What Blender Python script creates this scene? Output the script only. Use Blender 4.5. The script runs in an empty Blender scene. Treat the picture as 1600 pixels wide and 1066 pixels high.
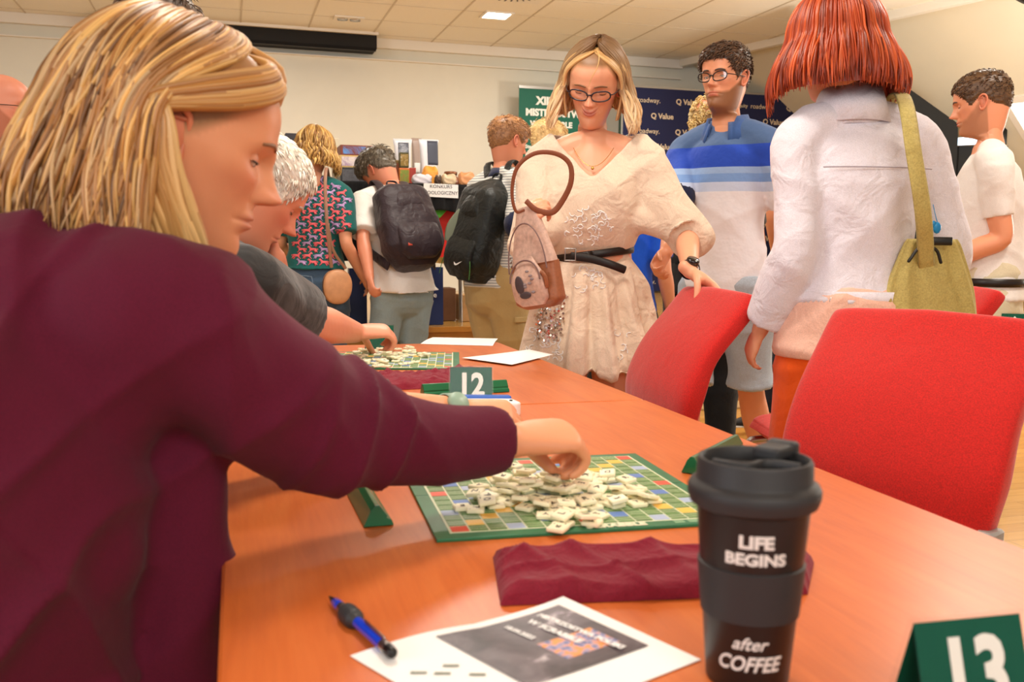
import bpy, math, random
import numpy as np
from mathutils import Vector, Matrix, noise as mnoise
PI = math.pi
SC = bpy.context.scene
COL = SC.collection
rnd = random.Random(7)
# ---------------------------------------------------------------- camera model
FPX, PITCH, ROLL, CAMZ = 1492.3, .1033, .0112, 1.06
_F = Vector((0, math.cos(PITCH), -math.sin(PITCH)))
_R0 = Vector((1, 0, 0)); _U0 = Vector((0, math.sin(PITCH), math.cos(PITCH)))
_R = math.cos(ROLL)*_R0 + math.sin(ROLL)*_U0
_U = -math.sin(ROLL)*_R0 + math.cos(ROLL)*_U0
CAM = Vector((0, 0, CAMZ))
def ray(x, y): return _F + _R*((x-800)/FPX) - _U*((y-533)/FPX)
def P(x, y, d):
    r = ray(x, y); return CAM + r*(d/r.y)
def G(x, y, z):
    r = ray(x, y); return CAM + r*((z-CAMZ)/r.z)
TT = -.282                       # direction of the long tables
tu = Vector((math.sin(TT), math.cos(TT), 0)); tv = Vector((math.cos(TT), -math.sin(TT), 0))
def TF(u, v, z=0.): return tu*u + tv*v + Vector((0, 0, z))
def tuv(p): return p.dot(tu), p.dot(tv)
TZ = .741
# ---------------------------------------------------------------- materials
def lin(c):
    return tuple(((v/255.)/12.92 if v/255. <= .04045 else ((v/255.+.055)/1.055)**2.4) for v in c)
def lin4(c): return (*lin(c), 1.)
def newmat(name):
    m = bpy.data.materials.new(name); m.use_nodes = True
    nt = m.node_tree; b = nt.nodes['Principled BSDF']
    return m, nt, b
def N(nt, t, **kw):
    n = nt.nodes.new(t)
    for k, v in kw.items():
        if hasattr(n, k): setattr(n, k, v)
    return n
def setin(n, **kw):
    for k, v in kw.items(): n.inputs[k.replace('_', ' ')].default_value = v
def ramp(nt, fac, stops, interp='LINEAR'):
    r = nt.nodes.new('ShaderNodeValToRGB'); r.color_ramp.interpolation = interp
    e = r.color_ramp.elements
    while len(e) < len(stops): e.new(.5)
    for i, (p, c) in enumerate(stops):
        e[i].position = p; e[i].color = lin4(c)
    nt.links.new(fac, r.inputs['Fac']); return r
def mix(nt, fac, a, b):
    m = nt.nodes.new('ShaderNodeMix'); m.data_type = 'RGBA'
    for s, v in ((0, fac), (6, a), (7, b)):
        if isinstance(v, (int, float)): m.inputs[s].default_value = v
        elif isinstance(v, tuple): m.inputs[s].default_value = v
        else: nt.links.new(v, m.inputs[s])
    return m.outputs[2]
def coords(nt, kind='Object', scale=(1, 1, 1), rot=(0, 0, 0)):
    tc = nt.nodes.new('ShaderNodeTexCoord'); mp = nt.nodes.new('ShaderNodeMapping')
    mp.inputs['Scale'].default_value = scale; mp.inputs['Rotation'].default_value = rot
    nt.links.new(tc.outputs[kind], mp.inputs['Vector']); return mp.outputs['Vector']
def noisetex(nt, vec, scale=5, detail=4, rough=.55, dist=0):
    n = nt.nodes.new('ShaderNodeTexNoise')
    setin(n, Scale=scale, Detail=detail, Roughness=rough, Distortion=dist)
    if vec: nt.links.new(vec, n.inputs['Vector'])
    return n.outputs['Fac']
def bump(nt, b, h, strength=.2, dist=.01):
    n = nt.nodes.new('ShaderNodeBump'); setin(n, Strength=strength, Distance=dist)
    nt.links.new(h, n.inputs['Height']); nt.links.new(n.outputs['Normal'], b.inputs['Normal'])
def plain(name, c, rough=.5, metal=0, var=.0, vs=30, bs=0, bd=.002, spec=.5, coat=0, trans=0, ior=1.45, sheen=0):
    m, nt, b = newmat(name)
    setin(b, Base_Color=lin4(c), Roughness=rough, Metallic=metal)
    b.inputs['Specular IOR Level'].default_value = spec
    b.inputs['Coat Weight'].default_value = coat
    b.inputs['Transmission Weight'].default_value = trans; b.inputs['IOR'].default_value = ior
    b.inputs['Sheen Weight'].default_value = sheen
    if var or bs:
        nz = noisetex(nt, coords(nt), vs)
        if var:
            lo = tuple(max(0, v*(1-var)) for v in c); hi = tuple(min(255, v*(1+var)) for v in c)
            r = ramp(nt, nz, [(.25, lo), (.75, hi)]); nt.links.new(r.outputs[0], b.inputs['Base Color'])
        if bs: bump(nt, b, nz, bs, bd)
    return m
def cloth(name, c, weave=900, var=.06, rough=.85, bs=.25, sheen=.15, wr=14):
    """woven/knitted fabric: fine weave bump and soft crumple"""
    m, nt, b = newmat(name); setin(b, Roughness=rough)
    b.inputs['Sheen Weight'].default_value = sheen; b.inputs['Specular IOR Level'].default_value = .25
    v = coords(nt)
    n1 = noisetex(nt, v, wr, 3, .5, .6); n2 = noisetex(nt, v, weave, 1)
    lo = tuple(max(0, x*(1-var)) for x in c); hi = tuple(min(255, x*(1+var)) for x in c)
    r = ramp(nt, n2, [(.3, lo), (.7, hi)]); nt.links.new(r.outputs[0], b.inputs['Base Color'])
    a = nt.nodes.new('ShaderNodeMath'); a.operation = 'MULTIPLY_ADD'
    nt.links.new(n2, a.inputs[0]); a.inputs[1].default_value = .04; nt.links.new(n1, a.inputs[2])
    bump(nt, b, a.outputs[0], bs, .03)
    return m
def emis(name, c, s):
    m, nt, b = newmat(name); setin(b, Base_Color=lin4(c)); b.inputs['Emission Color'].default_value = lin4(c)
    b.inputs['Emission Strength'].default_value = s; return m
def attrmat(name, rough=.5, sss=0, bs=0, vs=60, spec=.5, stretch=None):
    """colour comes from the mesh colour attribute (the real colour of each patch)"""
    m, nt, b = newmat(name); setin(b, Roughness=rough); b.inputs['Specular IOR Level'].default_value = spec
    a = nt.nodes.new('ShaderNodeAttribute'); a.attribute_name = 'tone'
    nt.links.new(a.outputs['Color'], b.inputs['Base Color'])
    if sss:
        b.inputs['Subsurface Weight'].default_value = sss
        b.inputs['Subsurface Radius'].default_value = (1., .35, .2); b.inputs['Subsurface Scale'].default_value = .006
    if bs: bump(nt, b, noisetex(nt, coords(nt), vs, 3), bs, .004)
    return m
# ---------------------------------------------------------------- mesh builder
def catmull(pts, sub):
    """pts: list of numpy rows, smooth interpolation"""
    A = np.array(pts, float)
    if len(A) < 3 or sub < 2:
        if sub < 2: return A
        t = np.linspace(0, 1, sub*(len(A)-1)+1)[:, None]
        return A[0]*(1-t)+A[-1]*t if len(A) == 2 else A
    E = np.vstack([2*A[0]-A[1], A, 2*A[-1]-A[-2]]); out = []
    for i in range(1, len(E)-2):
        p0, p1, p2, p3 = E[i-1:i+3]
        for k in range(sub):
            t = k/sub
            out.append(.5*((2*p1)+(-p0+p2)*t+(2*p0-5*p1+4*p2-p3)*t*t+(-p0+3*p1-3*p2+p3)*t**3))
    out.append(A[-1]); return np.array(out)
class MB:
    def __init__(s): s.v = []; s.f = []; s.m = []; s.c = []; s.cur = (200, 200, 200); s.mi = 0; s.T = None
    def _add(s, vs, fs, mi=None, col=None):
        o = len(s.v)
        if s.T is not None: vs = [s.T @ Vector(v) for v in vs]
        s.v += [tuple(v) for v in vs]; s.f += [tuple(i+o for i in f) for f in fs]
        s.m += [s.mi if mi is None else mi]*len(fs)
        s.c += [col or s.cur]*len(vs) if not (isinstance(col, list)) else col
        return o
    def grid(s, R, wrap=True, caps=True, **k):
        """R: list of rings (lists of points)"""
        n = len(R[0]); vs = [p for r in R for p in r]; fs = []
        for i in range(len(R)-1):
            for j in range(n if wrap else n-1):
                a = i*n+j; b = i*n+(j+1) % n; fs.append((a, b, b+n, a+n))
        if caps and wrap:
            fs.append(tuple(range(n-1, -1, -1))); fs.append(tuple(range((len(R)-1)*n, len(R)*n)))
        return s._add(vs, fs, **k)
    def box(s, x0, x1, y0, y1, z0, z1, **k):
        return s._add([(x, y, z) for z in (z0, z1) for y in (y0, y1) for x in (x0, x1)],
                      [(0, 2, 3, 1), (4, 5, 7, 6), (0, 1, 5, 4), (2, 6, 7, 3), (0, 4, 6, 2), (1, 3, 7, 5)], **k)
    def rbox(s, x0, x1, y0, y1, z0, z1, r=.004, n=3, **k):
        """box with corners rounded in plan and slightly eased top/bottom"""
        def ring(z, ins):
            pts = []
            rr = max(r-ins*0, 1e-4)
            for cx, cy, a0 in ((x1-rr, y1-rr, 0), (x0+rr, y1-rr, PI/2), (x0+rr, y0+rr, PI), (x1-rr, y0+rr, 1.5*PI)):
                for i in range(n+1):
                    a = a0+PI/2*i/n
                    pts.append((cx+(rr-ins)*math.cos(a), cy+(rr-ins)*math.sin(a), z))
            return pts
        e = min(r*.5, (z1-z0)*.3)
        return s.grid([ring(z0, e), ring(z0+e, 0), ring(z1-e, 0), ring(z1, e)], **k)
    def lathe(s, prof, n=32, loc=(0, 0, 0), caps=True, **k):
        R = [[(loc[0]+r*math.cos(2*PI*j/n), loc[1]+r*math.sin(2*PI*j/n), loc[2]+z) for j in range(n)] for r, z in prof]
        return s.grid(R, caps=caps, **k)
    def prism(s, pts, z0, z1, **k):
        n = len(pts)
        vs = [(x, y, z0) for x, y in pts]+[(x, y, z1) for x, y in pts]
        fs = [tuple(range(n-1, -1, -1)), tuple(range(n, 2*n))]+[(i, (i+1) % n, (i+1) % n+n, i+n) for i in range(n)]
        return s._add(vs, fs, **k)
    def tube(s, pts, rad, side=None, sub=4, n=14, round_ends=True, ribbon=False, **k):
        """swept tube; rad = number or (r_side, r_other) per point"""
        pts = [np.array(p, float) for p in pts]
        rr = [(r, r) if isinstance(r, (int, float)) else tuple(r) for r in (rad if isinstance(rad, list) else [rad]*len(pts))]
        A = catmull([np.concatenate([p, r]) for p, r in zip(pts, rr)], sub)
        C = A[:, :3]; Rr = np.abs(A[:, 3:5])
        T = np.gradient(C, axis=0); T /= np.maximum(np.linalg.norm(T, axis=1), 1e-9)[:, None]
        S = []; prev = None
        for i in range(len(C)):
            if side is not None:
                ref = np.array(side[i*(len(side)-1)//max(1, len(C)-1)] if isinstance(side, list) else side, float)
            elif prev is None:
                ref = np.array((0, 0, 1.)) if abs(T[i][2]) < .9 else np.array((1., 0, 0))
            else: ref = prev
            sv = ref-T[i]*np.dot(ref, T[i]); sv /= max(np.linalg.norm(sv), 1e-9)
            S.append(sv); prev = sv
        rings = []
        def ring(c, sv, bv, a, b): return [tuple(c+sv*a*math.cos(2*PI*j/n)+bv*b*math.sin(2*PI*j/n)) for j in range(n)]
        for i in range(len(C)):
            bv = np.cross(T[i], S[i])
            if round_ends and i == 0:
                m = min(Rr[0]); 
                for q in (.95, .7, .38): rings.append(ring(C[0]-T[0]*m*q, S[0], bv, Rr[0][0]*math.sqrt(1-q*q), Rr[0][1]*math.sqrt(1-q*q)))
            rings.append(ring(C[i], S[i], bv, Rr[i][0], Rr[i][1]))
            if round_ends and i == len(C)-1:
                m = min(Rr[-1])
                for q in (.38, .7, .95): rings.append(ring(C[-1]+T[-1]*m*q, S[-1], bv, Rr[-1][0]*math.sqrt(1-q*q), Rr[-1][1]*math.sqrt(1-q*q)))
        return s.grid(rings, **k)
    def ell(s, c, r, n=20, M=None, **k):
        R = []
        for i in range(n//2+1):
            t = PI*i/(n//2); t = min(max(t, .02), PI-.02)
            ring = []
            for j in range(n):
                a = 2*PI*j/n
                p = Vector((r[0]*math.sin(t)*math.cos(a), r[1]*math.sin(t)*math.sin(a), -r[2]*math.cos(t)))
                if M is not None: p = M @ p
                ring.append((c[0]+p.x, c[1]+p.y, c[2]+p.z))
            R.append(ring)
        return s.grid(R, **k)
    def text(s, txt, size, M, depth=.0008, mi=None, align='CENTER', bold=0., res=3, col=None, sx=1.):
        cu = bpy.data.curves.new('t', 'FONT'); cu.body = txt; cu.size = size; cu.extrude = depth
        cu.align_x = align; cu.align_y = 'CENTER'; cu.offset = bold; cu.resolution_u = res
        ob = bpy.data.objects.new('t', cu); COL.objects.link(ob)
        dg = bpy.context.evaluated_depsgraph_get(); me = bpy.data.meshes.new_from_object(ob.evaluated_get(dg))
        vs = [M @ Vector((v.co.x*sx, v.co.y, v.co.z)) for v in me.vertices]; fs = [tuple(p.vertices) for p in me.polygons]
        bpy.data.objects.remove(ob); bpy.data.curves.remove(cu); bpy.data.meshes.remove(me)
        return s._add(vs, fs, mi=mi, col=col)
    def mesh(s, name, off=None):
        me = bpy.data.meshes.new(name); vs = s.v
        if off is not None: vs = [(v[0]-off[0], v[1]-off[1], v[2]-off[2]) for v in vs]
        me.from_pydata(vs, [], s.f); me.polygons.foreach_set('material_index', s.m); return me
    def build(s, name, mats, parent=None, smooth=True, off=None, angle=None, color=False, bevel=0):
        me = s.mesh(name, off)
        if color:
            at = me.color_attributes.new('tone', 'FLOAT_COLOR', 'POINT')
            at.data.foreach_set('color', np.array([lin4(c) for c in s.c], 'f').ravel())
        ob = bpy.data.objects.new(name, me); COL.objects.link(ob)
        for m in (mats if isinstance(mats, list) else [mats]): me.materials.append(m)
        if parent is not None: ob.parent = parent
        me.polygons.foreach_set('use_smooth', [smooth]*len(me.polygons))
        if bevel:
            b = ob.modifiers.new('b', 'BEVEL'); b.width = bevel; b.segments = 2; b.limit_method = 'ANGLE'; b.angle_limit = .6
            b.harden_normals = False
        if angle is not None:
            me.set_sharp_from_angle(angle=angle)
        me.update(); return ob
def thing(name, label, cat, loc=(0, 0, 0), rz=0, group=None):
    o = bpy.data.objects.new(name, None); COL.objects.link(o); o.empty_display_size = .1
    o.location = loc; o.rotation_euler = (0, 0, rz); o['label'] = label; o['category'] = cat
    if group: o['group'] = group
    return o
def tag(o, label, cat, group=None, kind=None):
    o['label'] = label; o['category'] = cat
    if group: o['group'] = group
    if kind: o['kind'] = kind
    return o
def struct(o): o['kind'] = 'structure'; return o
def place(o, loc, rz=0):
    o.location = loc; o.rotation_euler = (0, 0, rz); return o
def copy_tree(o, parent=None):
    c = o.copy(); COL.objects.link(c); c.parent = parent
    for ch in list(o.children): copy_tree(ch, c)
    return c
def fuse(mb, voxel, smooth=4, disp=None, fac=.5):
    """voxel-remesh the union of a builder's shapes into one skin; returns (verts, faces, normals)"""
    me = mb.mesh('f'); ob = bpy.data.objects.new('f', me); COL.objects.link(ob)
    r = ob.modifiers.new('r', 'REMESH'); r.mode = 'VOXEL'; r.voxel_size = voxel; r.use_smooth_shade = True
    if smooth:
        sm = ob.modifiers.new('s', 'SMOOTH'); sm.factor = fac; sm.iterations = smooth
    dg = bpy.context.evaluated_depsgraph_get(); m2 = bpy.data.meshes.new_from_object(ob.evaluated_get(dg))
    n = len(m2.vertices); co = np.empty(n*3, 'f'); m2.vertices.foreach_get('co', co); co = co.reshape(-1, 3).astype(float)
    no = np.empty(n*3, 'f'); m2.vertices.foreach_get('normal', no); no = no.reshape(-1, 3).astype(float)
    fs = [tuple(p.vertices) for p in m2.polygons]
    bpy.data.objects.remove(ob); bpy.data.meshes.remove(me); bpy.data.meshes.remove(m2)
    if disp is not None: co = co+no*disp(co)[:, None]
    return co, fs, no
_wr = np.random.RandomState(3)
_K = _wr.normal(size=(40, 3)); _K /= np.linalg.norm(_K, axis=1)[:, None]; _PH = _wr.uniform(0, 6.28, 40)
def snoise(p, f, o=0, n=5):
    """cheap smooth vector noise, p: (N,3)"""
    r = 0
    for i in range(n):
        k = _K[(o+i) % 40]*f*(1+.35*i); r = r+np.sin(p@k+_PH[(o*3+i) % 40]+1.3*np.sin(p@_K[(o+i+9) % 40]*f*.6))/(1+.3*i)
    return r/n*1.6
def folds(p, d, f, amp, o=0, warp=1.2):
    """ridged creases running across direction d"""
    d = np.array(d, float); d /= np.linalg.norm(d)
    ph = p@d*f+warp*snoise(p, f*.25, o)*2+_PH[o]
    return amp*(1-np.abs(np.sin(ph*.5)))**2*(.45+.55*np.clip(snoise(p, f*.3, o+5)+.4, 0, 1.4))
# ---------------------------------------------------------------- shared materials
M = {}
M['wall'] = plain('wall_paint', (224, 222, 210), .9, var=.015, vs=3, bs=.05)
M['ceil'] = plain('ceiling_tile', (240, 236, 226), .9, var=.012, vs=60, bs=.1)
M['tbar'] = plain('ceiling_bar', (206, 196, 180), .7)
M['trim'] = plain('white_trim', (236, 232, 224), .55)
M['black'] = plain('black_plastic', (16, 16, 17), .35)
M['blackcloth'] = cloth('black_cloth', (14, 14, 16), 500, .2)
M['metal'] = plain('brushed_steel', (165, 163, 160), .32, 1.)
M['darkmetal'] = plain('dark_metal', (60, 58, 56), .4, 1.)
M['white'] = plain('white_plastic', (238, 238, 236), .35)
M['paper'] = plain('white_paper', (243, 242, 240), .75)
M['green'] = plain('green_plastic', (14, 104, 66), .28, coat=.3)
M['red'] = cloth('red_upholstery', (196, 28, 22), 420, .1, .8, .08, .35)
def acrylic():
    m, nt, b = newmat('clear_acrylic'); nt.nodes.remove(b); out = nt.nodes['Material Output']
    t = nt.nodes.new('ShaderNodeBsdfTransparent'); g = nt.nodes.new('ShaderNodeBsdfGlossy'); g.inputs['Roughness'].default_value = .05; t.inputs[0].default_value = (.97, .98, .98, 1)
    mx = nt.nodes.new('ShaderNodeMixShader'); mx.inputs[0].default_value = .008; nt.links.new(t.outputs[0], mx.inputs[1]); nt.links.new(g.outputs[0], mx.inputs[2]); nt.links.new(mx.outputs[0], out.inputs[0]); return m
M['glass'] = acrylic()
def wood_table():
    m, nt, b = newmat('cherry_laminate')
    v = coords(nt, 'Object', (9, 1.1, 1)); n1 = noisetex(nt, v, 3.2, 6, .6, .8)
    v2 = coords(nt, 'Object', (60, 3, 1)); n2 = noisetex(nt, v2, 3, 3, .6, .3)
    r = ramp(nt, n1, [(.25, (184, 88, 32)), (.5, (204, 104, 42)), (.78, (216, 122, 58))])
    r2 = ramp(nt, n2, [(.3, (190, 90, 34)), (.7, (214, 114, 52))])
    nt.links.new(mix(nt, .35, r.outputs[0], r2.outputs[0]), b.inputs['Base Color'])
    setin(b, Roughness=.33); b.inputs['Specular IOR Level'].default_value = .55
    bump(nt, b, n2, .02, .001); return m
M['table'] = wood_table()
def wood_floor(name='oak_parquet', a=(190, 136, 60), c=(216, 166, 86)):
    m, nt, b = newmat(name); v = coords(nt, 'Object')
    br = nt.nodes.new('ShaderNodeTexBrick'); nt.links.new(v, br.inputs['Vector'])
    setin(br, Scale=1., Mortar_Size=.0015, Bias=0, Brick_Width=.9, Row_Height=.085, Color1=lin4(a), Color2=lin4(c), Mortar=lin4((110, 68, 26)))
    n = noisetex(nt, coords(nt, 'Object', (1.5, 22, 1)), 4, 5, .6, .5)
    r = ramp(nt, n, [(.3, (190, 138, 64)), (.7, (224, 176, 98))])
    nt.links.new(mix(nt, .45, br.outputs['Color'], r.outputs[0]), b.inputs['Base Color'])
    setin(b, Roughness=.22); b.inputs['Coat Weight'].default_value = .3; return m
M['floor'] = wood_floor()
# ---------------------------------------------------------------- the room
CT = -.2897; RZ = -CT
cu = Vector((math.sin(CT), math.cos(CT), 0)); cv = Vector((math.cos(CT), -math.sin(CT), 0))
def RF(u, v, z=0.): return cu*u+cv*v+Vector((0, 0, z))
def ruv(p): return p.dot(cu), p.dot(cv)
H_C, UB, ST, USF = 3.0, 9.5, .56, 5.46
mb = MB(); mb.box(-7, 9, -4, 9.6, -.06, 0); fl = struct(place(mb.build('floor', M['floor'], smooth=False), (0, 0, 0), RZ))
mb = MB(); mb.box(-6.9, 8.9, USF+.02, 9.5, .003, ST)
stg = struct(place(mb.build('trim_1', M['floor'], smooth=False), (0, 0, 0), RZ))
mb = MB(); mb.box(-6.9, 8.9, USF, USF+.018, 0.002, ST-.03, mi=0); mb.box(-6.9, 8.9, USF-.012, USF+.016, ST-.03, ST, mi=0)
fp = place(mb.build('trim_2', plain('stage_front_wood', (188, 128, 56), .35, var=.08, vs=4), smooth=False), (0, 0, 0), RZ); struct(fp)
mb = MB(); mb.box(-6.9, 8.9, USF-.014, USF-.001, .002, .05); mb.box(-6.9, 8.9, USF-.02, USF-.015, .01, .022)
struct(place(mb.build('baseboard_stage', plain('cream_skirting', (222, 196, 150), .5), smooth=False), (0, 0, 0), RZ))
mb = MB(); mb.box(-6.9, 8.9, UB, UB+.12, 0.0, H_C+.2); struct(place(mb.build('wall_back', M['wall'], smooth=False), (0, 0, 0), RZ))
mb = MB(); mb.box(-7.0, -6.9, -4, 9.6, 0, H_C+.2); struct(place(mb.build('wall_left', M['wall'], smooth=False), (0, 0, 0), RZ))
# ceiling: its right edge follows the attic slope
A2 = Vector((1.738, 10.426, 3.0)); B2 = Vector((3.357, 7.786, 3.0)); TD = (B2-A2).normalized()
aU, aV = ruv(A2); q = A2+TD*13; qU, qV = ruv(q)
mb = MB(); mb.prism([(-6.95, 9.55), (-6.95, -3.5), (qV, -3.5), (qV, qU), (aV, aU), (aV, 9.55)][::1], H_C, H_C+.05)
cl = struct(place(mb.build('ceiling', M['ceil'], smooth=False), (0, 0, 0), RZ))
mb = MB()
for k in range(-12, 16):
    v = .155+.6*k
    if v > qV: break
    top = 9.5 if v < aV else aU+(v-aV)*(qU-aU)/(qV-aV)
    mb.box(v-.007, v+.007, -3.4, top-.05, H_C-.004, H_C+.001)
for k in range(-5, 16):
    u = .28+.6*k; vr = aV if u > aU else aV+(u-aU)*(qV-aV)/(qU-aU)
    mb.box(-6.9, vr-.05, u-.004, u+.004, H_C-.003, H_C+.001)
g = mb.build('grid', M['tbar'], cl, smooth=False)
# trims at wall head and along the slope
mb = MB(); mb.box(-6.9, aV+.02, UB-.07, UB, H_C-.09, H_C-.001); mb.box(-6.9, aV+.02, UB-.05, UB, H_C-.2, H_C-.19)
struct(place(mb.build('trim_3', M['trim'], smooth=False), (0, 0, 0), RZ))
NX = Vector((-TD.y, TD.x, 0))
if NX.x < 0: NX = -NX      # points away from the ceiling, to the right
mb = MB()
def beam(p, q, off0, off1, z0, z1, **k):
    vs = []
    for z in (z0, z1):
        for a, o in ((p, off0), (p, off1), (q, off0), (q, off1)):
            w = a+NX*o; vs.append((w.x, w.y, z))
    mb._add(vs, [(0, 1, 3, 2), (4, 6, 7, 5), (0, 4, 5, 1), (2, 3, 7, 6), (0, 2, 6, 4), (1, 5, 7, 3)], **k)
beam(A2, A2+TD*13, -.03, .03, H_C-.07, H_C+.02)
struct(mb.build('trim_4', M['trim'], smooth=False))
# attic slope: a short upstand above the trim, then the plane falls to a knee wall
mb = MB(); SL = math.tan(math.radians(38))
def slopept(s, w): # s along trim, w outwards
    p = A2-TD*1.6+TD*s+NX*w; return (p.x, p.y, H_C+.1-w*SL)
S1 = 15.5
def slope_sw(px, py):
    r = ray(px, py); o_ = A2-TD*1.6; nr = Vector((NX.x*SL, NX.y*SL, 1)); t = (Vector((o_.x, o_.y, H_C+.1))-CAM).dot(nr)/r.dot(nr)
    p = CAM+r*t; q = p-o_; return q.x*TD.x+q.y*TD.y, q.x*NX.x+q.y*NX.y
def quadthick(a, b, c, d, t=.06):
    a, b, c, d = map(Vector, (a, b, c, d)); n = (b-a).cross(d-a).normalized()*t
    if n.z < 0: n = -n
    mb._add([a, b, c, d, a+n, b+n, c+n, d+n], [(0, 1, 2, 3), (7, 6, 5, 4), (0, 4, 5, 1), (1, 5, 6, 2), (2, 6, 7, 3), (3, 7, 4, 0)])
# opening for the roof window
(sa_, wa_), (sb_, wb_) = slope_sw(1582, 150), slope_sw(1582, 232)
w0, w1 = wa_, max(wb_, wa_+.5); s0 = min(sa_, sb_)+.15; s1 = s0+1.1
print('WINDOW', slope_sw(1582, 150), slope_sw(1582, 232), slope_sw(1640, 190))
quadthick(slopept(0, 0), slopept(S1, 0), slopept(S1, w0), slopept(0, w0))
quadthick(slopept(0, w1), slopept(S1, w1), slopept(S1, 3.2), slopept(0, 3.2))
quadthick(slopept(0, w0), slopept(s0, w0), slopept(s0, w1), slopept(0, w1))
quadthick(slopept(s1, w0), slopept(S1, w0), slopept(S1, w1), slopept(s1, w1))
struct(mb.build('wall_slope', plain('attic_paint', (222, 216, 198), .85, var=.01, vs=3), smooth=False))
mb = MB(); beam(A2-TD*1.6, A2+TD*13.9, 0.0, .02, H_C, H_C+.12); struct(mb.build('trim_5', M['trim'], smooth=False))
mb = MB()
beam(A2-TD*1.6, A2+TD*13.9, 3.2, 3.3, 0, .62); struct(mb.build('wall_right', M['wall'], smooth=False))
# roof window
mb = MB()
def wq(a, b, t0, t1):
    (sa, wa), (sb, wb) = a, b
    ps = [Vector(slopept(s, w)) for s, w in ((sa, wa), (sb, wa), (sb, wb), (sa, wb))]
    n = Vector((NX.x*SL, NX.y*SL, 1)).normalized()
    mb._add([p+n*t0 for p in ps]+[p+n*t1 for p in ps], [(0, 1, 2, 3), (7, 6, 5, 4), (0, 4, 5, 1), (1, 5, 6, 2), (2, 6, 7, 3), (3, 7, 4, 0)])
for a, b in (((s0, w0), (s0+.06, w1)), ((s1-.06, w0), (s1, w1)), ((s0, w0), (s1, w0+.06)), ((s0, w1-.06), (s1, w1))): wq(a, b, -.015, .07)
struct(mb.build('window_1', M['trim'], smooth=False)); wp = SC.objects['window_1']
mb = MB(); wq((s0+.05, w0+.05), (s1-.05, w1-.05), .03, .04)
mb.build('pane', emis('bright_sky_glass', (255, 252, 240), 5.), wp, smooth=False)
# black stage curtain cut along the slope
BL = plain('stage_curtain', (12, 12, 13), .9)
mb = MB(); pts = [P(1180, 340, 8.1), P(1180, -10+385*0, 8.1)]
c0 = P(1288, 60, 8.0); c1 = P(1496, 192, 8.0); c2 = P(1496, 207, 8.0)
def wallprism(poly, thick, name, mat, **k):
    """poly: world points in an upright plane, extruded away from the camera"""
    n = len(poly); d = Vector((math.sin(CT), math.cos(CT), 0))*thick
    m = MB(); vs = [tuple(p) for p in poly]+[tuple(p+d) for p in poly]
    m._add(vs, [tuple(range(n)), tuple(range(2*n-1, n-1, -1))]+[(i, i+n, (i+1) % n+n, (i+1) % n) for i in range(n)])
    return m.build(name, mat, smooth=False, **k)
cb = RF(7.4, 0)
def onplane(px, py, u):
    """point of the pixel ray on the room plane at depth u"""
    r = ray(px, py); t = u/(r.x*cu.x+r.y*cu.y); return CAM+r*t
o = wallprism([onplane(1290, 45, 6.6), onplane(1497, 193, 6.6), onplane(1497, 213, 6.6)] + [Vector((*onplane(1497, 213, 6.6).xy, ST+.005)), Vector((*onplane(1290, 45, 6.6).xy, ST+.005))], .05, 'stage_curtain', BL)
tag(o, 'black curtain panel with slanted top hanging under the sloped ceiling behind the stage', 'curtain')
o = wallprism([onplane(1499, 228, 6.9), onplane(1575, 228, 6.9)]+[Vector((*onplane(1575, 228, 6.9).xy, ST+.005)), Vector((*onplane(1499, 228, 6.9).xy, ST+.005))], .04, 'stage_screen', BL)
tag(o, 'black screen panel below the pale strip behind the short-haired man', 'screen')
mb = MB(); a = onplane(1500, 221, 6.86); b2 = onplane(1620, 219, 6.86)
o = wallprism([onplane(1499, 215, 6.86), onplane(1545, 213, 6.86), onplane(1545, 225, 6.86), onplane(1499, 227, 6.86)], .02, 'lit_strip', emis('cool_strip_light', (200, 225, 250), 1.4))
tag(o, 'small pale blue lit strip above the black screen behind the short-haired man', 'light')
o = wallprism([onplane(1520, 150, 7.0), onplane(1577, 150, 7.0), onplane(1573, 226, 7.0), onplane(1515, 226, 7.0)], .03, 'wall_speaker', M['black'])
tag(o, 'black speaker panel hidden behind the head of the short-haired man', 'speaker')
# round speaker high on the slope
mb = MB(); mb.lathe([(.0, 0), (.085, 0), (.1, .02), (.1, .06), (.06, .09), (0, .09)], 32)
sp = thing('ceiling_speaker', 'round grey speaker on the sloped ceiling at the upper right', 'speaker'); c = P(1592, -2, 5.2)
ob = mb.build('housing', plain('speaker_grey', (150, 146, 140), .5), sp); sp.location = c; sp.rotation_euler = (.3, .5, 0)
mb = MB(); mb.lathe([(0, -.004), (.07, -.004), (.075, 0.002), (0, .002)], 32); mb.build('grille', M['darkmetal'], sp)
# ---------------------------------------------------------------- ceiling fixtures
def fixture(name, label, cat, px, py, group=None):
    g = G(px, py, H_C); return thing(name, label, cat, (g.x, g.y, H_C), RZ, group)
LW = emis('lamp_diffuser', (255, 250, 238), 9.)
def ceil_lamp(px, py, label, lit=True, loc=None):
    t = fixture('ceiling_light', label, 'ceiling light', px, py, None) if loc is None else thing('ceiling_light', label, 'ceiling light', (loc[0], loc[1], H_C), RZ)
    mb = MB(); s = .105
    for x0, x1, y0, y1 in ((-s-.02, s+.02, -s-.02, -s), (-s-.02, s+.02, s, s+.02), (-s-.02, -s, -s, s), (s, s+.02, -s, s)): mb.box(x0, x1, y0, y1, -.012, -.001)
    mb.build('frame', M['trim'], t, smooth=False)
    mb = MB(); mb.box(-s, s, -s, s, -.008, -.002); mb.build('diffuser', LW if lit else M['metal'], t, smooth=False)
    return t
ceil_lamp(776, 23, 'bright square recessed ceiling light left of the slotted air vent')
ceil_lamp(205, -1, 'lit square recessed light at the top edge above the dark screen housing')
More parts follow.
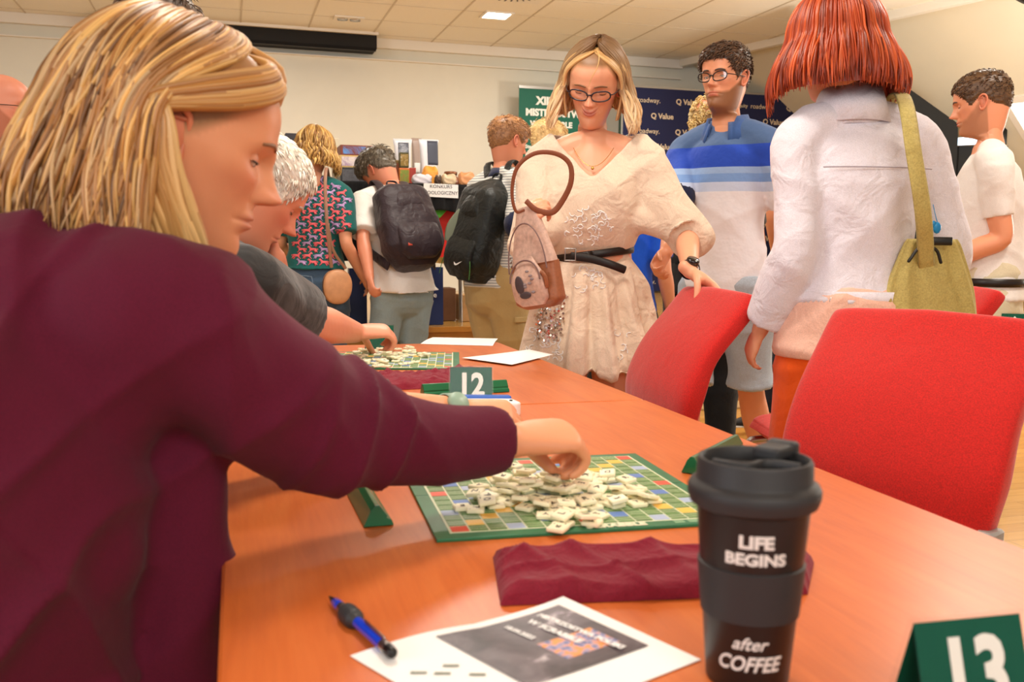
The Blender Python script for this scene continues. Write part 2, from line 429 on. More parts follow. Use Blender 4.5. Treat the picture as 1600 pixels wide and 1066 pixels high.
t = fixture('ceiling_spotlight', 'unlit square recessed spotlight with two silver lamps above the black screen housing', 'spotlight', 545, 28)
mb = MB(); mb.box(-.13, .13, -.08, .08, -.012, -.001); mb.build('frame', M['trim'], t, smooth=False)
for x in (-.055, .055):
    mb = MB(); mb.lathe([(0, -.01), (.03, -.016), (.045, -.022), (.048, -.012), (0, -.012)], 20, (x, 0, 0)); mb.build('reflector', plain('crinkled_chrome', (200, 198, 195), .15, 1., bs=.6, vs=90, bd=.01), t)
# slotted diffuser
t = fixture('air_vent', 'square swirl air vent with black slots in the ceiling', 'vent', 803, -14)
mb = MB(); mb.box(-.29, .29, -.29, .29, -.012, -.002); mb.build('plate', M['trim'], t, smooth=False)
mb = MB()
for k in range(32):
    a = 2*PI*k/32; 
    for r0, r1 in ((.09, .26),):
        d = Vector((math.cos(a), math.sin(a), 0)); s_ = Vector((-d.y, d.x, 0))
        A_ = d*r0; B_ = d*r1+s_*.05; w = .006
        mb._add([A_-s_*w*.6, A_+s_*w*.6, B_+s_*w, B_-s_*w]+[p+Vector((0, 0, -.003)) for p in (A_-s_*w*.6, A_+s_*w*.6, B_+s_*w, B_-s_*w)], [(3, 2, 1, 0), (4, 5, 6, 7), (0, 1, 5, 4), (1, 2, 6, 5), (2, 3, 7, 6), (3, 0, 4, 7)])
o_ = mb.build('slot', M['black'], t, smooth=False); o_.location = (0, 0, -.0125); o_['kind'] = 'stuff'
# dark projection-screen housing on the back wall
a, _ = 0, 0
u_, vL = ruv(onplane(153, 24, 9.2)); _, vR = ruv(onplane(589, 55, 9.2))
t = thing('screen_housing', 'long black roller screen housing mounted under the ceiling on the back wall', 'projection screen', tuple(RF(9.2, 0, 0)), RZ)
zt = onplane(153, 24, 9.2).z; zb = onplane(153, 51, 9.2).z
mb = MB(); mb.box(vL, vR, 0, .27, zb+.02, zt); mb.build('case', plain('screen_black', (8, 8, 9), .7), t, smooth=False, bevel=.006)
mb = MB(); mb.box(vL+.01, vR-.01, -.006, .02, zb-.0, zb+.03); mb.build('bottom_bar', M['blackcloth'], t, smooth=False)
mb = MB(); mb.box(vL-.01, vR+.01, -.03, .29, zt, zt+.07); mb.build('rail', M['trim'], t, smooth=False)
# ---------------------------------------------------------------- tables
def long_table(u0, u1, v0, v1, label, rz=-TT, loc=(0, 0, 0)):
    t = thing('table', label, 'table', loc, rz)
    mb = MB(); mb.rbox(v0, v1, u0, u1, TZ-.027, TZ, .006, 3); mb.build('tabletop', M['table'], t, angle=.5)
    mb = MB(); e = .07
    for a, b, c, d in ((v0+e, v1-e, u0+e, u0+e+.03), (v0+e, v1-e, u1-e-.03, u1-e), (v0+e, v0+e+.03, u0+e, u1-e), (v1-e-.03, v1-e, u0+e, u1-e)): mb.box(a, b, c, d, TZ-.075, TZ-.028)
    mb.build('frame', M['darkmetal'], t, smooth=False)
    for x in (v0+e+.02, v1-e-.02):
        for y in (u0+e+.02, u1-e-.02):
            m = MB(); m.lathe([(.02, 0), (.022, .004), (.02, .02), (.02, TZ-.03)], 20, (x, y, 0)); m.build('leg', M['darkmetal'], t)
    return t
long_table(.22, 1.783, -.018, .803, 'near cherry wood table with the open board, coffee cup and pen on it')
long_table(1.787, 2.93, -.018, .803, 'farther cherry wood table with the second board and loose papers on it')
long_table(0, 1.6, 0, .8, 'cherry wood table at the right edge carrying the number 6 stand', loc=(1.95, 3.1, 0), rz=-1.2)
# ---------------------------------------------------------------- red chairs
def make_chair(label):
    t = thing('red_chair', label, 'chair')
    def pad(name, prof, w, th, thr=.02):
        """prof: list of (y,z,thickness scale) along the length; a soft upholstered pad"""
        A = catmull([(y, z, q, ww) for y, z, q, ww in prof], 5); R = []
        n = len(A); T = np.gradient(A[:, :2], axis=0); T /= np.linalg.norm(T, axis=1)[:, None]
        for i, (y, z, q, ww) in enumerate(A):
            ny, nz = -T[i][1], T[i][0]; ring = []; h = th*.5*q; W = w*.5*ww
            for k in range(40):
                a = 2*PI*k/40; ca, sa = math.cos(a), math.sin(a)
                x = W*math.copysign(abs(ca)**.16, ca); o_ = h*math.copysign(abs(sa)**.45, sa)
                o_ += .018*(x/(w*.5))**2*1.0
                ring.append((x, y+ny*o_, z+nz*o_))
            R.append(ring)
        m = MB(); m.grid(R); return m.build(name, M['red'], t, angle=1.2)
    pad('backrest', [(-.175, .555, .25, .87), (-.178, .565, .8, .91), (-.185, .60, 1, .94), (-.195, .68, 1.25, 1), (-.235, .78, 1, 1), (-.318, .88, 1, 1), (-.355, .925, .95, .985), (-.362, .934, .6, .95), (-.365, .938, .15, .9)], .41, .05)
    pad('seat', [(-.20, .455, .2, .9), (-.195, .455, .8, .96), (-.16, .455, 1, 1), (0, .45, 1.1, 1), (.17, .452, 1, 1), (.215, .44, .8, .97), (.222, .436, .2, .92)], .44, .055)
    m = MB()
    for s in (-1, 1):
        x = s*.19
        m.tube([(x, -.18, .56), (x, -.2, .47), (x, -.17, .415), (x, 0, .41), (x, .2, .41), (x, .25, .38), (x, .25, .2), (x, .25, .05), (x, .22, .013), (x, .1, .013), (x, -.24, .013)], .0125, sub=4, n=12)
    m.tube([(-.19, -.24, .013), (.19, -.24, .013)], .0125, sub=1)
    m.build('frame', M['metal'], t)
    for s in (-1, 1):
        m = MB(); m.rbox(s*.19-.016, s*.19+.016, -.215, -.165, .52, .60, .008); m.build('bracket', plain('grey_bracket', (150, 148, 145), .4), t, angle=.6)
    return t
def facing(fx, fy): return math.atan2(fy, fx)-PI/2
c1 = make_chair('big red upholstered chair nearest the camera beside the coffee cup')
place(c1, (.537-.02, 1.507+.03, 0), facing(-.74, -.67))
c2 = copy_tree(c1); c2['label'] = 'red upholstered chair with the hand of the woman in the beige dress on its top'
place(c2, (.21, 2.52, 0), facing(-.96, -.27))
c3 = copy_tree(c1); c3['label'] = 'red chair mostly hidden behind the white denim jacket, beside the man in the white t-shirt'
place(c3, (1.23-.33*.5, 3.0, 0), facing(-.95, -.1))
for c in (c1, c2, c3): c['group'] = 'red upholstered chairs'
# ---------------------------------------------------------------- board game
BX, BY, BT, CS = -.0634, 1.0096, .2321, .0213
PREM = {}
def prem(c, r): 
    c2, r2 = min(c, 14-c), min(r, 14-r); a, b = min(c2, r2), max(c2, r2)
    if (a, b) in ((0, 0), (0, 7)): return 1
    if a == b and 1 <= a <= 4: return 2
    if (a, b) == (7, 7): return 2
    if (a, b) in ((1, 5), (5, 5)): return 3
    if (a, b) in ((0, 3), (2, 6), (3, 7), (6, 6)): return 4
    return 0
BM = [plain('board_green', (38, 112, 74), .4, var=.06, vs=40), plain('triple_red', (226, 84, 62), .45), plain('double_gold', (240, 190, 80), .45),
      plain('triple_blue', (92, 128, 196), .45), plain('double_pale', (166, 184, 214), .45), plain('grid_cream', (216, 222, 190), .5), plain('cell_green', (74, 122, 52), .45, var=.12, vs=90)]
def make_board(label, loc, rz, title=True):
    t = thing('board_game', label, 'board game', loc, rz)
    S = 15*CS; e = .019
    m = MB()
    m.box(-e, S+e, -e, S*7.5/15-.0006, 0, .004); m.box(-e, S+e, S*7.5/15+.0006, S+e, 0, .004)
    m.build('base', BM[0], t, smooth=False, bevel=.0008)
    m = MB(); m.box(-.002, S+.002, -.002, S+.002, .0041, .0046, mi=0)
    g = .0011
    for c in range(15):
        for r in range(15):
            k = prem(c, r)
            m.box(c*CS+g, (c+1)*CS-g, r*CS+g, (r+1)*CS-g, .0046, .005, mi=k if k else 6)
            if not k:
                for q in (.33, .66): m.box(c*CS+g, (c+1)*CS-g, r*CS+CS*q-.0006, r*CS+CS*q+.0006, .005, .0051, mi=0)
    m.build('play_grid', [BM[5], BM[1], BM[2], BM[3], BM[4], BM[5], BM[6]], t, smooth=False)
    m = MB(); m.text('SCRABBLE', .0155, Matrix.Translation((S*.58, -.0098, .0048)), .0004, bold=.0008)
    m.build('title_lettering', plain('cream_print', (226, 226, 196), .5), t, smooth=False)
    m = MB()
    for i, (x, w) in enumerate(((12.0, .012), (12.8, .014), (13.6, .012), (14.3, .01))): 
        for k in range(2): m.box(x*CS, x*CS+w, -.012+k*.005, -.009+k*.005, .0041, .0044)
    m.build('legend', plain('pale_print', (150, 190, 150), .5), t, smooth=False)
    return t
b1 = make_board('open green word game board under the pile of letter tiles by the burgundy sleeve', (BX, BY, TZ), BT)
fb = G(520, 579, TZ)
b2 = copy_tree(b1); b2['label'] = 'second green word game board on the far table under the hand of the white-haired man'
fr = G(716, 577, TZ); d_ = (fr-fb); b2.location = tuple(fr - Vector((math.cos(.06), math.sin(.06), 0))*(.355-.02)); b2.rotation_euler = (0, 0, .06)
b1['group'] = b2['group'] = 'word game boards'
TM = [plain('tile_ivory', (250, 242, 208), .38, var=.03, vs=40), plain('tile_ink', (40, 46, 30), .5)]
def tile_mesh(ch):
    m = MB(); h = .0104; m.rbox(-h, h, -h, h, 0, .0052, .0024, 3, mi=0)
    m.text(ch, .0115, Matrix.Translation((-.0006, .0004, .0054)), .00008, mi=1, bold=.0002, res=2)
    m.text(str(1+(ord(ch)*7) % 5), .0042, Matrix.Translation((.0068, -.0068, .0054)), .00008, mi=1, res=1)
    o = m.build('letter_tile', TM, angle=.5); return o
tiles = [tile_mesh(c) for c in 'AEIOWLTRZNKSPMDY']
def inpoly(x, y, poly):
    c = False; n = len(poly)
    for i in range(n):
        x1, y1 = poly[i]; x2, y2 = poly[(i+1) % n]
        if (y1 > y) != (y2 > y) and x < (x2-x1)*(y-y1)/(y2-y1)+x1: c = not c
    return c
used = set()
def pile(hull, n, z0, group, labels, core, R=.0165, extra=()):
    pts = []; xs = [p[0] for p in hull]; ys = [p[1] for p in hull]; k = 0; tries = 0
    while k < n and tries < 60000:
        tries += 1
        if tries < 0: pass
        if k < len(extra): x, y = extra[k]
        else:
            x, y = rnd.uniform(min(xs), max(xs)), rnd.uniform(min(ys), max(ys))
            if not inpoly(x, y, hull): continue
        w = G(x, y, z0+.004)
        near = [p for p in pts if (p[0]-w.x)**2+(p[1]-w.y)**2 < R*R]
        close = min([math.hypot(p[0]-w.x, p[1]-w.y) for p in pts] or [9])
        cd = math.hypot((x-core[0])/core[2], (y-core[1])/core[3])
        lev = max([p[2] for p in near] or [-1])+1
        if lev > (3 if cd < .5 else 2 if cd < .9 else 1 if cd < 1.2 else 0): continue
        if close < .007: continue
        if lev == 0 and close < .0175: continue
        pts.append((w.x, w.y, lev)); 
        i = rnd.randrange(len(tiles)); src = tiles[i]
        o = src if i not in used else src.copy()
        if i in used: COL.objects.link(o)
        used.add(i)
        tl = 0 if lev == 0 else rnd.uniform(.06, .28)
        a = rnd.uniform(0, 2*PI)
        o.location = (w.x, w.y, z0+.0052+lev*.0060+(.0018 if lev else 0)); o.rotation_euler = (tl*math.cos(a), tl*math.sin(a), rnd.uniform(0, 2*PI))
        ch = 'AEIOWLTRZNKSPMDY'[i]
        o['label'] = labels(x, y, lev, ch); o['category'] = 'letter tile'; o['group'] = group; k += 1
def lab_near(x, y, lev, ch):
    if k_lone(x, y): return 'ivory letter tile lying alone on the board beneath the burgundy cuff'
    w = 'left' if x < 800 else 'middle' if x < 930 else 'right'; d = 'front' if y > 790 else 'rear'
    h = 'flat on the board' if lev == 0 else 'resting on other tiles'
    return 'ivory letter tile %s in the %s %s of the near tile pile' % (h, d, w)
def k_lone(x, y): return x < 815 and y < 740
pile([(716, 800), (735, 778), (800, 750), (868, 745), (905, 742), (960, 752), (1000, 775), (1035, 790), (1000, 802), (960, 795), (930, 828), (870, 832), (855, 815), (800, 800), (735, 805)], 96, TZ,
     'loose letter tiles on the near board', lab_near, (880, 780, 120, 38), extra=((802, 733), (722, 798), (880, 824), (925, 822), (1018, 786)))
pile([(540, 570), (556, 552), (585, 545), (640, 546), (668, 558), (664, 568), (620, 575), (560, 576)], 60, TZ,
     'loose letter tiles on the far board', lambda x, y, l, c: 'ivory letter tile %s in the %s part of the far tile pile' % ('flat on the board' if l == 0 else 'lying on other tiles', 'left' if x < 585 else 'middle' if x < 630 else 'right'), (610, 561, 62, 14), R=.017)
def make_rack(label):
    m = MB(); L = .095
    prof = [(-.017, 0), (.017, 0), (.015, .006), (.009, .009), (.010, .011), (.001, .024), (-.004, .024), (-.009, .018)]
    R = [[(x, y, z) for x, z in prof] for y in (-L, L)]
    m.grid(R); o = m.build('tile_rack', M['green'], smooth=False, bevel=.0008); tag(o, label, 'tile rack', 'green tile racks'); return o
def putrack(o, px, py, ang, near=True):
    w = G(px, py, TZ); d = Vector((math.sin(ang), math.cos(ang), 0))
    o.location = (w.x+d.x*.095, w.y+d.y*.095, TZ+.001); o.rotation_euler = (0, 0, -ang)
r1 = make_rack('green tile rack left of the near board, partly under the burgundy sleeve'); putrack(r1, 592, 824, -.3)
r2 = r1.copy(); COL.objects.link(r2); r2['label'] = 'green tile rack right of the near board behind the coffee cup lid'; putrack(r2, 1082, 742, .55)
r3 = r1.copy(); COL.objects.link(r3); r3['label'] = 'green tile rack beside the number 12 stand'; putrack(r3, 660, 619, 1.15)
# ---------------------------------------------------------------- number stands
GC = plain('card_green', (8, 84, 64), .7, spec=.15); WD = plain('card_white', (240, 240, 232), .5)
def make_stand(num, label, loc, rz, w=.088, h=.074):
    t = thing('number_stand', label, 'number stand', loc, rz, 'table number stands')
    lean = .30
    for s in (-1, 1):
        m = MB(); y0 = s*h*math.tan(lean)
        th = .0022
        m._add([(-w/2, y0, 0), (w/2, y0, 0), (w/2, 0, h), (-w/2, 0, h), (-w/2, y0+s*th, 0), (w/2, y0+s*th, 0), (w/2, s*th, h), (-w/2, s*th, h)],
               [(0, 1, 2, 3), (7, 6, 5, 4), (0, 4, 5, 1), (1, 5, 6, 2), (2, 6, 7, 3), (3, 7, 4, 0)])
        m.build('acrylic_panel', M['glass'], t, smooth=False)
        f = MB(); k = .94; z0, z1 = h*.04, h*.95
        ya, yb = y0*(1-z0/h)-s*.001, y0*(1-z1/h)-s*.001
        f._add([(-w/2*k, ya, z0), (w/2*k, ya, z0), (w/2*k, yb, z1), (-w/2*k, yb, z1)]+[(x, y-s*.0006, z) for x, y, z in [(-w/2*k, ya, z0), (w/2*k, ya, z0), (w/2*k, yb, z1), (-w/2*k, yb, z1)]], [(0, 1, 2, 3), (7, 6, 5, 4), (0, 4, 5, 1), (1, 5, 6, 2), (2, 6, 7, 3), (3, 7, 4, 0)])
        cd = f.build('number_card', GC, t, smooth=False)
        if not num: continue
        f = MB(); R = Matrix.Translation((0, y0*.5+s*.0004, h*.5)) @ Matrix.Rotation(PI/2-(-lean if s < 0 else lean)*(-1 if s < 0 else 1)*1.0, 4, 'X')
        if s < 0: R = Matrix.Translation((0, y0*.5-.0003, h*.47)) @ Matrix.Rotation(PI/2-lean, 4, 'X')
        else: R = Matrix.Translation((0, y0*.5+.0003, h*.47)) @ Matrix.Rotation(PI, 4, 'Z') @ Matrix.Rotation(PI/2-lean, 4, 'X')
        f.text(num, h*.86, R, .0003, bold=.0022, sx=.84); f.build('numeral', WD, cd, smooth=False)
    return t
w = G(735, 632, TZ); make_stand('12', 'clear acrylic stand with the green number 12 card in mid table', (w.x, w.y+.022, TZ+.0005), .06)
w = P(1500, 960, .66); w = G(1512, 955, TZ+.076); make_stand('13', 'clear acrylic stand with the green number 13 card in the near right corner', (w.x, w.y, TZ+.0005), .24)
w = G(1584, 488, TZ+.0765); make_stand('6', 'clear acrylic stand with the green number 6 card on the table at the right', (w.x, w.y, TZ+.0005), -.2)
w = G(567, 491, TZ+.075); w2 = TF(2.8, tuv(w)[1]); make_stand('', 'plain clear acrylic number stand seen behind the hand of the white-haired man', (w2.x, w2.y, TZ+.0005), .1)
# ---------------------------------------------------------------- coffee cup
cp = P(1178, 762, .68); t = thing('coffee_cup', 'matte black travel coffee cup with rubber lid and white lettering', 'cup', (cp.x, cp.y, TZ))
cz = cp.z-TZ
MBK = plain('matte_black_plastic', (30, 24, 24), .42, bs=.05, vs=600, bd=.0005)
RUB = plain('black_silicone', (44, 44, 46), .55, bs=.04, vs=300)
m = MB(); m.lathe([(0, 0), (.0285, 0), (.030, .002), (.0405, cz-.012), (.0405, cz-.010), (0, cz-.010)], 72); m.build('body', MBK, t, angle=.7)
m = MB(); rr = lambda z: .030+.0105*(z-.002)/(cz-.014)
m.lathe([(rr(.052), .052), (rr(.052)+.0014, .0525), (rr(.09)+.0016, .0895), (rr(.09), .0905)], 72, caps=False); m.build('grip_band', RUB, t, angle=.7)
m = MB(); m.lathe([(.0405, cz-.013), (.0455, cz-.010), (.0475, cz-.004), (.0476, cz+.001), (.0458, cz+.0045), (.0425, cz+.006), (.0415, cz+.008), (.0412, cz+.020), (.0400, cz+.0225), (.0382, cz+.0225), (.0368, cz+.020), (.0362, cz+.013), (.035, cz+.012), (0, cz+.012)], 80)
lid = m.build('lid', RUB, t, angle=.7)
m = MB()
pts = []
for k in range(33):
    s_ = -1+2*k/32; pts.append((s_*.034*math.cos(.55)-(.0065*math.sin(s_*PI))*math.sin(.55)+.0, s_*.034*math.sin(.55)*-.35-.004+.0085*math.sin(s_*PI*1.0), cz+.0165))
m.tube(pts, [(.0022, .0045)]*33, side=(0, 1, 0), sub=1, n=10); m.build('ridge', RUB, lid)
m = MB(); m.rbox(-.010, .012, .012, .040, cz+.018, cz+.028, .004); m.rbox(-.011, .013, .034, .046, cz+.015, cz+.0295, .004)
fl_ = m.build('sip_flap', RUB, lid, angle=.6, bevel=.001)
fl_.location = (.0, 0, 0); fl_.rotation_euler = (0, 0, -.75)
m = MB(); m.lathe([(0, cz+.0125), (.007, cz+.0125), (.0072, cz+.0135), (0, cz+.0135)], 20, (-.008, -.004, 0)); m.build('sip_hole', M['black'], lid)
def wraptext(m, txt, size, z, a0, sx=1., shear=0., bold=.0003):
    k0 = len(m.v); m.text(txt, size, Matrix(), .0001, bold=bold, res=3, sx=sx)
    for i in range(k0, len(m.v)):
        x, y, zz = m.v[i]; x += shear*y; Z = z+y; r = rr(Z)+.0004+(zz > 0)*.0001+(.0015 if .052 < Z < .0905 else 0)
        a = a0+x/r; m.v[i] = (r*math.sin(a), -r*math.cos(a), Z)
a0 = math.atan2(cp.x, cp.y)*-1+.02; WPR = plain('white_print', (225, 222, 218), .5)
m = MB(); wraptext(m, 'LIFE', .0125, cz-.030, a0+.06, 1.15, bold=.0006); wraptext(m, 'BEGINS', .0115, cz-.0425, a0+.06, 1.15, bold=.0005); m.build('upper_lettering', WPR, t, smooth=False)
m = MB(); wraptext(m, 'after', .013, .038, a0+.04, 1.0, .35, .0002); wraptext(m, 'COFFEE', .0155, .0225, a0+.03, .85, .25, .0004); m.build('lower_lettering', WPR, t, smooth=False)
# ---------------------------------------------------------------- pen
a = G(517, 935, TZ+.006); b = G(612, 1020, TZ+.009); ax = (b-a).normalized()
t = thing('pen', 'blue ballpoint pen with a black rubber ring lying on the corner of the leaflet', 'pen', tuple(a))
L = (b-a).length
def pl(s): return tuple(ax*(s*L))
m = MB(); m.tube([pl(.1), pl(.16), pl(.9), pl(.93)], [.0035, .0046, .0046, .0042], n=18, sub=2); m.build('barrel', plain('pen_blue', (18, 62, 200), .25, coat=.5), t)
m = MB(); m.tube([pl(-.03), pl(.02), pl(.1)], [.0008, .0022, .0036], n=16, sub=3); m.build('tip', plain('pen_grey', (70, 60, 50), .3, .8), t)
m = MB(); m.tube([pl(.27), pl(.3), pl(.42), pl(.45)], [.0065, .0085, .0085, .0065], n=20, sub=3); m.build('grip_ring', RUB, t)
m = MB(); m.tube([pl(.2), pl(.25)], [.0049, .0049], n=18, sub=1); m.tube([pl(.88), pl(.95)], [.0049, .0047], n=18, sub=1); m.build('ring', M['metal'], t)
m = MB(); m.tube([pl(.95), pl(1.0)], [.0048, .0045], n=16, sub=1); m.build('button', M['black'], t)
m = MB(); m.tube([tuple(ax*(L*.9)+Vector((0, 0, .006))), tuple(ax*(L*.6)+Vector((0, 0, .0065)))], [(.0018, .0008)]*2, n=10, sub=1); m.build('clip', M['metal'], t)
# ---------------------------------------------------------------- papers
def sheet(name, px, label, nu=20, nv=16, lift=None, th=.0004, mats=None, z0=0, h=None):
    """px: four pixel corners on the table plane; a thin sheet, softly curled"""
    c = [G(x, y, TZ+z0) for x, y in px]
    def S(u, v):
        p = c[0]*(1-u)*(1-v)+c[1]*u*(1-v)+c[2]*u*v+c[3]*(1-u)*v
        return p+Vector((0, 0, .0012+z0+(lift(u, v) if lift else 0)))
    m = MB(); top = [[tuple(S(i/nu, j/nv)) for i in range(nu+1)] for j in range(nv+1)]
    bot = [[(x, y, z-th) for x, y, z in r] for r in top]
    m.grid(top, wrap=False, caps=False)
    m.grid([r[::-1] for r in bot], wrap=False, caps=False)
    loop = lambda g: g[0]+[r[-1] for r in g[1:-1]]+g[-1][::-1]+[r[0] for r in g[1:-1]][::-1]
    m.grid([loop(top), loop(bot)], caps=False)
    o = m.build(name, M['paper'])
    if label: tag(o, label, 'paper')
    return o, S
lf = lambda u, v: .012*max(0, u-.55)**1.0*(1-v)*2+.004*math.sin(u*5)*(1-v)
lft, S = sheet('leaflet', [(547, 1027), (880, 946), (1095, 1033), (770, 1160)], 'white event leaflet with a dark printed picture under the pen', lift=lf)
def onsheet(u0, u1, v0, v1, name, mat, dz=.0006, n=12):
    m = MB(); g = [[tuple(S(u0+(u1-u0)*i/n, v0+(v1-v0)*j/n)+Vector((0, 0, dz))) for i in range(n+1)] for j in range(n+1)]
    m.grid(g, wrap=False, caps=False); return m.build(name, mat, lft)
def printmat():
    m, nt, b = newmat('poster_print'); v = coords(nt, 'Object', (1, 1, 1))
    n = noisetex(nt, v, 26, 5, .6, 1.); r = ramp(nt, n, [(.35, (36, 28, 34)), (.5, (70, 58, 66)), (.62, (96, 84, 92)), (.72, (200, 190, 196))])
    nt.links.new(r.outputs[0], b.inputs['Base Color']); setin(b, Roughness=.4); return m
onsheet(.33, .93, .07, .74, 'picture', printmat())
def collage():
    m, nt, b = newmat('collage_print'); vo = nt.nodes.new('ShaderNodeTexVoronoi'); setin(vo, Scale=160); nt.links.new(coords(nt), vo.inputs['Vector'])
    r = ramp(nt, vo.outputs['Distance'], [(.1, (60, 80, 130)), (.4, (150, 150, 190)), (.7, (235, 150, 80))]); nt.links.new(r.outputs[0], b.inputs['Base Color']); return m
onsheet(.60, .87, .40, .62, 'photo_strip', collage(), .0009)
m = MB()
def ontext(txt, u, v, size, bold=.0004):
    o_ = S(u, v)+Vector((0, 0, .0011)); dx = (S(u+.02, v+.02*.92)-S(u, v)); 
    X = (S(.9, .75)-S(.9, .1)).normalized()
    X = (G(1033, 1013, TZ)-G(880, 955, TZ)).normalized(); Y = Vector((-X.y, X.x, 0))
    Mx = Matrix(((X.x, Y.x, 0, o_.x), (X.y, Y.y, 0, o_.y), (0, 0, 1, o_.z+.0004), (0, 0, 0, 1)))
    m.text(txt, size, Mx, .0001, bold=bold)
ontext('MISTRZOSTWA POLSKI', .815, .40, .0088, .0005); ontext('W SCRABBLE', .735, .33, .0098, .0005); ontext('18.09.2022', .62, .24, .0075, .0003)
m.build('heading', plain('white_ink', (240, 240, 240), .5), lft, smooth=False)
m = MB()
for (u, v) in ((.1, .35), (.16, .42), (.22, .38), (.12, .55), (.2, .6), (.25, .52)):
    p_ = S(u, v); m.box(p_.x-.006, p_.x+.006, p_.y-.0015, p_.y+.0015, p_.z+.0005, p_.z+.0008)
m.build('small_print', plain('grey_ink', (120, 126, 110), .6), lft, smooth=False)
sheet('score_sheet', [(657, 538), (676, 527), (778, 529), (770, 541)], 'white printed sheet near the far end of the table', lift=lambda u, v: .002*math.sin(u*4))
sheet('open_booklet', [(722, 562), (790, 554), (864, 557), (800, 573)], 'white folded booklet at the right edge of the far table', lift=lambda u, v: .012*(1-abs(v-.5)*2)*u+.004)
sheet('answer_sheet', [(500, 600), (512, 588), (568, 588), (566, 600)], 'white sheet beside the black case on the far table')
# ---------------------------------------------------------------- tile pouches
BUR = cloth('burgundy_cotton', (128, 24, 44), 800, .08, .85, .35, .08, 30)
def pouch(px, label, hgt, seed, nu=90, nv=60, sag=.6):
    c = [G(x, y, TZ) for x, y in px]; m = MB(); top = []
    q = np.array([[ (j/nv, i/nu) for i in range(nu+1)] for j in range(nv+1)]).reshape(-1, 2)
    v, u = q[:, 0], q[:, 1]
    e = np.clip(np.minimum(np.minimum(u, 1-u)*7, np.minimum(v, 1-v)*4.5), 0, 1); e = np.sqrt(1-(1-e)**2)
    wob = .012*np.sin(u*9+seed)*(v-.5); P0 = [c[0]*(1-a)*(1-b)+c[1]*a*(1-b)+c[2]*a*b+c[3]*(1-a)*b for a, b in zip(u, v)]
    XY = np.array([(p.x, p.y, 0) for p in P0])
    z = hgt*e*(.72+.25*snoise(XY*1., 22, seed)) + e*folds(XY, (c[3]-c[0])[:], 150, .009, seed, 1.)+e*folds(XY, (.8, .5, 0), 95, .009, seed+4, 1.1)
    z = np.maximum(z, .002*e)
    XY[:, 1] += wob*e
    g = [[(XY[j*(nu+1)+i][0], XY[j*(nu+1)+i][1], TZ+.001+z[j*(nu+1)+i]) for i in range(nu+1)] for j in range(nv+1)]
    bt = [[(p[0], p[1], TZ+.0006) for p in r] for r in g]
    m.grid(g, wrap=False, caps=False); m.grid([r[::-1] for r in bt], wrap=False, caps=False)
    lp = lambda g: g[0]+[r[-1] for r in g[1:-1]]+g[-1][::-1]+[r[0] for r in g[1:-1]][::-1]
    m.grid([lp(g), lp(bt)], caps=False)
    o = m.build('cloth_pouch', BUR); tag(o, label, 'pouch', 'burgundy tile pouches'); return o
pouch([(782, 948), (1262, 930), (1272, 880), (770, 872)], 'burgundy cloth pouch lying in front of the near board', .024, 3)
pouch([(560, 613), (700, 606), (745, 582), (566, 592)], 'burgundy cloth pouch lying before the far board', .022, 11, 50, 30)
m = MB()
for k in range(2):
    m.tube([tuple(G(776+k*3, 855, TZ)+Vector((0, 0, .018))), tuple(G(768, 870+k*4, TZ)+Vector((0, 0, .016))), tuple(G(770, 890, TZ)+Vector((0, 0, .01))), tuple(G(776, 915, TZ)+Vector((0, 0, .006)))], .0032, n=8)
# case, timer
w0_, w1_ = G(498, 634, TZ), G(606, 633, TZ); t = thing('black_case', 'glossy black box-shaped case standing on the table behind the sleeve', 'case', tuple((w0_+w1_)/2), 0.0)
m = MB(); L = (w1_-w0_).length; m.rbox(-L/2-.03, L/2, 0, .045, .001, .047, .008); m.build('shell', plain('black_gloss', (20, 18, 17), .3, coat=.4), t, angle=.5, bevel=.002)
m = MB(); m.rbox(-L/2-.028, L/2-.002, -.0012, .046, .024, .0252, .008); m.build('seam', M['black'], t)
w = G(752, 652, TZ); t = thing('game_timer', 'white and blue handheld timer in the left hand of the woman in burgundy', 'timer', (w.x, w.y, TZ+.001), .05)
m = MB(); W = .073
m.prism([(-W+.006, 0), (W-.006, 0), (W, .01), (W-.014, .05), (-W+.014, .05), (-W, .01)], 0, .026); m.build('case', M['white'], t, smooth=False, bevel=.004)
m = MB(); m.prism([(-W+.015, .046), (W-.015, .046), (W-.02, .064), (-W+.02, .064)], .0, .031); m.build('back_panel', plain('timer_blue', (44, 96, 190), .3), t, smooth=False, bevel=.003)
m = MB(); m.lathe([(0, .0262), (.003, .0262), (.003, .028), (0, .028)], 12, (W-.018, .02, 0)); m.build('button', M['black'], t)
m = MB(); m.rbox(-.03, .02, .012, .034, .0262, .0268, .003); m.build('display', plain('lcd_grey', (120, 130, 110), .3), t)
# ================================================================ people: anatomy helpers
SKINM = attrmat('skin', .46, sss=.12, bs=.05, vs=220)
V = lambda *a: Vector(a)
def prof(tab, z):
    """smooth interpolation of a (z, a, b, c..) table"""
    T = catmull(sorted(tab), 8); return [np.interp(z, T[:, 0], T[:, k]) for k in range(1, T.shape[1])]
HEADT = [(-.20, .028, -.062, .052), (-.16, .024, -.062, .050), (-.138, .026, -.060, .049), (-.127, .040, -.060, .048), (-.119, .058, -.062, .043), (-.112, .074, -.066, .044), (-.102, .083, -.071, .048),
         (-.085, .085, -.078, .054), (-.065, .0855, -.086, .0595), (-.045, .0865, -.094, .0645), (-.02, .088, -.102, .0695), (0., .090, -.107, .0735), (.025, .094, -.110, .0755), (.05, .093, -.109, .0765),
         (.07, .085, -.103, .0735), (.088, .070, -.090, .065), (.102, .049, -.070, .050), (.111, .027, -.045, .031), (.1155, .004, -.018, .008)]
_t = np.linspace(-1, 1, 129)[:-1]
HA = PI*(.50*_t+.50*_t**3)               # column angles, dense at the face
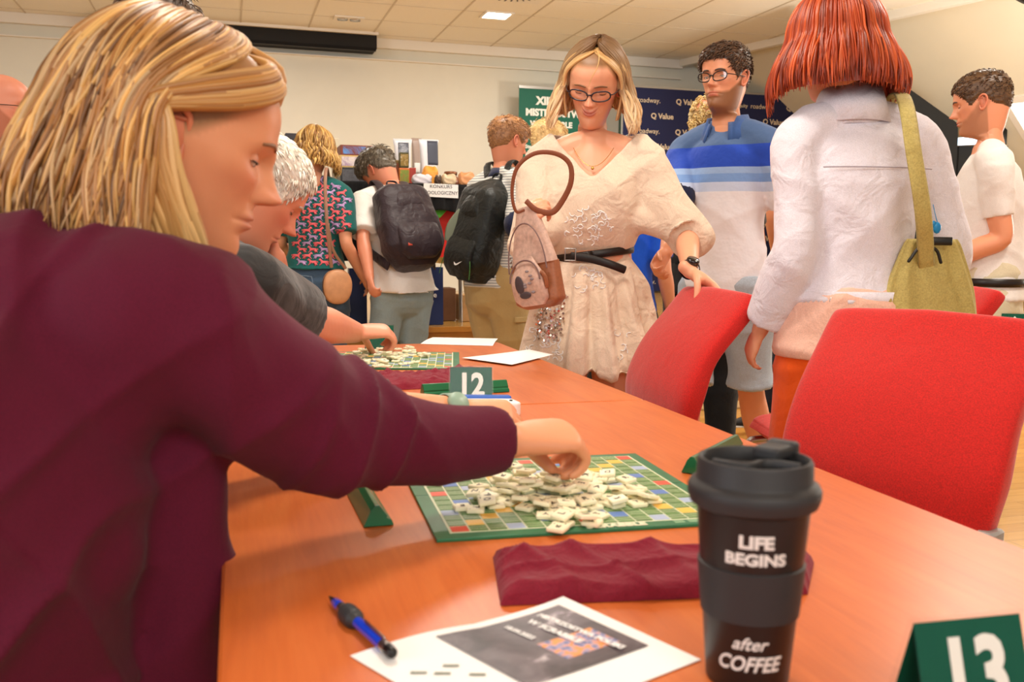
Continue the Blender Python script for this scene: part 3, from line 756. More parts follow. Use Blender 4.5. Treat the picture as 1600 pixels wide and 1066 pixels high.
HZ = np.concatenate([np.linspace(-.2, -.14, 5)[:-1], np.linspace(-.14, .045, 100)[:-1], np.linspace(.045, .1155, 26)])
def head_verts(sex='m', smile=0., jaw=1., nose=1.):
    yf, yb, w = prof(HEADT, HZ)
    if sex == 'f': w = w*np.interp(HZ, [-.13, -.1, -.05, 0], [.9, .86, .93, .98]); yf = yf-np.interp(HZ, [-.12, -.1, -.08], [0, .003, 0])
    w = w*np.interp(HZ, [-.12, -.1, -.04, 0], [1, jaw, (1+jaw)/2, 1])
    Z, A = np.meshgrid(HZ, HA, indexing='ij')
    ca, sa = np.cos(A), np.sin(A); e = np.interp(Z, [-.12, -.08, -.03, .02], [1.12, 1.06, .96, .88])
    X = w[:, None]*np.sign(sa)*np.abs(sa)**e
    Y = np.where(ca > 0, yf[:, None]*np.abs(ca)**(e*.92), -yb[:, None]*-np.abs(ca)**.95)
    front = np.clip(ca*2.2-.3, 0, 1)
    g = lambda x0, z0, sx, su, sd=None: np.exp(-((X-x0)/sx)**2/2-((Z-z0)/np.where(Z > z0, su, sd or su))**2/2)
    g2 = lambda x0, z0, sx, su, sd=None: g(x0, z0, sx, su, sd)+g(-x0, z0, sx, su, sd)
    D = 0*X
    D -= .0105*g2(.031, .003, .0145, .0090)                      # sockets
    D -= .003*g2(.016, .004, .006, .008)
    D += .0042*g2(.030, .0225, .019, .0065) if sex == 'm' else .0022*g2(.030, .021, .018, .006)
    D += .0022*g(0, .02, .009, .008)
    # nose
    br = np.interp(Z, [-.044, -.0385, -.034, -.028, -.02, 0, .012, .022], [0, .003, .0185, .0255, .0215, .0115, .0065, .0])*nose
    D += br*np.exp(-(X/np.interp(Z, [-.034, -.02, .012], [.0088, .0072, .0060]))**2/2)
    D += .0035*g(0, -.0275, .0075, .006)*nose
    D += .0085*g2(.0122, -.0305, .0046, .0065, .0042)
    D -= .0040*g2(.0195, -.029, .004, .010)
    D -= .0035*g2(.0065, -.0375, .0034, .0022)
    # mouth
    D += .0058*np.exp(-((X/.026)**2)**1.4)*np.exp(-((Z+.055)/.017)**2/2)
    zl = -.0585+smile*.9*X**2/.024
    dz = Z-zl; wl = np.exp(-((X/.0225)**2)**2)
    D += .0034*np.exp(-((dz-.0044)/.0032)**2/2)*wl*(1-.25*np.exp(-(X/.004)**2))
    D += .0042*np.exp(-((dz+.0052)/.0038)**2/2)*np.exp(-((X/.019)**2)**2)
    D -= .0048*np.exp(-(dz/.0013)**2/2)*np.exp(-((X/.025)**2)**2)
    D -= .0022*g2(.0265, -.0585+smile*.012, .004, .004)
    D -= .0016*g(0, -.046, .0032, .005)
    D -= .0038*g(0, -.0745, .016, .0055)
    D += .0055*g(0, -.096, .015, .011)
    D += .0038*g2(.042, -.016, .016, .013)*(1+smile*.8)
    D -= .0018*g2(.03, -.044-0*smile, .006, .014)*(1+2*smile)
    Y2 = Y+D*front
    X2 = X+np.sign(X)*(.003*np.exp(-((np.abs(A)-1.05)/.22)**2)*np.exp(-((Z+.012)/.014)**2))
    # temples pulled in
    X2 = X2-np.sign(X)*.0030*np.exp(-((np.abs(A)-1.0)/.3)**2)*np.exp(-((Z-.03)/.02)**2)
    lips = np.clip(np.exp(-((dz-.0036)/.0038)**4)*np.exp(-((X/.0225)**2)**3)+np.exp(-((dz+.0052)/.0050)**4)*np.exp(-((X/.020)**2)**3), 0, 1)*(ca > .5)
    return np.stack([X2, Y2, Z], -1), lips, A
def blendc(a, b, t): return tuple(x*(1-t)+y*t for x, y in zip(a, b))
def add_head(mb, Mx, skin, sex='m', smile=0., jaw=1., nose=1., lid=.25, lips=(190, 100, 88), brow=(70, 48, 34), beard=None, iris=(80, 66, 50), ears=True, hairline=None, stubble=0, blush=.25, bald=False, browth=1., scalp=None, scalpz=.078):
    """lid: 0 wide open, 1 closed (looking down)"""
    Vt, L, A = head_verts(sex, smile, jaw, nose); R, C_, _ = Vt.shape
    X, Y, Z = Vt[..., 0], Vt[..., 1], Vt[..., 2]; ca = np.cos(A)
    red = np.clip(.5*np.exp(-((np.abs(X)-.040)/.02)**2-((Z+.022)/.02)**2)+.7*np.exp(-(X/.012)**2-((Z+.028)/.01)**2), 0, 1)*(ca > .2)*blush
    cols = []
    bm = np.zeros_like(X)
    if beard:
        edge = np.interp(np.abs(A), [0, .25, .5, .9, 1.35, 1.55], [-.044, -.046, -.05, -.045, -.015, .012])
        bm = np.clip((edge-Z)/.012, 0, 1)*(np.abs(A) < 1.75)*np.clip((Z+.155)/.03, 0, 1)*(1-L)
        bm = bm*np.where((np.abs(X) < .02) & (Z > -.070) & (Z < -.062), .3, 1)
    for i in range(R):
        for j in range(C_):
            c = blendc(skin, (206, 92, 72), red[i, j]); c = blendc(c, lips, float(L[i, j])*.62)
            if beard and bm[i, j] > 0: c = blendc(c, beard, float(bm[i, j])*.85)
            if scalp:
                hz = scalpz if abs(A[i, j]) < .6 else np.interp(abs(A[i, j]), [.6, 1.1, 1.5, PI], [scalpz, .035, .0, -.07])
                c = blendc(c, scalp, float(np.clip((Z[i, j]-hz)/.014, 0, 1)))
            cols.append(c)
    k0 = len(mb.v); T0 = mb.T; mb.T = Mx
    flat = Vt.reshape(-1, 3); rows = [[tuple(Vt[i, j]) for j in range(C_)] for i in range(R)]
    mb.grid(rows, col=cols)
    def at(x, z):
        i = int(np.argmin(np.abs(HZ-z))); j = int(np.argmin(np.where(np.cos(A[i]) > 0, np.abs(X[i]-x), 9))); return Y[i, j]
    for s in (-1, 1):
        ex, ez = s*.0312, .0025; ey = at(ex, ez)-.0085; r = .0122
        mb.ell((ex, ey, ez), (r, r, r), 20, col=(232, 226, 220))
        dn = -.12-.9*lid*.6
        ir = Vector((ex, ey, ez))+Vector((0, math.cos(dn), math.sin(dn)))*(r*.52)
        q = Matrix.Rotation(dn, 3, 'X')
        mb.ell(tuple(ir), (.0062, .0060, .0062), 16, M=q, col=iris)
        ir2 = ir+Vector((0, math.cos(dn), math.sin(dn)))*.0016
        mb.ell(tuple(ir2), (.0030, .0049, .0030), 12, M=q, col=(12, 10, 10))
        def lidpatch(e0, e1, rr, col, lash=False):
            g = []
            for k in range(9):
                ring = []
                for h in range(19):
                    az = -1.35+2.7*h/18; t = 1-(az/1.35)**2
                    e = e0*t+(-.12)*(1-t) if True else e0
                    el = e+(e1-e)*k/8
                    ring.append((ex+rr*math.cos(el)*math.sin(az)*1.22, ey+rr*math.cos(el)*math.cos(az), ez+rr*math.sin(el)))
                g.append(ring)
            if e1 < 0: g = [x[::-1] for x in g]
            mb.grid(g, wrap=False, caps=False, col=col)
            return g[0]
        dk = blendc(skin, (150, 70, 60), .18)
        up = .55-1.15*lid
        edge = lidpatch(up, 1.4, .0133, dk); lidpatch(-.55-.1*lid, -1.4, .0131, dk)
        mb.tube([(p[0], p[1]+.0006, p[2]) for p in edge[2:-2]], .0006 if sex == 'm' else .0010, sub=1, n=6, col=(40, 26, 22))
        bp = []
        for k in range(7):
            u = k/6; x = s*(.013+.034*u); z = .0205+.0045*math.sin(u*2.2)-.003*u*u*1.4; bp.append((x, at(x, z)+.0010, z))
        mb.tube(bp, [((.0022+.001*math.sin(u*PI/6))*browth, .0012) for u in range(7)], side=(0, 0, 1), sub=2, n=8, col=brow)
        if ears:
            er = blendc(skin, (206, 92, 72), .3); ew = .074 if sex == 'm' else .072
            def E(y, z, o): return (s*(ew+o*.9-.003), y*.88-.004, z*.9)
            mb.tube([E(.012, .004, .000), E(.008, .020, .006), E(-.006, .028, .012), E(-.018, .022, .015), E(-.022, .006, .013), E(-.016, -.012, .010), E(-.006, -.026, .006), E(.004, -.031, .003), E(.010, -.024, .001), E(.010, -.010, .0)],
                    [.003, .0035, .0038, .0038, .0036, .0036, .0048, .0052, .0036, .002], n=10, sub=3, col=er)
            mb.ell(E(-.003, 0, .003), (.005, .014, .024), 14, M=Matrix.Rotation(s*.35, 3, 'Z'), col=er)
            mb.tube([E(.004, .016, .006), E(-.008, .014, .010), E(-.010, 0, .009), E(-.004, -.012, .006)], .0026, n=8, sub=3, col=blendc(skin, (150, 60, 50), .3))
    mb.T = T0
def hand(mb, w, d, n, right, size=1., curl=.5, thumb=(.5, .6), spread=.06, curls=None, wr=.022, pinch=None):
    """w wrist, d finger direction, n direction out of the palm; five tapered fingers with bent knuckles"""
    w, d, n = Vector(w), Vector(d).normalized(), Vector(n); n = (n-d*n.dot(d)).normalized()
    t = d.cross(n)*(1 if right else -1)
    S = size
    kn = w+d*.088*S
    mb.tube([tuple(w-d*.02*S), tuple(w+d*.012*S), tuple(w+d*.05*S+t*.003*S), tuple(w+d*.085*S)], [(wr*1.15, wr*.85), (wr*1.25*S, .0175*S), (.039*S, .0165*S), (.040*S, .0125*S)], side=tuple(t), sub=4, n=18)
    # ball of the thumb
    mb.tube([tuple(w+d*.012*S+t*.012*S+n*.006*S), tuple(w+d*.045*S+t*.026*S+n*.010*S)], [.014*S, .0155*S], sub=3, n=12)
    fl = ((.031, .070, .0088, 1), (.0105, .079, .0090, 0), (-.0105, .073, .0086, -1), (-.030, .057, .0076, -2))
    tips = []
    for k, (o, L, r, sp) in enumerate(fl):
        c = curls[k] if curls else curl
        a = w+d*(.086-.004*abs(k-1))*S+t*o*S
        fd = (d+t*spread*sp).normalized(); pts = [a-fd*.02*S]; rd = [r*S*.9]
        p = a.copy(); pts.append(p.copy()); rd.append(r*S*1.06)
        ang = 0
        for q, (fr, k_) in enumerate(((.46, .85), (.30, 1.15), (.24, .75))):
            ang += c*k_
            dd = fd*math.cos(ang)+n*math.sin(ang)
            p = p+dd*L*fr*S; pts.append(p.copy()); rd.append(r*S*(1.0, .93, .78)[q])
        mb.tube([tuple(x) for x in pts], rd, sub=3, n=10); tips.append(p)
    b = w+d*.022*S+t*.024*S+n*.004*S
    ta, tc = thumb
    td = (d*.62+t*math.cos(ta)*.8+n*math.sin(ta)*.9).normalized()
    p1 = b+td*.036*S; td2 = (td+n*tc*.5-t*tc*.55+d*.25).normalized(); p2 = p1+td2*.030*S; td3 = (td2+n*tc*.35-t*tc*.4).normalized(); p3 = p2+td3*.023*S
    if pinch is not None:
        q = Vector(pinch); p3 = q; p1 = b+(q-b)*.42+t*.012*S; p2 = b+(q-b)*.74+t*.010*S
    mb.tube([tuple(b-td*.012*S), tuple(b), tuple(p1), tuple(p2), tuple(p3)], [.011*S, .0125*S, .0108*S, .0102*S, .0082*S], sub=3, n=12)
    return tips
def ik(a, b, l1, l2, pole):
    a, b, pole = Vector(a), Vector(b), Vector(pole); v = b-a; L = v.length; mx = (l1+l2)*.995
    if L > mx: b = a+v*(mx/L); v = b-a; L = mx
    x = (l1*l1-l2*l2+L*L)/(2*L); h = math.sqrt(max(l1*l1-x*x, 0)); u = v/L
    pd = pole-u*pole.dot(u); pd.normalize(); return a+u*x+pd*h, b
class Fig:
    def __init__(s, loc, th, H=1.74, sex='m', fat=1., lean=0., side=0., twist=0., seat=None, sh=1.):
        s.o = Vector(loc); s.f = V(math.sin(th), math.cos(th), 0); s.r = V(math.cos(th), -math.sin(th), 0); s.th = th
        s.H, s.sex, s.fat = H, sex, fat; s.z = V(0, 0, 1); s.mf = sex == 'm'
        hz = (.525*H if seat is None else seat)
        s.hip = s.o+s.z*hz
        sp = [(0, 0), (.06, .5), (.12, .8), (.19, 1.), (.25, 1.1), (.30, 1.15), (.335, 1.1)]
        s.sp = []; p = s.hip.copy(); last = 0
        for d, k in sp:
            a = lean*k; b = side*k; dr = (s.z*math.cos(a)*math.cos(b)+s.f*math.sin(a)+s.r*math.sin(b)).normalized()
            p = p+dr*(d-last)*H; last = d; s.sp.append((p.copy(), dr))
        s.up = s.sp[-1][1]; s.ft = (s.f-s.up*s.f.dot(s.up)).normalized()
        if twist: s.ft = (Matrix.Rotation(-twist, 3, s.up) @ s.ft)
        s.rt = s.ft.cross(s.up).normalized()
        w = (.107 if s.mf else .097)*H*sh; s.shw = w
        nb = s.sp[-1][0]; s.nb = nb
        s.J = {}
        for k, sg in (('L', -1), ('R', 1)):
            s.J['sh'+k] = nb-s.up*.034*H+s.rt*sg*w
            s.J['hip'+k] = s.hip+s.r*sg*.052*H-s.z*.01*H
            s.arm(k, s.J['sh'+k]-s.z*.30*H+s.rt*sg*.05*H+s.ft*.03, -s.ft)
            s.leg(k, s.o+s.r*sg*.06*H+s.z*.045*H, s.f)
        s.neck(0, 0)
    def W(s, x, y, z): return s.o+s.r*x+s.f*y+s.z*z
    def arm(s, k, target, pole, hd=None, hn=None):
        e, w = ik(s.J['sh'+k], target, .172*s.H, .150*s.H, pole); s.J['el'+k] = e; s.J['wr'+k] = w
        d = (w-e).normalized(); s.J['hd'+k] = Vector(hd).normalized() if hd is not None else d
        inn = s.rt*(-1 if k == 'R' else 1); s.J['hn'+k] = Vector(hn) if hn is not None else inn
    def leg(s, k, target, pole=None, toe=None):
        e, w = ik(s.J['hip'+k], target, .245*s.H, .235*s.H, pole if pole is not None else s.f); s.J['kn'+k] = e; s.J['an'+k] = w
        s.J['toe'+k] = (Vector(toe) if toe is not None else s.f).normalized()
    def neck(s, fwd=0, sidew=0, yaw=0, pitch=0, roll=0, size=1., centre=None):
        """yaw: absolute compass of the face; pitch>0 looks down"""
        s.hs = size
        yw = s.th+yaw
        Rz = Matrix.Rotation(-yw, 4, 'Z') @ Matrix.Rotation(-pitch, 4, 'X') @ Matrix.Rotation(roll, 4, 'Y')
        if centre is None:
            c = s.nb+s.up*.117*s.H+s.ft*(.018+fwd)+s.rt*sidew
            c = c+(Rz.to_3x3() @ V(0, .012, 0))
        else: c = Vector(centre)
        s.hc = c; s.HM = Matrix.Translation(c) @ Rz @ Matrix.Scale(size, 4)
    def tor(s, ease=0., i0=0, i1=6, sc=1.):
        f = s.fat
        A = [(.098, .070), (.094, .070), (.086, .066), (.092, .068), (.098, .068), (.086, .054), (.044, .040)] if s.mf else \
            [(.100, .072), (.090, .064), (.076, .056), (.082, .062), (.088, .064), (.078, .050), (.040, .036)]
        ps = [tuple(s.sp[i][0]) for i in range(i0, i1+1)]
        rs = [(A[i][0]*s.H*(f if i < 5 else 1)+ease, A[i][1]*s.H*(f*(1.06 if i < 4 and f > 1 else 1) if i < 5 else 1)+ease) for i in range(i0, i1+1)]
        return ps, rs
    def sidev(s): return [tuple(s.r)]*3+[tuple((s.r+s.rt).normalized())]*2+[tuple(s.rt)]*2
    def armp(s, k, ease=0., frac=1., wide=0.):
        a, e, w = s.J['sh'+k], s.J['el'+k], s.J['wr'+k]; H, f = s.H, (1+(s.fat-1)*.6)*(1 if s.mf else .88)
        inn = (s.nb-s.up*.03*H).lerp(a, .35)
        P_ = [inn, a, a.lerp(e, .35), a.lerp(e, .7), e, e.lerp(w, .3), e.lerp(w, .65), w]
        R_ = [.036, .034, .031, .027, .0235, .0245, .020, .0152]
        R_ = [r*H*f+ease for r in R_]
        if frac < 1:      # cut along the arm: frac of total length (upper 0-.5, fore .5-1)
            t = frac*2
            out = [(P_[0], R_[0]), (P_[1], R_[1]+wide*.3)]
            if t <= 1:
                out += [(a.lerp(e, t*.55), R_[2]+wide*.6), (a.lerp(e, t), (R_[2]*(1-t)+R_[4]*t)+wide)]
            else:
                out += [(P_[2], R_[2]+wide*.4), (P_[3], R_[3]+wide*.6), (e, R_[4]+wide*.8), (e.lerp(w, (t-1)*.5), R_[5]+wide), (e.lerp(w, t-1), R_[6]+wide)]
            P_, R_ = [o[0] for o in out], [o[1] for o in out]
        return [tuple(p) for p in P_], R_
    def legp(s, k, ease=0., frac=1., wide=0.):
        h, n, a = s.J['hip'+k], s.J['kn'+k], s.J['an'+k]; H = s.H; f = 1+(s.fat-1)*.7
        P_ = [h+s.z*.03*H, h, h.lerp(n, .35), h.lerp(n, .75), n, n.lerp(a, .3), n.lerp(a, .65), a]
        R_ = [.05, .058, .052, .040, .034, .036, .028, .022]
        R_ = [r*H*f+ease for r in R_]
        T = [-.1, 0, .175, .375, .5, .65, .825, 1.]
        if frac < 1:
            out = [(p, r+wide*max(t, 0)) for p, r, t in zip(P_, R_, T) if t < frac-.02]
            i = max(j for j, t in enumerate(T) if t < frac-.02); u = (frac-T[i])/(T[i+1]-T[i])
            out.append((P_[i].lerp(P_[i+1], u), R_[i]*(1-u)+R_[i+1]*u+wide)); P_, R_ = [o[0] for o in out], [o[1] for o in out]
        else: R_ = [r+wide*max(t, 0) for r, t in zip(R_, T)]
        return [tuple(p) for p in P_], R_
    def start(s, label, group=None):
        s.root = thing('person', label, 'person', tuple(s.o), 0, group); return s.root
    def body(s, skin, voxel=.006, legs=True, hands=None, feet=True, head=None, arms=('L', 'R'), smooth=3, extra=None, hsize=None):
        mb = MB(); ps, rs = s.tor(-.004); mb.tube(ps, rs, side=s.sidev(), sub=4, n=28)
        nk0, nk1 = s.nb-s.up*.03*s.H, s.hc+(s.HM.to_3x3() @ V(0, -.022, -.098))
        mb.tube([tuple(nk0), tuple(nk0.lerp(nk1, .5)), tuple(nk1)], [(.042*s.H, .036*s.H), .031*s.H if s.mf else .0265*s.H, (.027*s.H, .0225*s.H) if s.mf else (.0245*s.H, .021*s.H)], side=tuple(s.rt), sub=4, n=20)
        for k, sg in (('L', -1), ('R', 1)):     # slope of the shoulders
            mb.tube([tuple(s.nb+s.up*.012*s.H), tuple(s.nb.lerp(s.J['sh'+k], .5)+s.up*.010*s.H), tuple(s.J['sh'+k])], [.022*s.H, .028*s.H, .033*s.H*(1 if s.mf else .88)], sub=4, n=14)
        for k in arms:
            ps, rs = s.armp(k); mb.tube(ps, rs, sub=4, n=16)
            hk = dict((hands or {}).get(k, {})); hs = hk.pop('size', hsize or (s.H/1.75*(1 if s.mf else .92)))
            hand(mb, s.J['wr'+k], s.J['hd'+k], s.J['hn'+k], k == 'R', size=hs, wr=.0155*s.H*(1 if s.mf else .9), **hk)
        if legs:
            for k in 'LR':
                ps, rs = s.legp(k, -.002); mb.tube(ps, rs, sub=4, n=18)
                if feet:
                    a = s.J['an'+k]; t = s.J['toe'+k]
                    mb.tube([tuple(a-t*.045+V(0, 0, -.025)), tuple(a+t*.02+V(0, 0, -.035)), tuple(a+t*.10+V(0, 0, -.05)), tuple(a+t*.165+V(0, 0, -.055))], [(.03, .03), (.036, .036), (.042, .022), (.03, .014)], side=tuple(t.cross(V(0, 0, 1))), sub=3, n=14)
        if extra: extra(mb)
        co, fs, no = fuse(mb, voxel, smooth)
        out = MB(); out._add([tuple(c) for c in co], fs, col=tuple(skin))
        h = dict(head or {}); add_head(out, s.HM, skin, sex=s.sex, **h)
        return out.build('body', SKINM, s.root, off=s.o, color=True)
    def cloth(s, name, mat, mk, voxel=.009, wr=None, cut=None, smooth=3, color=None, solid=.003, extra=None, parent=None):
        """mk(mb) lays the garment's shapes; wr(co) creases; cut(co) -> bool array of points to open"""
        mb = MB(); mk(mb); co, fs, no = fuse(mb, voxel, smooth)
        if wr is not None: co = co+no*wr(co)[:, None]
        if cut is not None:
            kill = cut(co); fs = [f for f in fs if not any(kill[i] for i in f)]
            use = sorted({i for f in fs for i in f}); mp = {k: i for i, k in enumerate(use)}
            co = co[use]; fs = [tuple(mp[i] for i in f) for f in fs]
            ec = {}
            for f in fs:
                for a, b in zip(f, f[1:]+f[:1]): ec[(min(a, b), max(a, b))] = ec.get((min(a, b), max(a, b)), 0)+1
            nb_ = {}
            for (a, b), n_ in ec.items():
                if n_ == 1: nb_.setdefault(a, []).append(b); nb_.setdefault(b, []).append(a)
            ks = [k for k in nb_ if len(nb_[k]) == 2]
            if ks:
                ka = np.array(ks); n0 = np.array([nb_[k][0] for k in ks]); n1 = np.array([nb_[k][1] for k in ks])
                for _ in range(14): co[ka] = co[ka]*.4+(co[n0]+co[n1])*.3
        out = MB(); out._add([tuple(c) for c in co], fs, col=None)
        if color is not None: out.c = color(co)
        if extra: extra(out)
        o = out.build(name, mat, parent or s.root, off=s.o, color=color is not None)
        if cut is not None and solid:
            sm = o.modifiers.new('s', 'SOLIDIFY'); sm.thickness = solid; sm.offset = 0
        return o
    def shirt(s, mat, name='shirt', ease=.014, sleeve=.4, wide=.006, hem=0, voxel=.009, wrk=1., cut=None, neckup=.0, color=None, smooth=3, i0=0, i1=6, flare=0, extra=None, mkx=None, arms='LR', drop=.03, seed=0):
        def mk(mb):
            ps, rs = s.tor(ease, i0, i1); ps = [tuple(Vector(ps[0])-s.z*drop)]+ps; rs = [(rs[0][0]+flare, rs[0][1]+flare)]+rs
            rs[-1] = (rs[-1][0]*.84, rs[-1][1]*.84); rs[0] = (rs[0][0]+.010, rs[0][1]+.012); rs[1] = (rs[1][0]+.006, rs[1][1]+.008)
            mb.tube(ps, rs, side=([tuple(s.r)]+s.sidev())[:1]+s.sidev()[i0:i1+1], sub=4, n=30, round_ends=False)
            for k, sg in (('L', -1), ('R', 1)):
                mb.tube([tuple(s.nb+s.up*(.006+neckup)*s.H), tuple(s.nb.lerp(s.J['sh'+k], .5)+s.up*.012*s.H), tuple(s.J['sh'+k])], [.026*s.H+ease*.3, .028*s.H+ease*.7, .034*s.H*(1 if s.mf else .88)+ease*.8], sub=4, n=16)
                if k in arms:
                    ps, rs = s.armp(k, ease*.6, sleeve, wide); mb.tube(ps, rs, sub=4, n=18, round_ends=False)
            if mkx: mkx(mb)
        def wr(co):
            up = np.array(s.up); r = np.array(s.r)
            w = folds(co, up*1.+r*.5, 34, .008*wrk, seed)+folds(co, up*.8-r*.9, 26, .007*wrk, seed+3)+.0035*wrk*snoise(co, 14, seed)
            return w-.003*wrk
        return s.cloth(name, mat, mk, voxel, wr, cut, smooth, color, extra=extra)
    def pants(s, mat, name='trousers', ease=.010, frac=.97, wide=.012, voxel=.009, wrk=1., color=None, top=.05, cut=None, seed=4):
        def mk(mb):
            ps, rs = s.tor(ease, 0, 1); ps = [tuple(s.hip-s.z*.045*s.H)]+ps; rs = [(rs[0][0]*.96, rs[0][1])]+rs
            if top <= .02: ps, rs = ps[:2], rs[:2]
            mb.tube(ps, rs, side=tuple(s.r), sub=4, n=28)
            for k in 'LR':
                ps, rs = s.legp(k, ease, frac, wide); mb.tube(ps, rs, sub=4, n=20, round_ends=False)
        def wr(co): return folds(co, (0, .2, 1), 38, .007*wrk, seed)+folds(co, tuple(s.r*.7+s.z*.7), 30, .006*wrk, seed+2)-.004*wrk
        return s.cloth(name, mat, mk, voxel, wr, cut, color=color)
    def shoes(s, mat, sole=None):
        for k in 'LR':
            a = s.J['an'+k]; t = s.J['toe'+k]; m = MB()
            m.tube([tuple(a-t*.06+V(0, 0, -.028)), tuple(a+t*.0+V(0, 0, -.02)), tuple(a+t*.08+V(0, 0, -.034)), tuple(a+t*.15+V(0, 0, -.043)), tuple(a+t*.195+V(0, 0, -.048))], [(.034, .038), (.042, .048), (.047, .034), (.044, .026), (.028, .016)], side=tuple(t.cross(V(0, 0, 1))), sub=4, n=18)
            o = m.build('shoe', mat, s.root, off=s.o)
            m = MB(); m.tube([tuple(a-t*.065+V(0, 0, -.066)), tuple(a+t*.06+V(0, 0, -.066)), tuple(a+t*.20+V(0, 0, -.066))], [(.036, .009), (.048, .009), (.034, .009)], side=tuple(t.cross(V(0, 0, 1))), sub=4, n=16)
            m.build('sole', sole or M['white'], o)
            for c in o.children:
                for v in c.data.vertices: v.co -= s.o
# ---------------------------------------------------------------- hair
def hairmat(name, rough=.42):
    m, nt, b = newmat(name); a = nt.nodes.new('ShaderNodeAttribute'); a.attribute_name = 'tone'
    nt.links.new(a.outputs['Color'], b.inputs['Base Color']); setin(b, Roughness=rough); b.inputs['Specular IOR Level'].default_value = .45
    b.inputs['Anisotropic'].default_value = .5; return m
HAIR = hairmat('hair')
def sk(a, z, off):
    """point on the skull at azimuth a (0 face, pi back) and height z, lifted by off"""
    yf, yb, w = prof(HEADT, np.array([z])); yy = yf[0] if math.cos(a) > 0 else -yb[0]
    return ((w[0]+off)*math.sin(a), (yy+off)*math.cos(a), z)
def lock(mb, pts, r0, flat=.45, col=(120, 90, 50), sub=4, n=6, tip=.15, side=None, colend=None):
    k = len(pts); rad = []
    for i in range(k):
        t = i/(k-1); w = (min(1, .35+t*3))*(1-max(0, (t-.62)/.38)**1.6*(1-tip)); rad.append((r0*w, r0*w*flat))
    o = mb.tube([tuple(p) for p in pts], rad, side=side, sub=sub, n=n, round_ends=False, col=col)
    if colend:
        tot = len(mb.v)-o
        for i in range(tot):
            t = i/tot; mb.c[o+i] = blendc(col, colend, min(1, t*1.2))
def pal(rng, cols, jit=.08):
    c = rng.choice(cols); k = 1+rng.uniform(-jit, jit); return tuple(min(255, x*k) for x in c)
def short_hair(fig, cols, hl=.055, side_z=.0, nape=-.06, thick=.010, topth=.022, n=900, fade=.35, ln=.03, seed=1, sweep=(0, .4, -.4), thin=0., rough=.0018, up=.3):
    """cropped hair: scalp shell with soft edge plus many short strands"""
    rng = random.Random(seed); Vt, L, A = head_verts(fig.sex); R, C_, _ = Vt.shape
    aa = np.abs(A); Z = Vt[..., 2]
    line = np.interp(aa, [0, .45, .8, 1.05, 1.25, 1.6, 1.75, 2.0, PI], [hl, hl+.002, hl-.012, .02+side_z*.5, side_z-.01, side_z+.022, side_z+.01, nape+.03, nape])
    m_ = np.clip((Z-line)/.012, 0, 1)
    Nn = np.zeros_like(Vt); c = np.array([0, -.01, .02]); Nn = Vt-c; Nn /= np.linalg.norm(Nn, axis=-1)[..., None]
    tk = (thick*np.interp(Z, [nape, .03, .07, .1155], [fade, .8, 1.2, topth/thick]))*m_
    W = Vt+Nn*(tk[..., None]+.0002)
    W = W+Nn*(rough*snoise(W.reshape(-1, 3), 240, seed, 3).reshape(R, C_)*m_)[..., None]
    mb = MB(); mb.T = fig.HM
    fs = []; idx = {}; vs = []; cl = []
    for i in range(R):
        for j in range(C_):
            if m_[i, j] > 0 or (i+1 < R and m_[i+1, j] > 0): 
                idx[(i, j)] = len(vs); vs.append(tuple(W[i, j])); cl.append(blendc(blendc(cols[0], cols[-1], .3), pal(rng, cols, .15), .6))
    for i in range(R-1):
        for j in range(C_):
            q = [(i, j), (i, (j+1) % C_), (i+1, (j+1) % C_), (i+1, j)]
            if all(k in idx for k in q): fs.append(tuple(idx[k] for k in q))
    top = [idx[(R-1, j)] for j in range(C_) if (R-1, j) in idx]
    if len(top) > 3: fs.append(tuple(top))
    mb._add(vs, fs, col=cl)
    flatW = W.reshape(-1, 3); fm = m_.reshape(-1); fn = Nn.reshape(-1, 3); ft_ = tk.reshape(-1)
    sel = [i for i in range(len(fm)) if fm[i] > .35]
    wts = None
    sw = Vector(sweep)
    for _ in range(n):
        i = rng.choice(sel); p = Vector(flatW[i]); nn = Vector(fn[i])
        if rng.random() < .5 and p.z < .03: continue
        k = np.interp(p.z, [nape, .04, .1], [fade*.5, .8, 1.2]); l = ln*k*rng.uniform(.6, 1.2)
        d = (sw+V(p.x*5, 0, -max(0, .09-p.z)*12)+V(rng.uniform(-.3, .3), rng.uniform(-.3, .3), rng.uniform(-.2, .2)))
        d = (d-nn*d.dot(nn)).normalized(); p0 = p-nn*.004
        p1 = p+d*l*.5+nn*l*up*.6; p2 = p+d*l+nn*l*up*.5
        lock(mb, [p0, p1, p2], .0016+.0014*rng.random(), .6, pal(rng, cols, .15), sub=2, n=4)
    o = mb.build('hair', HAIR, fig.root, off=None, color=True)
    for v in o.data.vertices: v.co -= fig.o
    return o
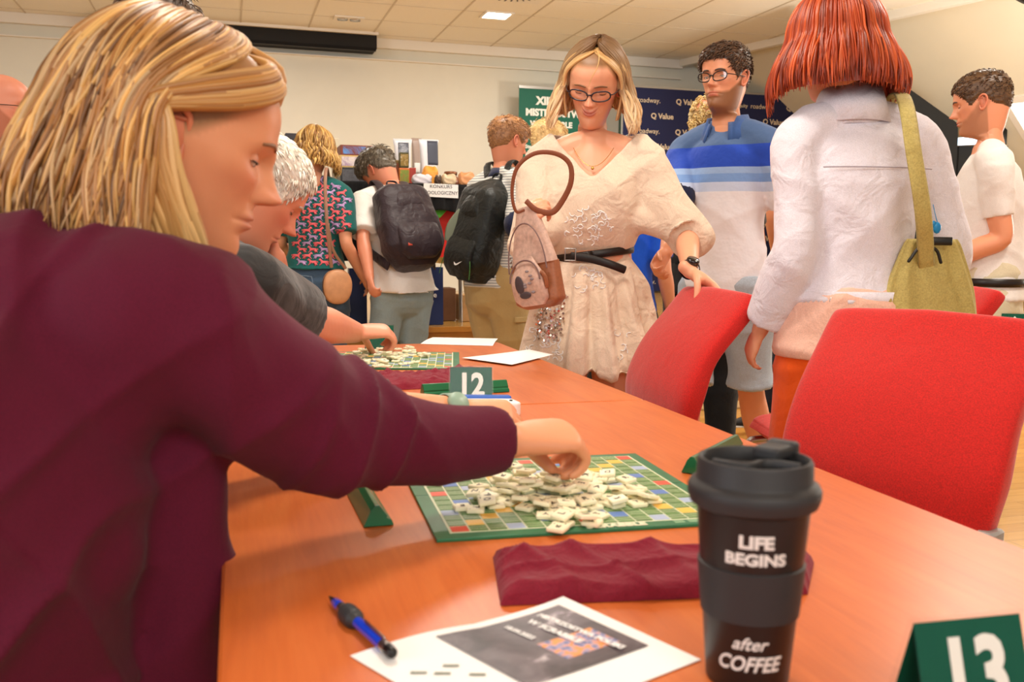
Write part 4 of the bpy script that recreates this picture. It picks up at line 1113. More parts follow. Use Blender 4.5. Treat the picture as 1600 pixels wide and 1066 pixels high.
def long_hair(fig, cols, A_=(.088, .105, .118), cz=.005, part=.012, length=lambda a: .11, flare=lambda a: .015, amin=.55, wave=(.006, 26), n=260, r=.0075, seed=1, tips=None, cy=-.012, messy=1., shell=True, fringe=None, rootc=None, partfront=.085, extra=None, sl=1., back=1., clump=.45, curl_in=0., grav=.6, hang=None):
    """hair falling from a centre or side parting; azimuth 0 = face, pi = back"""
    rng = random.Random(seed); ax, ay, az = A_; mb = MB(); mb.T = fig.HM
    c = V(0, cy, cz); dn = (fig.HM.to_3x3().inverted() @ V(0, 0, -1)).normalized(); dn = (dn*grav+V(0, 0, -1)*(1-grav)).normalized()
    def surf(sg, a, t, off=0.):
        """t 0..1 over the skull, 1..2 hanging"""
        if hang is not None:
            q_ = min(1, max(0, t/.95)); q_ = q_*q_*(3-2*q_); a = a*(1-q_)+max(a, hang+(a-amin)*.22)*q_
        L = length(a)
        ex, ey = math.sin(a), math.cos(a)
        y0 = partfront*max(-.9, math.cos(a))*.75
        if t <= 1:
            th = t*PI/2; k = math.sin(th); q = math.cos(th)
            x = sg*(ax+off)*k*ex; y = (ay*(1. if ey < 0 else 1.)+off)*k*ey*.999; z = (az+off)*q
            w = max(0, 1-t*1.6); x += part*w; y += (y0-.0)*w*w*.55
            return c+V(x, y, z)
        u = t-1; rr = 1+flare(a)/ax*math.sin(min(u*1.15, 1)*PI/2)-curl_in*max(0, u-.6)**2
        return c+V(sg*(ax+off)*ex*rr, (ay+off)*ey*rr, 0)+dn*(L*u)
    if shell:
        for sg in (-1, 1):
            g = []
            for i in range(33):
                t = 1.93*i/32; ring = []
                for j in range(31):
                    a = amin+.10+(PI-amin-.10)*j/30
                    k = np.clip(1-(.30*np.clip(1-(t-.1)*2, 0, 1)), 0, 1)
                    p = surf(sg, a, t, -.004+.0035*math.sin(a*40+sg)*min(1, t*2)); ring.append(tuple(p))
                g.append(ring if sg < 0 else ring[::-1])
            o0 = len(mb.v); mb.grid(g, wrap=False, caps=False, col=blendc(cols[0], cols[1], .4))
            for i in range(33):
                for j in range(31):
                    t = i/32; c1 = rootc if rootc and t < .3 else cols[int(abs(math.sin((j if sg < 0 else 30-j)*2.7+sg)*len(cols)*.999))]
                    mb.c[o0+i*31+j] = blendc(blendc(cols[0], cols[1], .4), c1, .6)
    m = int(n*clump); cl = []
    for i in range(n):
        sg = -1 if i % 2 else 1; a = amin+(PI-amin)*rng.random()**1.0
        off = rng.uniform(-.004, .006)*messy; tstart = rng.uniform(.02, .12) if i < n*.75 else rng.uniform(.3, 1.1)
        ph = rng.uniform(0, 6.3); te = rng.uniform(1.85, 2.03); pts = []; K = 12
        da = rng.uniform(-.10, .10)*messy; col = pal(rng, cols, .1)
        for k in range(K+1):
            t = tstart+(te-tstart)*k/K
            w = wave[0]*messy*min(1, t)**2*(math.sin(ph+t*wave[1]*.25)); w2 = wave[0]*.8*min(1, t)**2*math.cos(ph*1.7+t*wave[1]*.22)
            p = surf(sg, max(amin*.92, a+da*t), t, off+w2)
            tang = V(sg*math.cos(a), -math.sin(a), 0); p = p+tang*w; pts.append(p)
        rr = r*rng.uniform(.5, 1.25)
        lock(mb, pts, rr, .42, rootc if rootc and tstart < .2 else col, sub=3, n=6, tip=.08, colend=col if not tips else pal(rng, tips, .08))
    if extra: extra(mb, rng, surf)
    o = mb.build('hair', HAIR, fig.root, color=True)
    for v in o.data.vertices: v.co -= fig.o
    return o
def glasses(fig, col=(20, 18, 24), w=.026, h=.0155, r=.0016, topcol=None, down=0.0, parent=None):
    mb = MB(); mb.T = fig.HM; Y0 = .094; fr = plain('spectacle_frame', col, .3, coat=.4)
    lens = MB(); lens.T = fig.HM
    for s in (-1, 1):
        pts = []
        for k in range(25):
            a = 2*PI*k/24; x = s*.0325+w*math.copysign(abs(math.cos(a))**.8, math.cos(a)); z = -.0015+h*math.copysign(abs(math.sin(a))**.85, math.sin(a))+(.003*(abs(x)-.03)/.03)
            pts.append((x, Y0+.004-.22*max(0, abs(x)-.03)-.0*z, z-down))
        mb.tube(pts, r, sub=2, n=8, round_ends=False)
        lens._add(pts[:-1]+[(x, y-.0012, z) for x, y, z in pts[:-1]], [tuple(range(24)), tuple(range(47, 23, -1))]+[(i, (i+1) % 24, (i+1) % 24+24, i+24) for i in range(24)])
        mb.tube([(s*.0575, .090, .004-down), (s*.066, .084, .004-down), (s*.0755, .05, .003-down*.6), (s*.078, .01, .002), (s*.077, -.01, .002), (s*.074, -.03, -.014)], r*.9, sub=3, n=8)
    mb.tube([(-.0075, .1, .001-down), (0, .1035, .003-down), (.0075, .1, .001-down)], r, sub=3, n=8)
    o = mb.build('spectacles', fr, fig.root)
    l = lens.build('lenses', M['lens'] , o, smooth=False)
    for q in (o, l):
        for v in q.data.vertices: v.co -= fig.o
    return o
def lensmat():
    m, nt, b = newmat('spectacle_lens'); nt.nodes.remove(b); out = nt.nodes['Material Output']
    t = nt.nodes.new('ShaderNodeBsdfTransparent'); g = nt.nodes.new('ShaderNodeBsdfGlossy'); g.inputs['Roughness'].default_value = .03
    mx = nt.nodes.new('ShaderNodeMixShader'); mx.inputs[0].default_value = .06; nt.links.new(t.outputs[0], mx.inputs[1]); nt.links.new(g.outputs[0], mx.inputs[2]); nt.links.new(mx.outputs[0], out.inputs[0]); return m
M['lens'] = lensmat()
# ================================================================ people in the room
def figpx(px, py, d, th, z0=0., H=None, **k):
    """a figure whose head centre stands at distance d on the given line of sight, feet at height z0"""
    nk = k.pop('neck', {}); T = P(px, py, d); h = H or 1.7
    for _ in range(4):
        f = Fig((0, 0, z0), th, h, **k); f.neck(**nk)
        if H: break
        h *= (T.z-z0)/(f.hc.z-z0)
    return_loc = (T.x-f.hc.x, T.y-f.hc.y, z0); f = Fig(return_loc, th, h, **k); f.neck(**nk); return f
SK = dict(a=(226, 160, 124), b=(224, 150, 112), c=(218, 142, 108), d=(230, 170, 140))
C_ = {}
def cl(name, c, **k):
    if name not in C_: C_[name] = cloth(name, c, **k)
    return C_[name]
LEATHER = plain('dark_leather', (26, 18, 15), .4, bs=.1, vs=200)
SHOE = plain('dark_shoe', (28, 28, 34), .6)
def strip(mb, pts, w, t, side=None, **k): mb.tube([tuple(p) for p in pts], [(w, t)]*len(pts), side=side, sub=4, n=10, **k)
def watch(fig, k, m1, m2, off=.02, r=.030, face=None):
    a, b = fig.J['el'+k], fig.J['wr'+k]; ax = (b-a).normalized(); c = b-ax*off
    m = MB(); u = ax.orthogonal().normalized(); v = ax.cross(u)
    ring = lambda s_, R: [tuple(c+ax*s_+(u*math.cos(t)+v*math.sin(t))*R) for t in [2*PI*i/28 for i in range(28)]]
    m.grid([ring(-.009, r), ring(-.009, r+.002), ring(.009, r+.002), ring(.009, r), ring(-.009, r)], caps=False)
    o = m.build('watch_strap', m1, fig.root, off=fig.o)
    n = (face if face is not None else V(0, -.6, 1)); n = (n-ax*n.dot(ax)).normalized(); q = n.cross(ax); m = MB()
    R = [[tuple(c+n*(r+z)+ax*(R_*math.cos(t))+q*(R_*1.05*math.sin(t))) for t in [2*PI*i/24 for i in range(24)]] for R_, z in ((.017, -.006), (.018, .004), (.016, .008), (.001, .008))]
    m.grid(R); m.build('watch_face', m2, o, off=fig.o)
def shell(mb, h, wf, df, n=40, m=18, e=.55, y0=0., bow=0.):
    R = []
    for i in range(m+1):
        t = i/m; tt = .5-.5*math.cos(PI*t); w, d = wf(tt), df(tt); ring = []
        for j in range(n):
            a = 2*PI*j/n; ca, sa = math.cos(a), math.sin(a)
            ring.append((w*math.copysign(abs(ca)**e, ca), y0+d*(.5+.5*math.copysign(abs(sa)**e, sa)), h*tt+bow*w*abs(ca)*0))
        R.append(ring)
    mb.grid(R)
def backpack(label, fig, size, mat, trim, accent=None, tilt=0., off=(0, 0, 0), swoosh=False, group='worn backpacks', strapk='LR', drop=.0):
    w, h, d = size; up, rt, bk = fig.up.copy(), fig.rt.copy(), -fig.ft
    if tilt: R_ = Matrix.Rotation(tilt, 3, bk); up, rt = R_ @ up, R_ @ rt
    base = fig.sp[5][0]-up*(h*.93+drop)+bk*(fig.tor()[1][4][1]+.012)+rt*off[0]+bk*off[1]+up*off[2]
    t = thing('backpack', label, 'backpack', tuple(base), 0, group)
    X, Y, Z = -rt, bk, up; MM = Matrix((( X.x, Y.x, Z.x, 0), (X.y, Y.y, Z.y, 0), (X.z, Y.z, Z.z, 0), (0, 0, 0, 1)))
    wf = lambda s: w/2*(min(1, .35+3.2*s)**.5)*(1-.42*max(0, s-.35)**1.5)*max(.05, (1-max(0, s-.86)/.14*.75))*(1 if s > .001 else .6)
    df = lambda s: d*(min(1, .5+2.5*s)**.7)*(1-.5*max(0, s-.3)**1.3)*max(.1, 1-max(0, s-.88)/.12*.7)
    m = MB(); m.T = MM; shell(m, h, wf, df, 48, 26)
    v = np.array(m.v); dv = .012*snoise(v*1., 24, 3)+folds(v, tuple(up+rt*.6), 44, .010, 5); cc = v.mean(0); nn = (v-cc)/np.linalg.norm(v-cc, axis=1)[:, None]
    m.v = [tuple(p) for p in v+nn*(dv*.7)[:, None]]; m.build('main_compartment', mat, t)
    m = MB(); m.T = MM @ Matrix.Translation((0, d*.72, h*.04)); shell(m, h*.48, lambda s: w*.36*(min(1, .4+3*s)**.5)*max(.2, 1-max(0, s-.75)*2.6), lambda s: d*.42*max(.15, math.sin(PI*min(.98, .2+s*.75)))); fpk = m.build('front_pocket', mat, t)
    m = MB(); m.T = MM @ Matrix.Translation((0, d*.62, h*.55)); shell(m, h*.33, lambda s: w*.30*max(.2, 1-s*.5)*max(.25, 1-max(0, s-.7)*2.2), lambda s: d*.30*max(.15, math.sin(PI*min(.95, .25+s*.7)))); m.build('top_pocket', mat, t)
    m = MB(); m.T = MM; zz = []
    for k in range(15):
        a = PI*k/14; zz.append((w*.31*math.cos(a), d*(1.02-.12*math.sin(a)), h*(.16+.33*math.sin(a))))
    m.tube(zz, .0028, sub=2, n=6); m.build('zipper', trim, t)
    m = MB(); m.T = MM; m.tube([(-.03, .02, h*.95), (-.028, .012, h*1.04), (0, .006, h*1.06), (.028, .012, h*1.04), (.03, .02, h*.95)], [(.009, .004)]*5, side=(0, 1, 0), sub=4, n=8); m.build('handle', mat, t)
    for k in strapk:
        sg = 1 if k == 'R' else -1; s_ = fig.rt*sg
        top = base+up*h*.90+s_*w*.17+bk*.01; nbs = fig.nb+s_*fig.shw*.50+fig.up*.030*fig.H+V(0, 0, .012)
        fr = fig.sp[4][0]+s_*fig.shw*.74+fig.ft*(fig.tor()[1][4][1]+.022)
        lo = fig.sp[2][0]+s_*(fig.tor()[1][2][0]+.032)+fig.ft*.02; en = base+up*.05*h+s_*w*.40+bk*.03
        m = MB(); strip(m, [top, nbs-fig.ft*.03, nbs+fig.ft*.035, fr, lo.lerp(fr, .35)+fig.ft*.01, lo, en], .026, .006, side=[tuple(fig.rt)]*5+[tuple(fig.up)]*2)
        m.build('shoulder_strap', mat, t)
    if accent: accent(t, MM, w, h, d)
    for c in t.children_recursive:
        for v in c.data.vertices:
            if c.name.startswith('shoulder_strap'): v.co -= base
    for o in t.children_recursive:      # swoosh/labels were laid in the pack frame, already relative to its base
        pass
    return t
# ---------------------------------------------------------------- woman in the beige linen dress
f = figpx(929, 132, 3.0, PI+.12, sex='f', fat=1.06, neck=dict(yaw=.12, pitch=.46, roll=-.10, size=1.04), lean=.03)
f.start('blonde woman in a beige linen dress and glasses holding a sling bag')
dw = f
f.arm('R', P(822, 368, 2.72), V(-.15, .25, -1), hd=V(.25, -.35, .75), hn=V(.75, .55, -.2))
cw = P(1078, 424, 2.72); f.arm('L', cw, V(.6, .8, -.3), hd=V(.55, -.25, -.42), hn=V(-.25, -.35, -.9))
dskin = (232, 166, 130)
f.body(dskin, .0045, hands=dict(R=dict(curl=1.15, thumb=(.2, 1.1)), L=dict(curls=[.35, .3, .32, .4], thumb=(.75, .9), spread=.1)), head=dict(smile=.55, lid=.92, lips=(176, 78, 70), brow=(120, 84, 52), browth=.8, blush=.5, scalp=(140, 98, 56), scalpz=.068), hsize=.98)
glasses(f, (22, 18, 34), w=.0272, h=.0145, r=.0021, down=.002)
def dress_fringe(mb, rng):
    cs = [(150, 104, 56), (206, 160, 100), (190, 140, 84), (122, 86, 50)]
    for sg in (-1, 1):
        for q in range(80):
            u = q/79; w = rng.uniform(-.001, .003); p = []
            for i, ((a0, z0), (a1, z1)) in enumerate(zip([(.02, .108), (.30, .100), (.58, .088), (.85, .070), (1.08, .046), (1.2, .012), (1.22, -.03), (1.18, -.09)], [(.02, .1145), (.55, .1125), (.92, .104), (1.15, .087), (1.30, .060), (1.38, .02), (1.38, -.03), (1.3, -.09)])):
                x, y, z = sk(a0*(1-u)+a1*u, z0*(1-u)+z1*u, .005+w+.003*u+(.006*(i-3) if i > 3 else 0)); p.append((sg*(x-.002), y, z))
            lock(mb, p, .0042, .4, pal(rng, cs, .1), sub=3, colend=pal(rng, [(230, 196, 140), (214, 170, 110), (238, 210, 160)]))
    lock(mb, [(-.004, .045, .121), (-.02, .082, .105), (-.018, .100, .080), (-.004, .106, .05), (.006, .104, .012)], .003, .4, (226, 186, 120))
long_hair(f, [(150, 104, 56), (206, 160, 100), (226, 186, 130), (236, 206, 160), (190, 140, 84)], A_=(.094, .108, .124), part=-.006, length=lambda a: .125 if a < 2.4 else .12,
          hang=1.12, flare=lambda a: .034 if a < 1.8 else .02, amin=.12, n=900, r=.0052, wave=(.007, 24), seed=5, rootc=(104, 72, 42), tips=[(238, 212, 170), (228, 190, 140)],
          extra=lambda mb, rng, surf: dress_fringe(mb, rng))
LINEN = cloth('beige_linen', (226, 204, 180), 700, .06, .8, .5, .3, 16)
def dress_extra(out): pass
def mk(mb):
    s = f; H = s.H
    ps, rs = s.tor(.024, 0, 6); hem = s.o+V(0, 0, .66)
    ps = [tuple(hem), tuple(hem.lerp(s.hip, .5)), ps[0], ps[1], ps[2], ps[3], ps[4], ps[5], ps[6]]
    rs = [(.225, .19), (.21, .175), (.188, .145), (.166, .125), (.138, .108), (.172, .13), (.185, .128), (.150, .098), (.085, .078)]
    mb.tube(ps, rs, side=tuple(s.r), sub=5, n=44, round_ends=False)
    for k, sg in (('L', -1), ('R', 1)):
        sh, el = s.J['sh'+k], s.J['el'+k]; wr = s.J['wr'+k]
        mb.tube([tuple(s.nb+s.up*.01*H), tuple(s.nb+s.rt*sg*.55*s.shw), tuple(sh+s.up*.0)], [.052, .060, .068], sub=4, n=18)
        ce = el.lerp(wr, .12)
        mb.tube([tuple(s.sp[4][0]+s.rt*sg*.06), tuple(sh-s.up*.03), tuple(sh.lerp(el, .5)-s.up*.012), tuple(el), tuple(ce)], [.095, .080, .074, .068, .064], sub=4, n=24, round_ends=False)
        mb.tube([tuple(s.sp[3][0]+s.rt*sg*.09), tuple(s.sp[3][0].lerp(el, .5)+s.up*.03), tuple(el)], [.08, .056, .042], sub=4, n=16)
def wr(co):
    s = f; z = co[:, 2]; v = .0
    sk = np.clip((1.0-z)/.15, 0, 1); ang = np.arctan2(co[:, 0]-s.hip.x, -(co[:, 1]-s.hip.y))
    v = sk*.017*np.sin(ang*11+2*snoise(co, 5, 2))+.006*sk*np.sin(ang*27+z*9)
    v = v+(1-sk)*(folds(co, (.9, .2, .5), 30, .016, 3)+folds(co, (-.6, .2, .9), 24, .013, 7)-.008)+.004*snoise(co, 22, 4)
    waist = s.sp[2][0].z; v = v-.012*np.exp(-((z-waist+.0)/.02)**2)*(np.abs(co[:, 0]-s.hip.x) < .2); return v
def cut(co):
    s = f; L = (co-np.array(s.nb)); x = L@np.array(s.rt); y = L@np.array(s.ft); z = L@np.array(s.up)
    neck = (z > -.012-.0*x) & (np.abs(x) < .105) & (z > -.015+(.11-np.abs(x))*-.62*(y > -.01)) & (y > -.2)
    v = (y > .0) & (z > -.105+np.abs(x)*1.05) & (np.abs(x) < .12)
    return (neck & (np.abs(x) < .085)) | v | (z > .035)
f.cloth('dress', LINEN, mk, .0075, wr, cut)
m = MB(); wz = f.sp[2][0]
ring = []
for k in range(41):
    a = 2*PI*k/40; ring.append(wz+f.r*(.129*math.sin(a))+f.f*(.107*math.cos(a))+V(0, 0, .0-.018*math.sin(a)))
m.tube([tuple(p) for p in ring], [(.0125, .0035)]*41, side=(0, 0, 1), sub=2, n=8, round_ends=False)
kp = ring[38]; bl = m.build('belt', LEATHER, f.root, off=f.o)
m = MB(); fr_ = wz+f.f*.122
strip(m, [fr_+f.r*.06+V(0, 0, -.004), fr_-f.r*.0+V(0, 0, -.012), fr_-f.r*.06+V(0, 0, -.028), fr_-f.r*.105-f.f*.018+V(0, 0, -.045)], .0125, .003, side=(0, 0, 1)); m.build('belt_end', LEATHER, bl, off=f.o)
m = MB(); c_ = fr_+f.r*.062+f.f*.004; 
for a, b in (((-.016, -.018), (.016, -.018)), ((.016, -.018), (.016, .018)), ((.016, .018), (-.016, .018)), ((-.016, .018), (-.016, -.018))):
    m.tube([tuple(c_+f.r*a[0]+V(0, 0, a[1])), tuple(c_+f.r*b[0]+V(0, 0, b[1]))], .0022, sub=1, n=6)
m.build('buckle', M['metal'], bl, off=f.o)
# pendant, floral print and sequin patch
m = MB(); nk_ = []
for k in range(17):
    t_ = -1+k/8; q = f.nb+f.rt*(.062*t_)+f.ft*(.052+.045*(1-t_*t_))+f.up*(-.012-.058*(1-t_*t_)); nk_.append(q)
m.tube([tuple(p) for p in nk_], .0009, sub=2, n=5); m.ell(tuple(nk_[8]+V(0, 0, -.006)), (.005, .003, .005), 10); m.build('necklace', plain('gold', (220, 170, 90), .25, 1.), f.root, off=f.o)
def on_dress(mesh_ob, pts, nrm):
    dg = bpy.context.evaluated_depsgraph_get(); out = []
    for p in pts:
        ok, loc, n_, _ = mesh_ob.ray_cast(Vector(p)-f.o-nrm*.5, nrm)
        if ok: out.append((loc+f.o, n_))
    return out
dob = [c for c in f.root.children if c.name.startswith('dress')][0]
rg = random.Random(4); WP = plain('silver_white_print', (244, 242, 240), .45)
nrm = V(0, 1, 0)
for (cx, cy, rx, ry, n_) in ((925, 350, 42, 30, 46), (850, 555, 30, 40, 46), (925, 440, 26, 22, 22), (975, 545, 24, 24, 10)):
    m = MB()
    for q in range(n_):
        a = rg.uniform(0, 6.28); r_ = math.sqrt(rg.random()); px, py = cx+rx*r_*math.cos(a), cy+ry*r_*math.sin(a)
        hit = on_dress(dob, [P(px, py, 2.8)], V(0, 1, 0))
        if not hit: continue
        p0, n0 = hit[0]; p0 = p0+n0*.0015; u = n0.orthogonal().normalized(); v_ = n0.cross(u); a0 = rg.uniform(0, 6.28)
        pts = [p0+(u*math.cos(a0+t*2.6)+v_*math.sin(a0+t*2.6))*(.012-.006*t) for t in (0, .33, .66, 1.)]
        m.tube([tuple(x) for x in pts], [(.0018, .0006)]*4, n=5, sub=2)
    m.build('floral_print', WP, dob, off=f.o)['kind'] = 'stuff'
m = MB()
for q in range(330):
    px, py = rg.gauss(862, 17), rg.uniform(462, 540)
    if abs(px-862) > 30-(py-462)*.15: continue
    hit = on_dress(dob, [P(px, py, 2.8)], V(0, 1, 0))
    if not hit: continue
    p0, n0 = hit[0]; n0 = (n0+V(rg.uniform(-.5, .5), rg.uniform(-.5, .5), rg.uniform(-.5, .5))).normalized(); u = n0.orthogonal().normalized(); v_ = n0.cross(u); c0 = p0+hit[0][1]*.003
    m._add([tuple(c0+(u*math.cos(t)+v_*math.sin(t))*.0042) for t in [2*PI*i/6 for i in range(6)]]+[tuple(c0+n0*.0006+(u*math.cos(t)+v_*math.sin(t))*.0042) for t in [2*PI*i/6 for i in range(6)]], [tuple(range(6)), tuple(range(11, 5, -1))]+[(i, (i+1) % 6, (i+1) % 6+6, i+6) for i in range(6)])
sq = m.build('sequin_patch', plain('silver_sequin', (215, 205, 198), .18, 1.), f.root, smooth=False, off=f.o); sq['kind'] = 'stuff'
watch(f, 'L', plain('navy_band', (20, 24, 40), .5), plain('watch_glass', (18, 18, 24), .15, coat=.6), .012, .027, V(.2, -.8, .8))
# sling bag in her right hand
bc = P(840, 404, 2.66); t = thing('sling_bag', 'brown and blush leather sling bag held up by the woman in the beige dress', 'bag', tuple(bc))
BR = plain('tan_leather', (150, 92, 60), .42, bs=.2, vs=120, var=.08); BL_ = plain('blush_leather', (196, 162, 146), .45, bs=.2, vs=90, var=.1); STR = plain('strap_leather', (134, 76, 50), .45, bs=.1, vs=150)
up_ = (P(828, 330, 2.66)-P(858, 480, 2.66)).normalized(); fn = V(-.62, -.78, 0).normalized(); fn = (fn-up_*fn.dot(up_)).normalized(); sd = up_.cross(fn)
o_ = P(856, 478, 2.70)-bc
MM = Matrix(((sd.x, fn.x, up_.x, o_.x), (sd.y, fn.y, up_.y, o_.y), (sd.z, fn.z, up_.z, o_.z), (0, 0, 0, 1)))
hh = .285
m = MB(); m.T = MM; shell(m, hh, lambda s: .074*(min(1, .45+4*s)**.5)*(1-.80*max(0, s-.45)**1.05*1.35) if s < .995 else .012, lambda s: .062*(min(1, .5+3*s)**.5)*(1-.72*s), 44, 30, e=.5); m.build('main_pouch', BL_, t)
m = MB(); m.T = MM @ Matrix.Translation((0, -.004, 0)); shell(m, .125, lambda s: .0765*(min(1, .45+4*s)**.5), lambda s: .068*(min(1, .5+3*s)**.5)*(1-.3*s) if s < .99 else .05, 44, 20, e=.5); m.build('leather_base', BR, t)
m = MB(); m.T = MM @ Matrix.Translation((0, .052, .012)); shell(m, .135, lambda s: .056*(min(1, .45+4*s)**.5)*max(.3, 1-max(0, s-.6)*1.6), lambda s: .032*max(.2, math.sin(PI*min(.93, .2+.75*s))), 40, 22, e=.55)
pk = m.build('front_pocket', BL_, t)
m = MB(); m.T = MM
zz = [(.052*math.cos(a), .082-.012*math.sin(a), .085+.055*math.sin(a)) for a in [PI*k/14 for k in range(15)]]; m.tube(zz, .0025, sub=2, n=6)
zz = [(.066*math.cos(a), .060-.02*math.sin(a), .11+.13*math.sin(a)) for a in [PI*k/14 for k in range(15)]]; m.tube(zz, .0022, sub=2, n=6); m.build('zipper', plain('mauve_zip', (120, 92, 88), .4), t)
m = MB(); m.T = MM; m.tube([(.058, .075, .10), (.062, .07, .085), (.058, .066, .06)], .006, sub=3, n=8); m.build('zip_pull', BR, t)
m = MB(); m.T = MM
for (x, z, rx, rz_) in ((-.018, .075, .015, .026), (-.004, .045, .020, .010)): m.ell((x, .0865, z), (rx, .003, rz_), 16)
m.build('printed_figure', plain('dark_print', (70, 58, 62), .5), pk)
m = MB(); m.T = MM; 
for k in range(12): m.ell((-.03+.06*rg.random(), .0860, .03+.09*rg.random()), (.007, .002, .004), 8)
m.build('print_spots', plain('grey_print', (140, 126, 128), .5), pk)
m = MB(); m.T = MM
for k in range(12): m.ell((-.0765, .03, .02+.012*k), (.003, .006, .0042), 8)
m.build('edge_beads', M['metal'], t)
m = MB(); p0 = MM @ V(0, .02, hh*.97)
sp_ = [p0]+[P(x, y, d_+.1)-bc for x, y, d_ in ((806, 330, 2.58), (800, 300, 2.57), (808, 262, 2.55), (835, 240, 2.53), (868, 240, 2.52), (890, 256, 2.52), (892, 285, 2.53), (878, 315, 2.55), (862, 332, 2.56), (838, 328, 2.56), (822, 314, 2.57))]
sd_ = [(sp_[min(i+1, len(sp_)-1)]-sp_[max(i-1, 0)]).cross(V(.25, 1, .25)) for i in range(len(sp_))]; m.tube([tuple(p) for p in sp_], [(.004+.0005*i if i < 10 else .008, .0013) for i in range(len(sp_))], side=[tuple(x) for x in sd_], sub=5, n=8); m.build('strap', STR, t)
# ---------------------------------------------------------------- man in the blue and white polo shirt
f = figpx(1133, 124, 3.72, PI+.75, fat=.90, neck=dict(yaw=-.02, pitch=.02, size=1.03, fwd=.0), lean=.03)
f.start('young bearded man in glasses, blue and white polo shirt and pale denim shorts walking past'); pm = f
f.arm('R', P(1040, 398, 3.5), V(.2, .8, -.4), hd=V(-.45, -.35, -.7)); f.arm('L', f.W(-.26, -.12, .86), -f.f)
f.leg('R', f.o+f.f*.16+f.r*.07+V(0, 0, .08)); f.leg('L', f.o-f.f*.26-f.r*.07+V(0, 0, .10))
f.body((224, 152, 114), .006, hands=dict(R=dict(curl=.9), L=dict(curl=.6)), head=dict(beard=(128, 84, 52), lid=.45, brow=(74, 50, 34), smile=-.1))
glasses(f, (24, 20, 22), w=.0265, h=.0165, r=.0022)
short_hair(f, [(74, 50, 32), (98, 66, 42), (60, 40, 26)], hl=.062, thick=.006, topth=.017, fade=.25, ln=.022, n=1300, sweep=(.25, .9, .15), up=.35, seed=3)
def polomat():
    m, nt, b = newmat('polo_stripe'); tc = nt.nodes.new('ShaderNodeTexCoord'); sx = nt.nodes.new('ShaderNodeSeparateXYZ'); nt.links.new(tc.outputs['Object'], sx.inputs[0])
    mr = nt.nodes.new('ShaderNodeMapRange'); mr.inputs[1].default_value = 0.75*pm.H-.14; mr.inputs[2].default_value = .87*pm.H; nt.links.new(sx.outputs[2], mr.inputs[0])
    r = ramp(nt, mr.outputs[0], [(0, (232, 232, 240)), (.30, (196, 212, 240)), (.40, (120, 160, 220)), (.49, (150, 182, 228)), (.56, (26, 72, 190)), (.80, (74, 104, 150))], 'CONSTANT'); nt.links.new(r.outputs[0], b.inputs['Base Color']); setin(b, Roughness=.8); b.inputs['Sheen Weight'].default_value = .1
    bump(nt, b, noisetex(nt, coords(nt), 15, 3), .3, .02); return m
f.shirt(polomat(), 'polo_shirt', ease=.016, sleeve=.40, wide=.012, drop=.09, seed=2, wrk=.9)
def collar(f, mat, r=.078, hgt=.035, opn=.5, cx=0.):
    m = MB(); R = []
    for z, k in ((-.012, 1.06), (hgt, .86), (hgt+.004, .90), (-.004, 1.24)):
        R.append([tuple(f.nb+f.rt*(r*k*math.sin(a)+cx)+f.ft*(r*.88*k*math.cos(a)+.006)+f.up*(z-.02+.012*(1-math.cos(a))*.8-.02*(math.cos(a) > .6))) for a in [opn+(2*PI-2*opn)*j/36 for j in range(37)]])
    m.grid(R, wrap=False, caps=False); o = m.build('collar', mat, f.root, off=f.o); s = o.modifiers.new('s', 'SOLIDIFY'); s.thickness = .003; return o
collar(f, cl('polo_collar', (60, 92, 150)), .088, .072, .5)
m = MB(); ps, rs = f.armp('R', .0, .40, .012); a_, b_ = Vector(ps[-1]), Vector(ps[-2]); ax = (a_-b_).normalized()
m.tube([tuple(a_-ax*.012), tuple(a_+ax*.004)], rs[-1]+.0125, sub=1, n=24); m.build('sleeve_band', cl('navy_rib', (24, 30, 60)), f.root, off=f.o)
f.pants(cl('pale_denim', (168, 182, 196), weave=600, var=.1), 'shorts', ease=.014, frac=.46, wide=.03, seed=9, top=.01)
f.shoes(plain('white_sneaker', (226, 226, 224), .5))
# ---------------------------------------------------------------- red-haired woman seen from behind
f = figpx(1303, 72, 2.42, -.12, sex='f', fat=1.0, sh=1.0, neck=dict(yaw=-.15, pitch=.12, size=1.06, sidew=-.062))
f.start('red-haired woman in a white denim jacket and orange trousers seen from behind'); rw = f
f.arm('L', f.W(-.215, .06, .84), -f.f+f.r*.1); f.arm('R', f.W(.30, .14, .86), -f.f+f.r*.5)
f.body(SK['a'], .007, hands=dict(R=dict(curl=.6), L=dict(curl=.5)), head=dict(lid=.3))
long_hair(f, [(128, 44, 16), (172, 66, 26), (198, 88, 40), (150, 54, 20)], A_=(.104, .112, .122), part=.0, length=lambda a: .135+.02*max(0, math.cos(a)), flare=lambda a: .045 if a < 2.2 else .03, amin=.8, n=620, r=.0066, wave=(.0035, 14), seed=8, messy=.8, curl_in=.12)
WD_ = cloth('white_denim', (226, 220, 228), 500, .04, .75, .35, .1, 18)
f.shirt(WD_, 'denim_jacket', ease=.022, sleeve=.93, wide=.012, i0=1, i1=6, drop=.0, flare=0.0, wrk=1.15, seed=6, neckup=.004)
collar(f, WD_, .084, .080, .3, -.026)
m = MB(); z_ = f.sp[1][0]; m.tube([tuple(z_+V(0, 0, -.022)), tuple(z_+V(0, 0, .022))], [(f.tor(.032)[1][1][0], f.tor(.030)[1][1][1])]*2, side=tuple(f.r), sub=2, n=40, round_ends=False); m.build('jacket_hem', WD_, f.root, off=f.o)
m = MB(); yo = f.sp[4][0]-f.up*-.01
pts = [yo+f.r*(.135*x)-f.ft*(f.tor(.030)[1][4][1]*math.sqrt(max(0, 1-(.135*x/.205)**2)))+V(0, 0, .004) for x in [-1+k/8 for k in range(17)]]
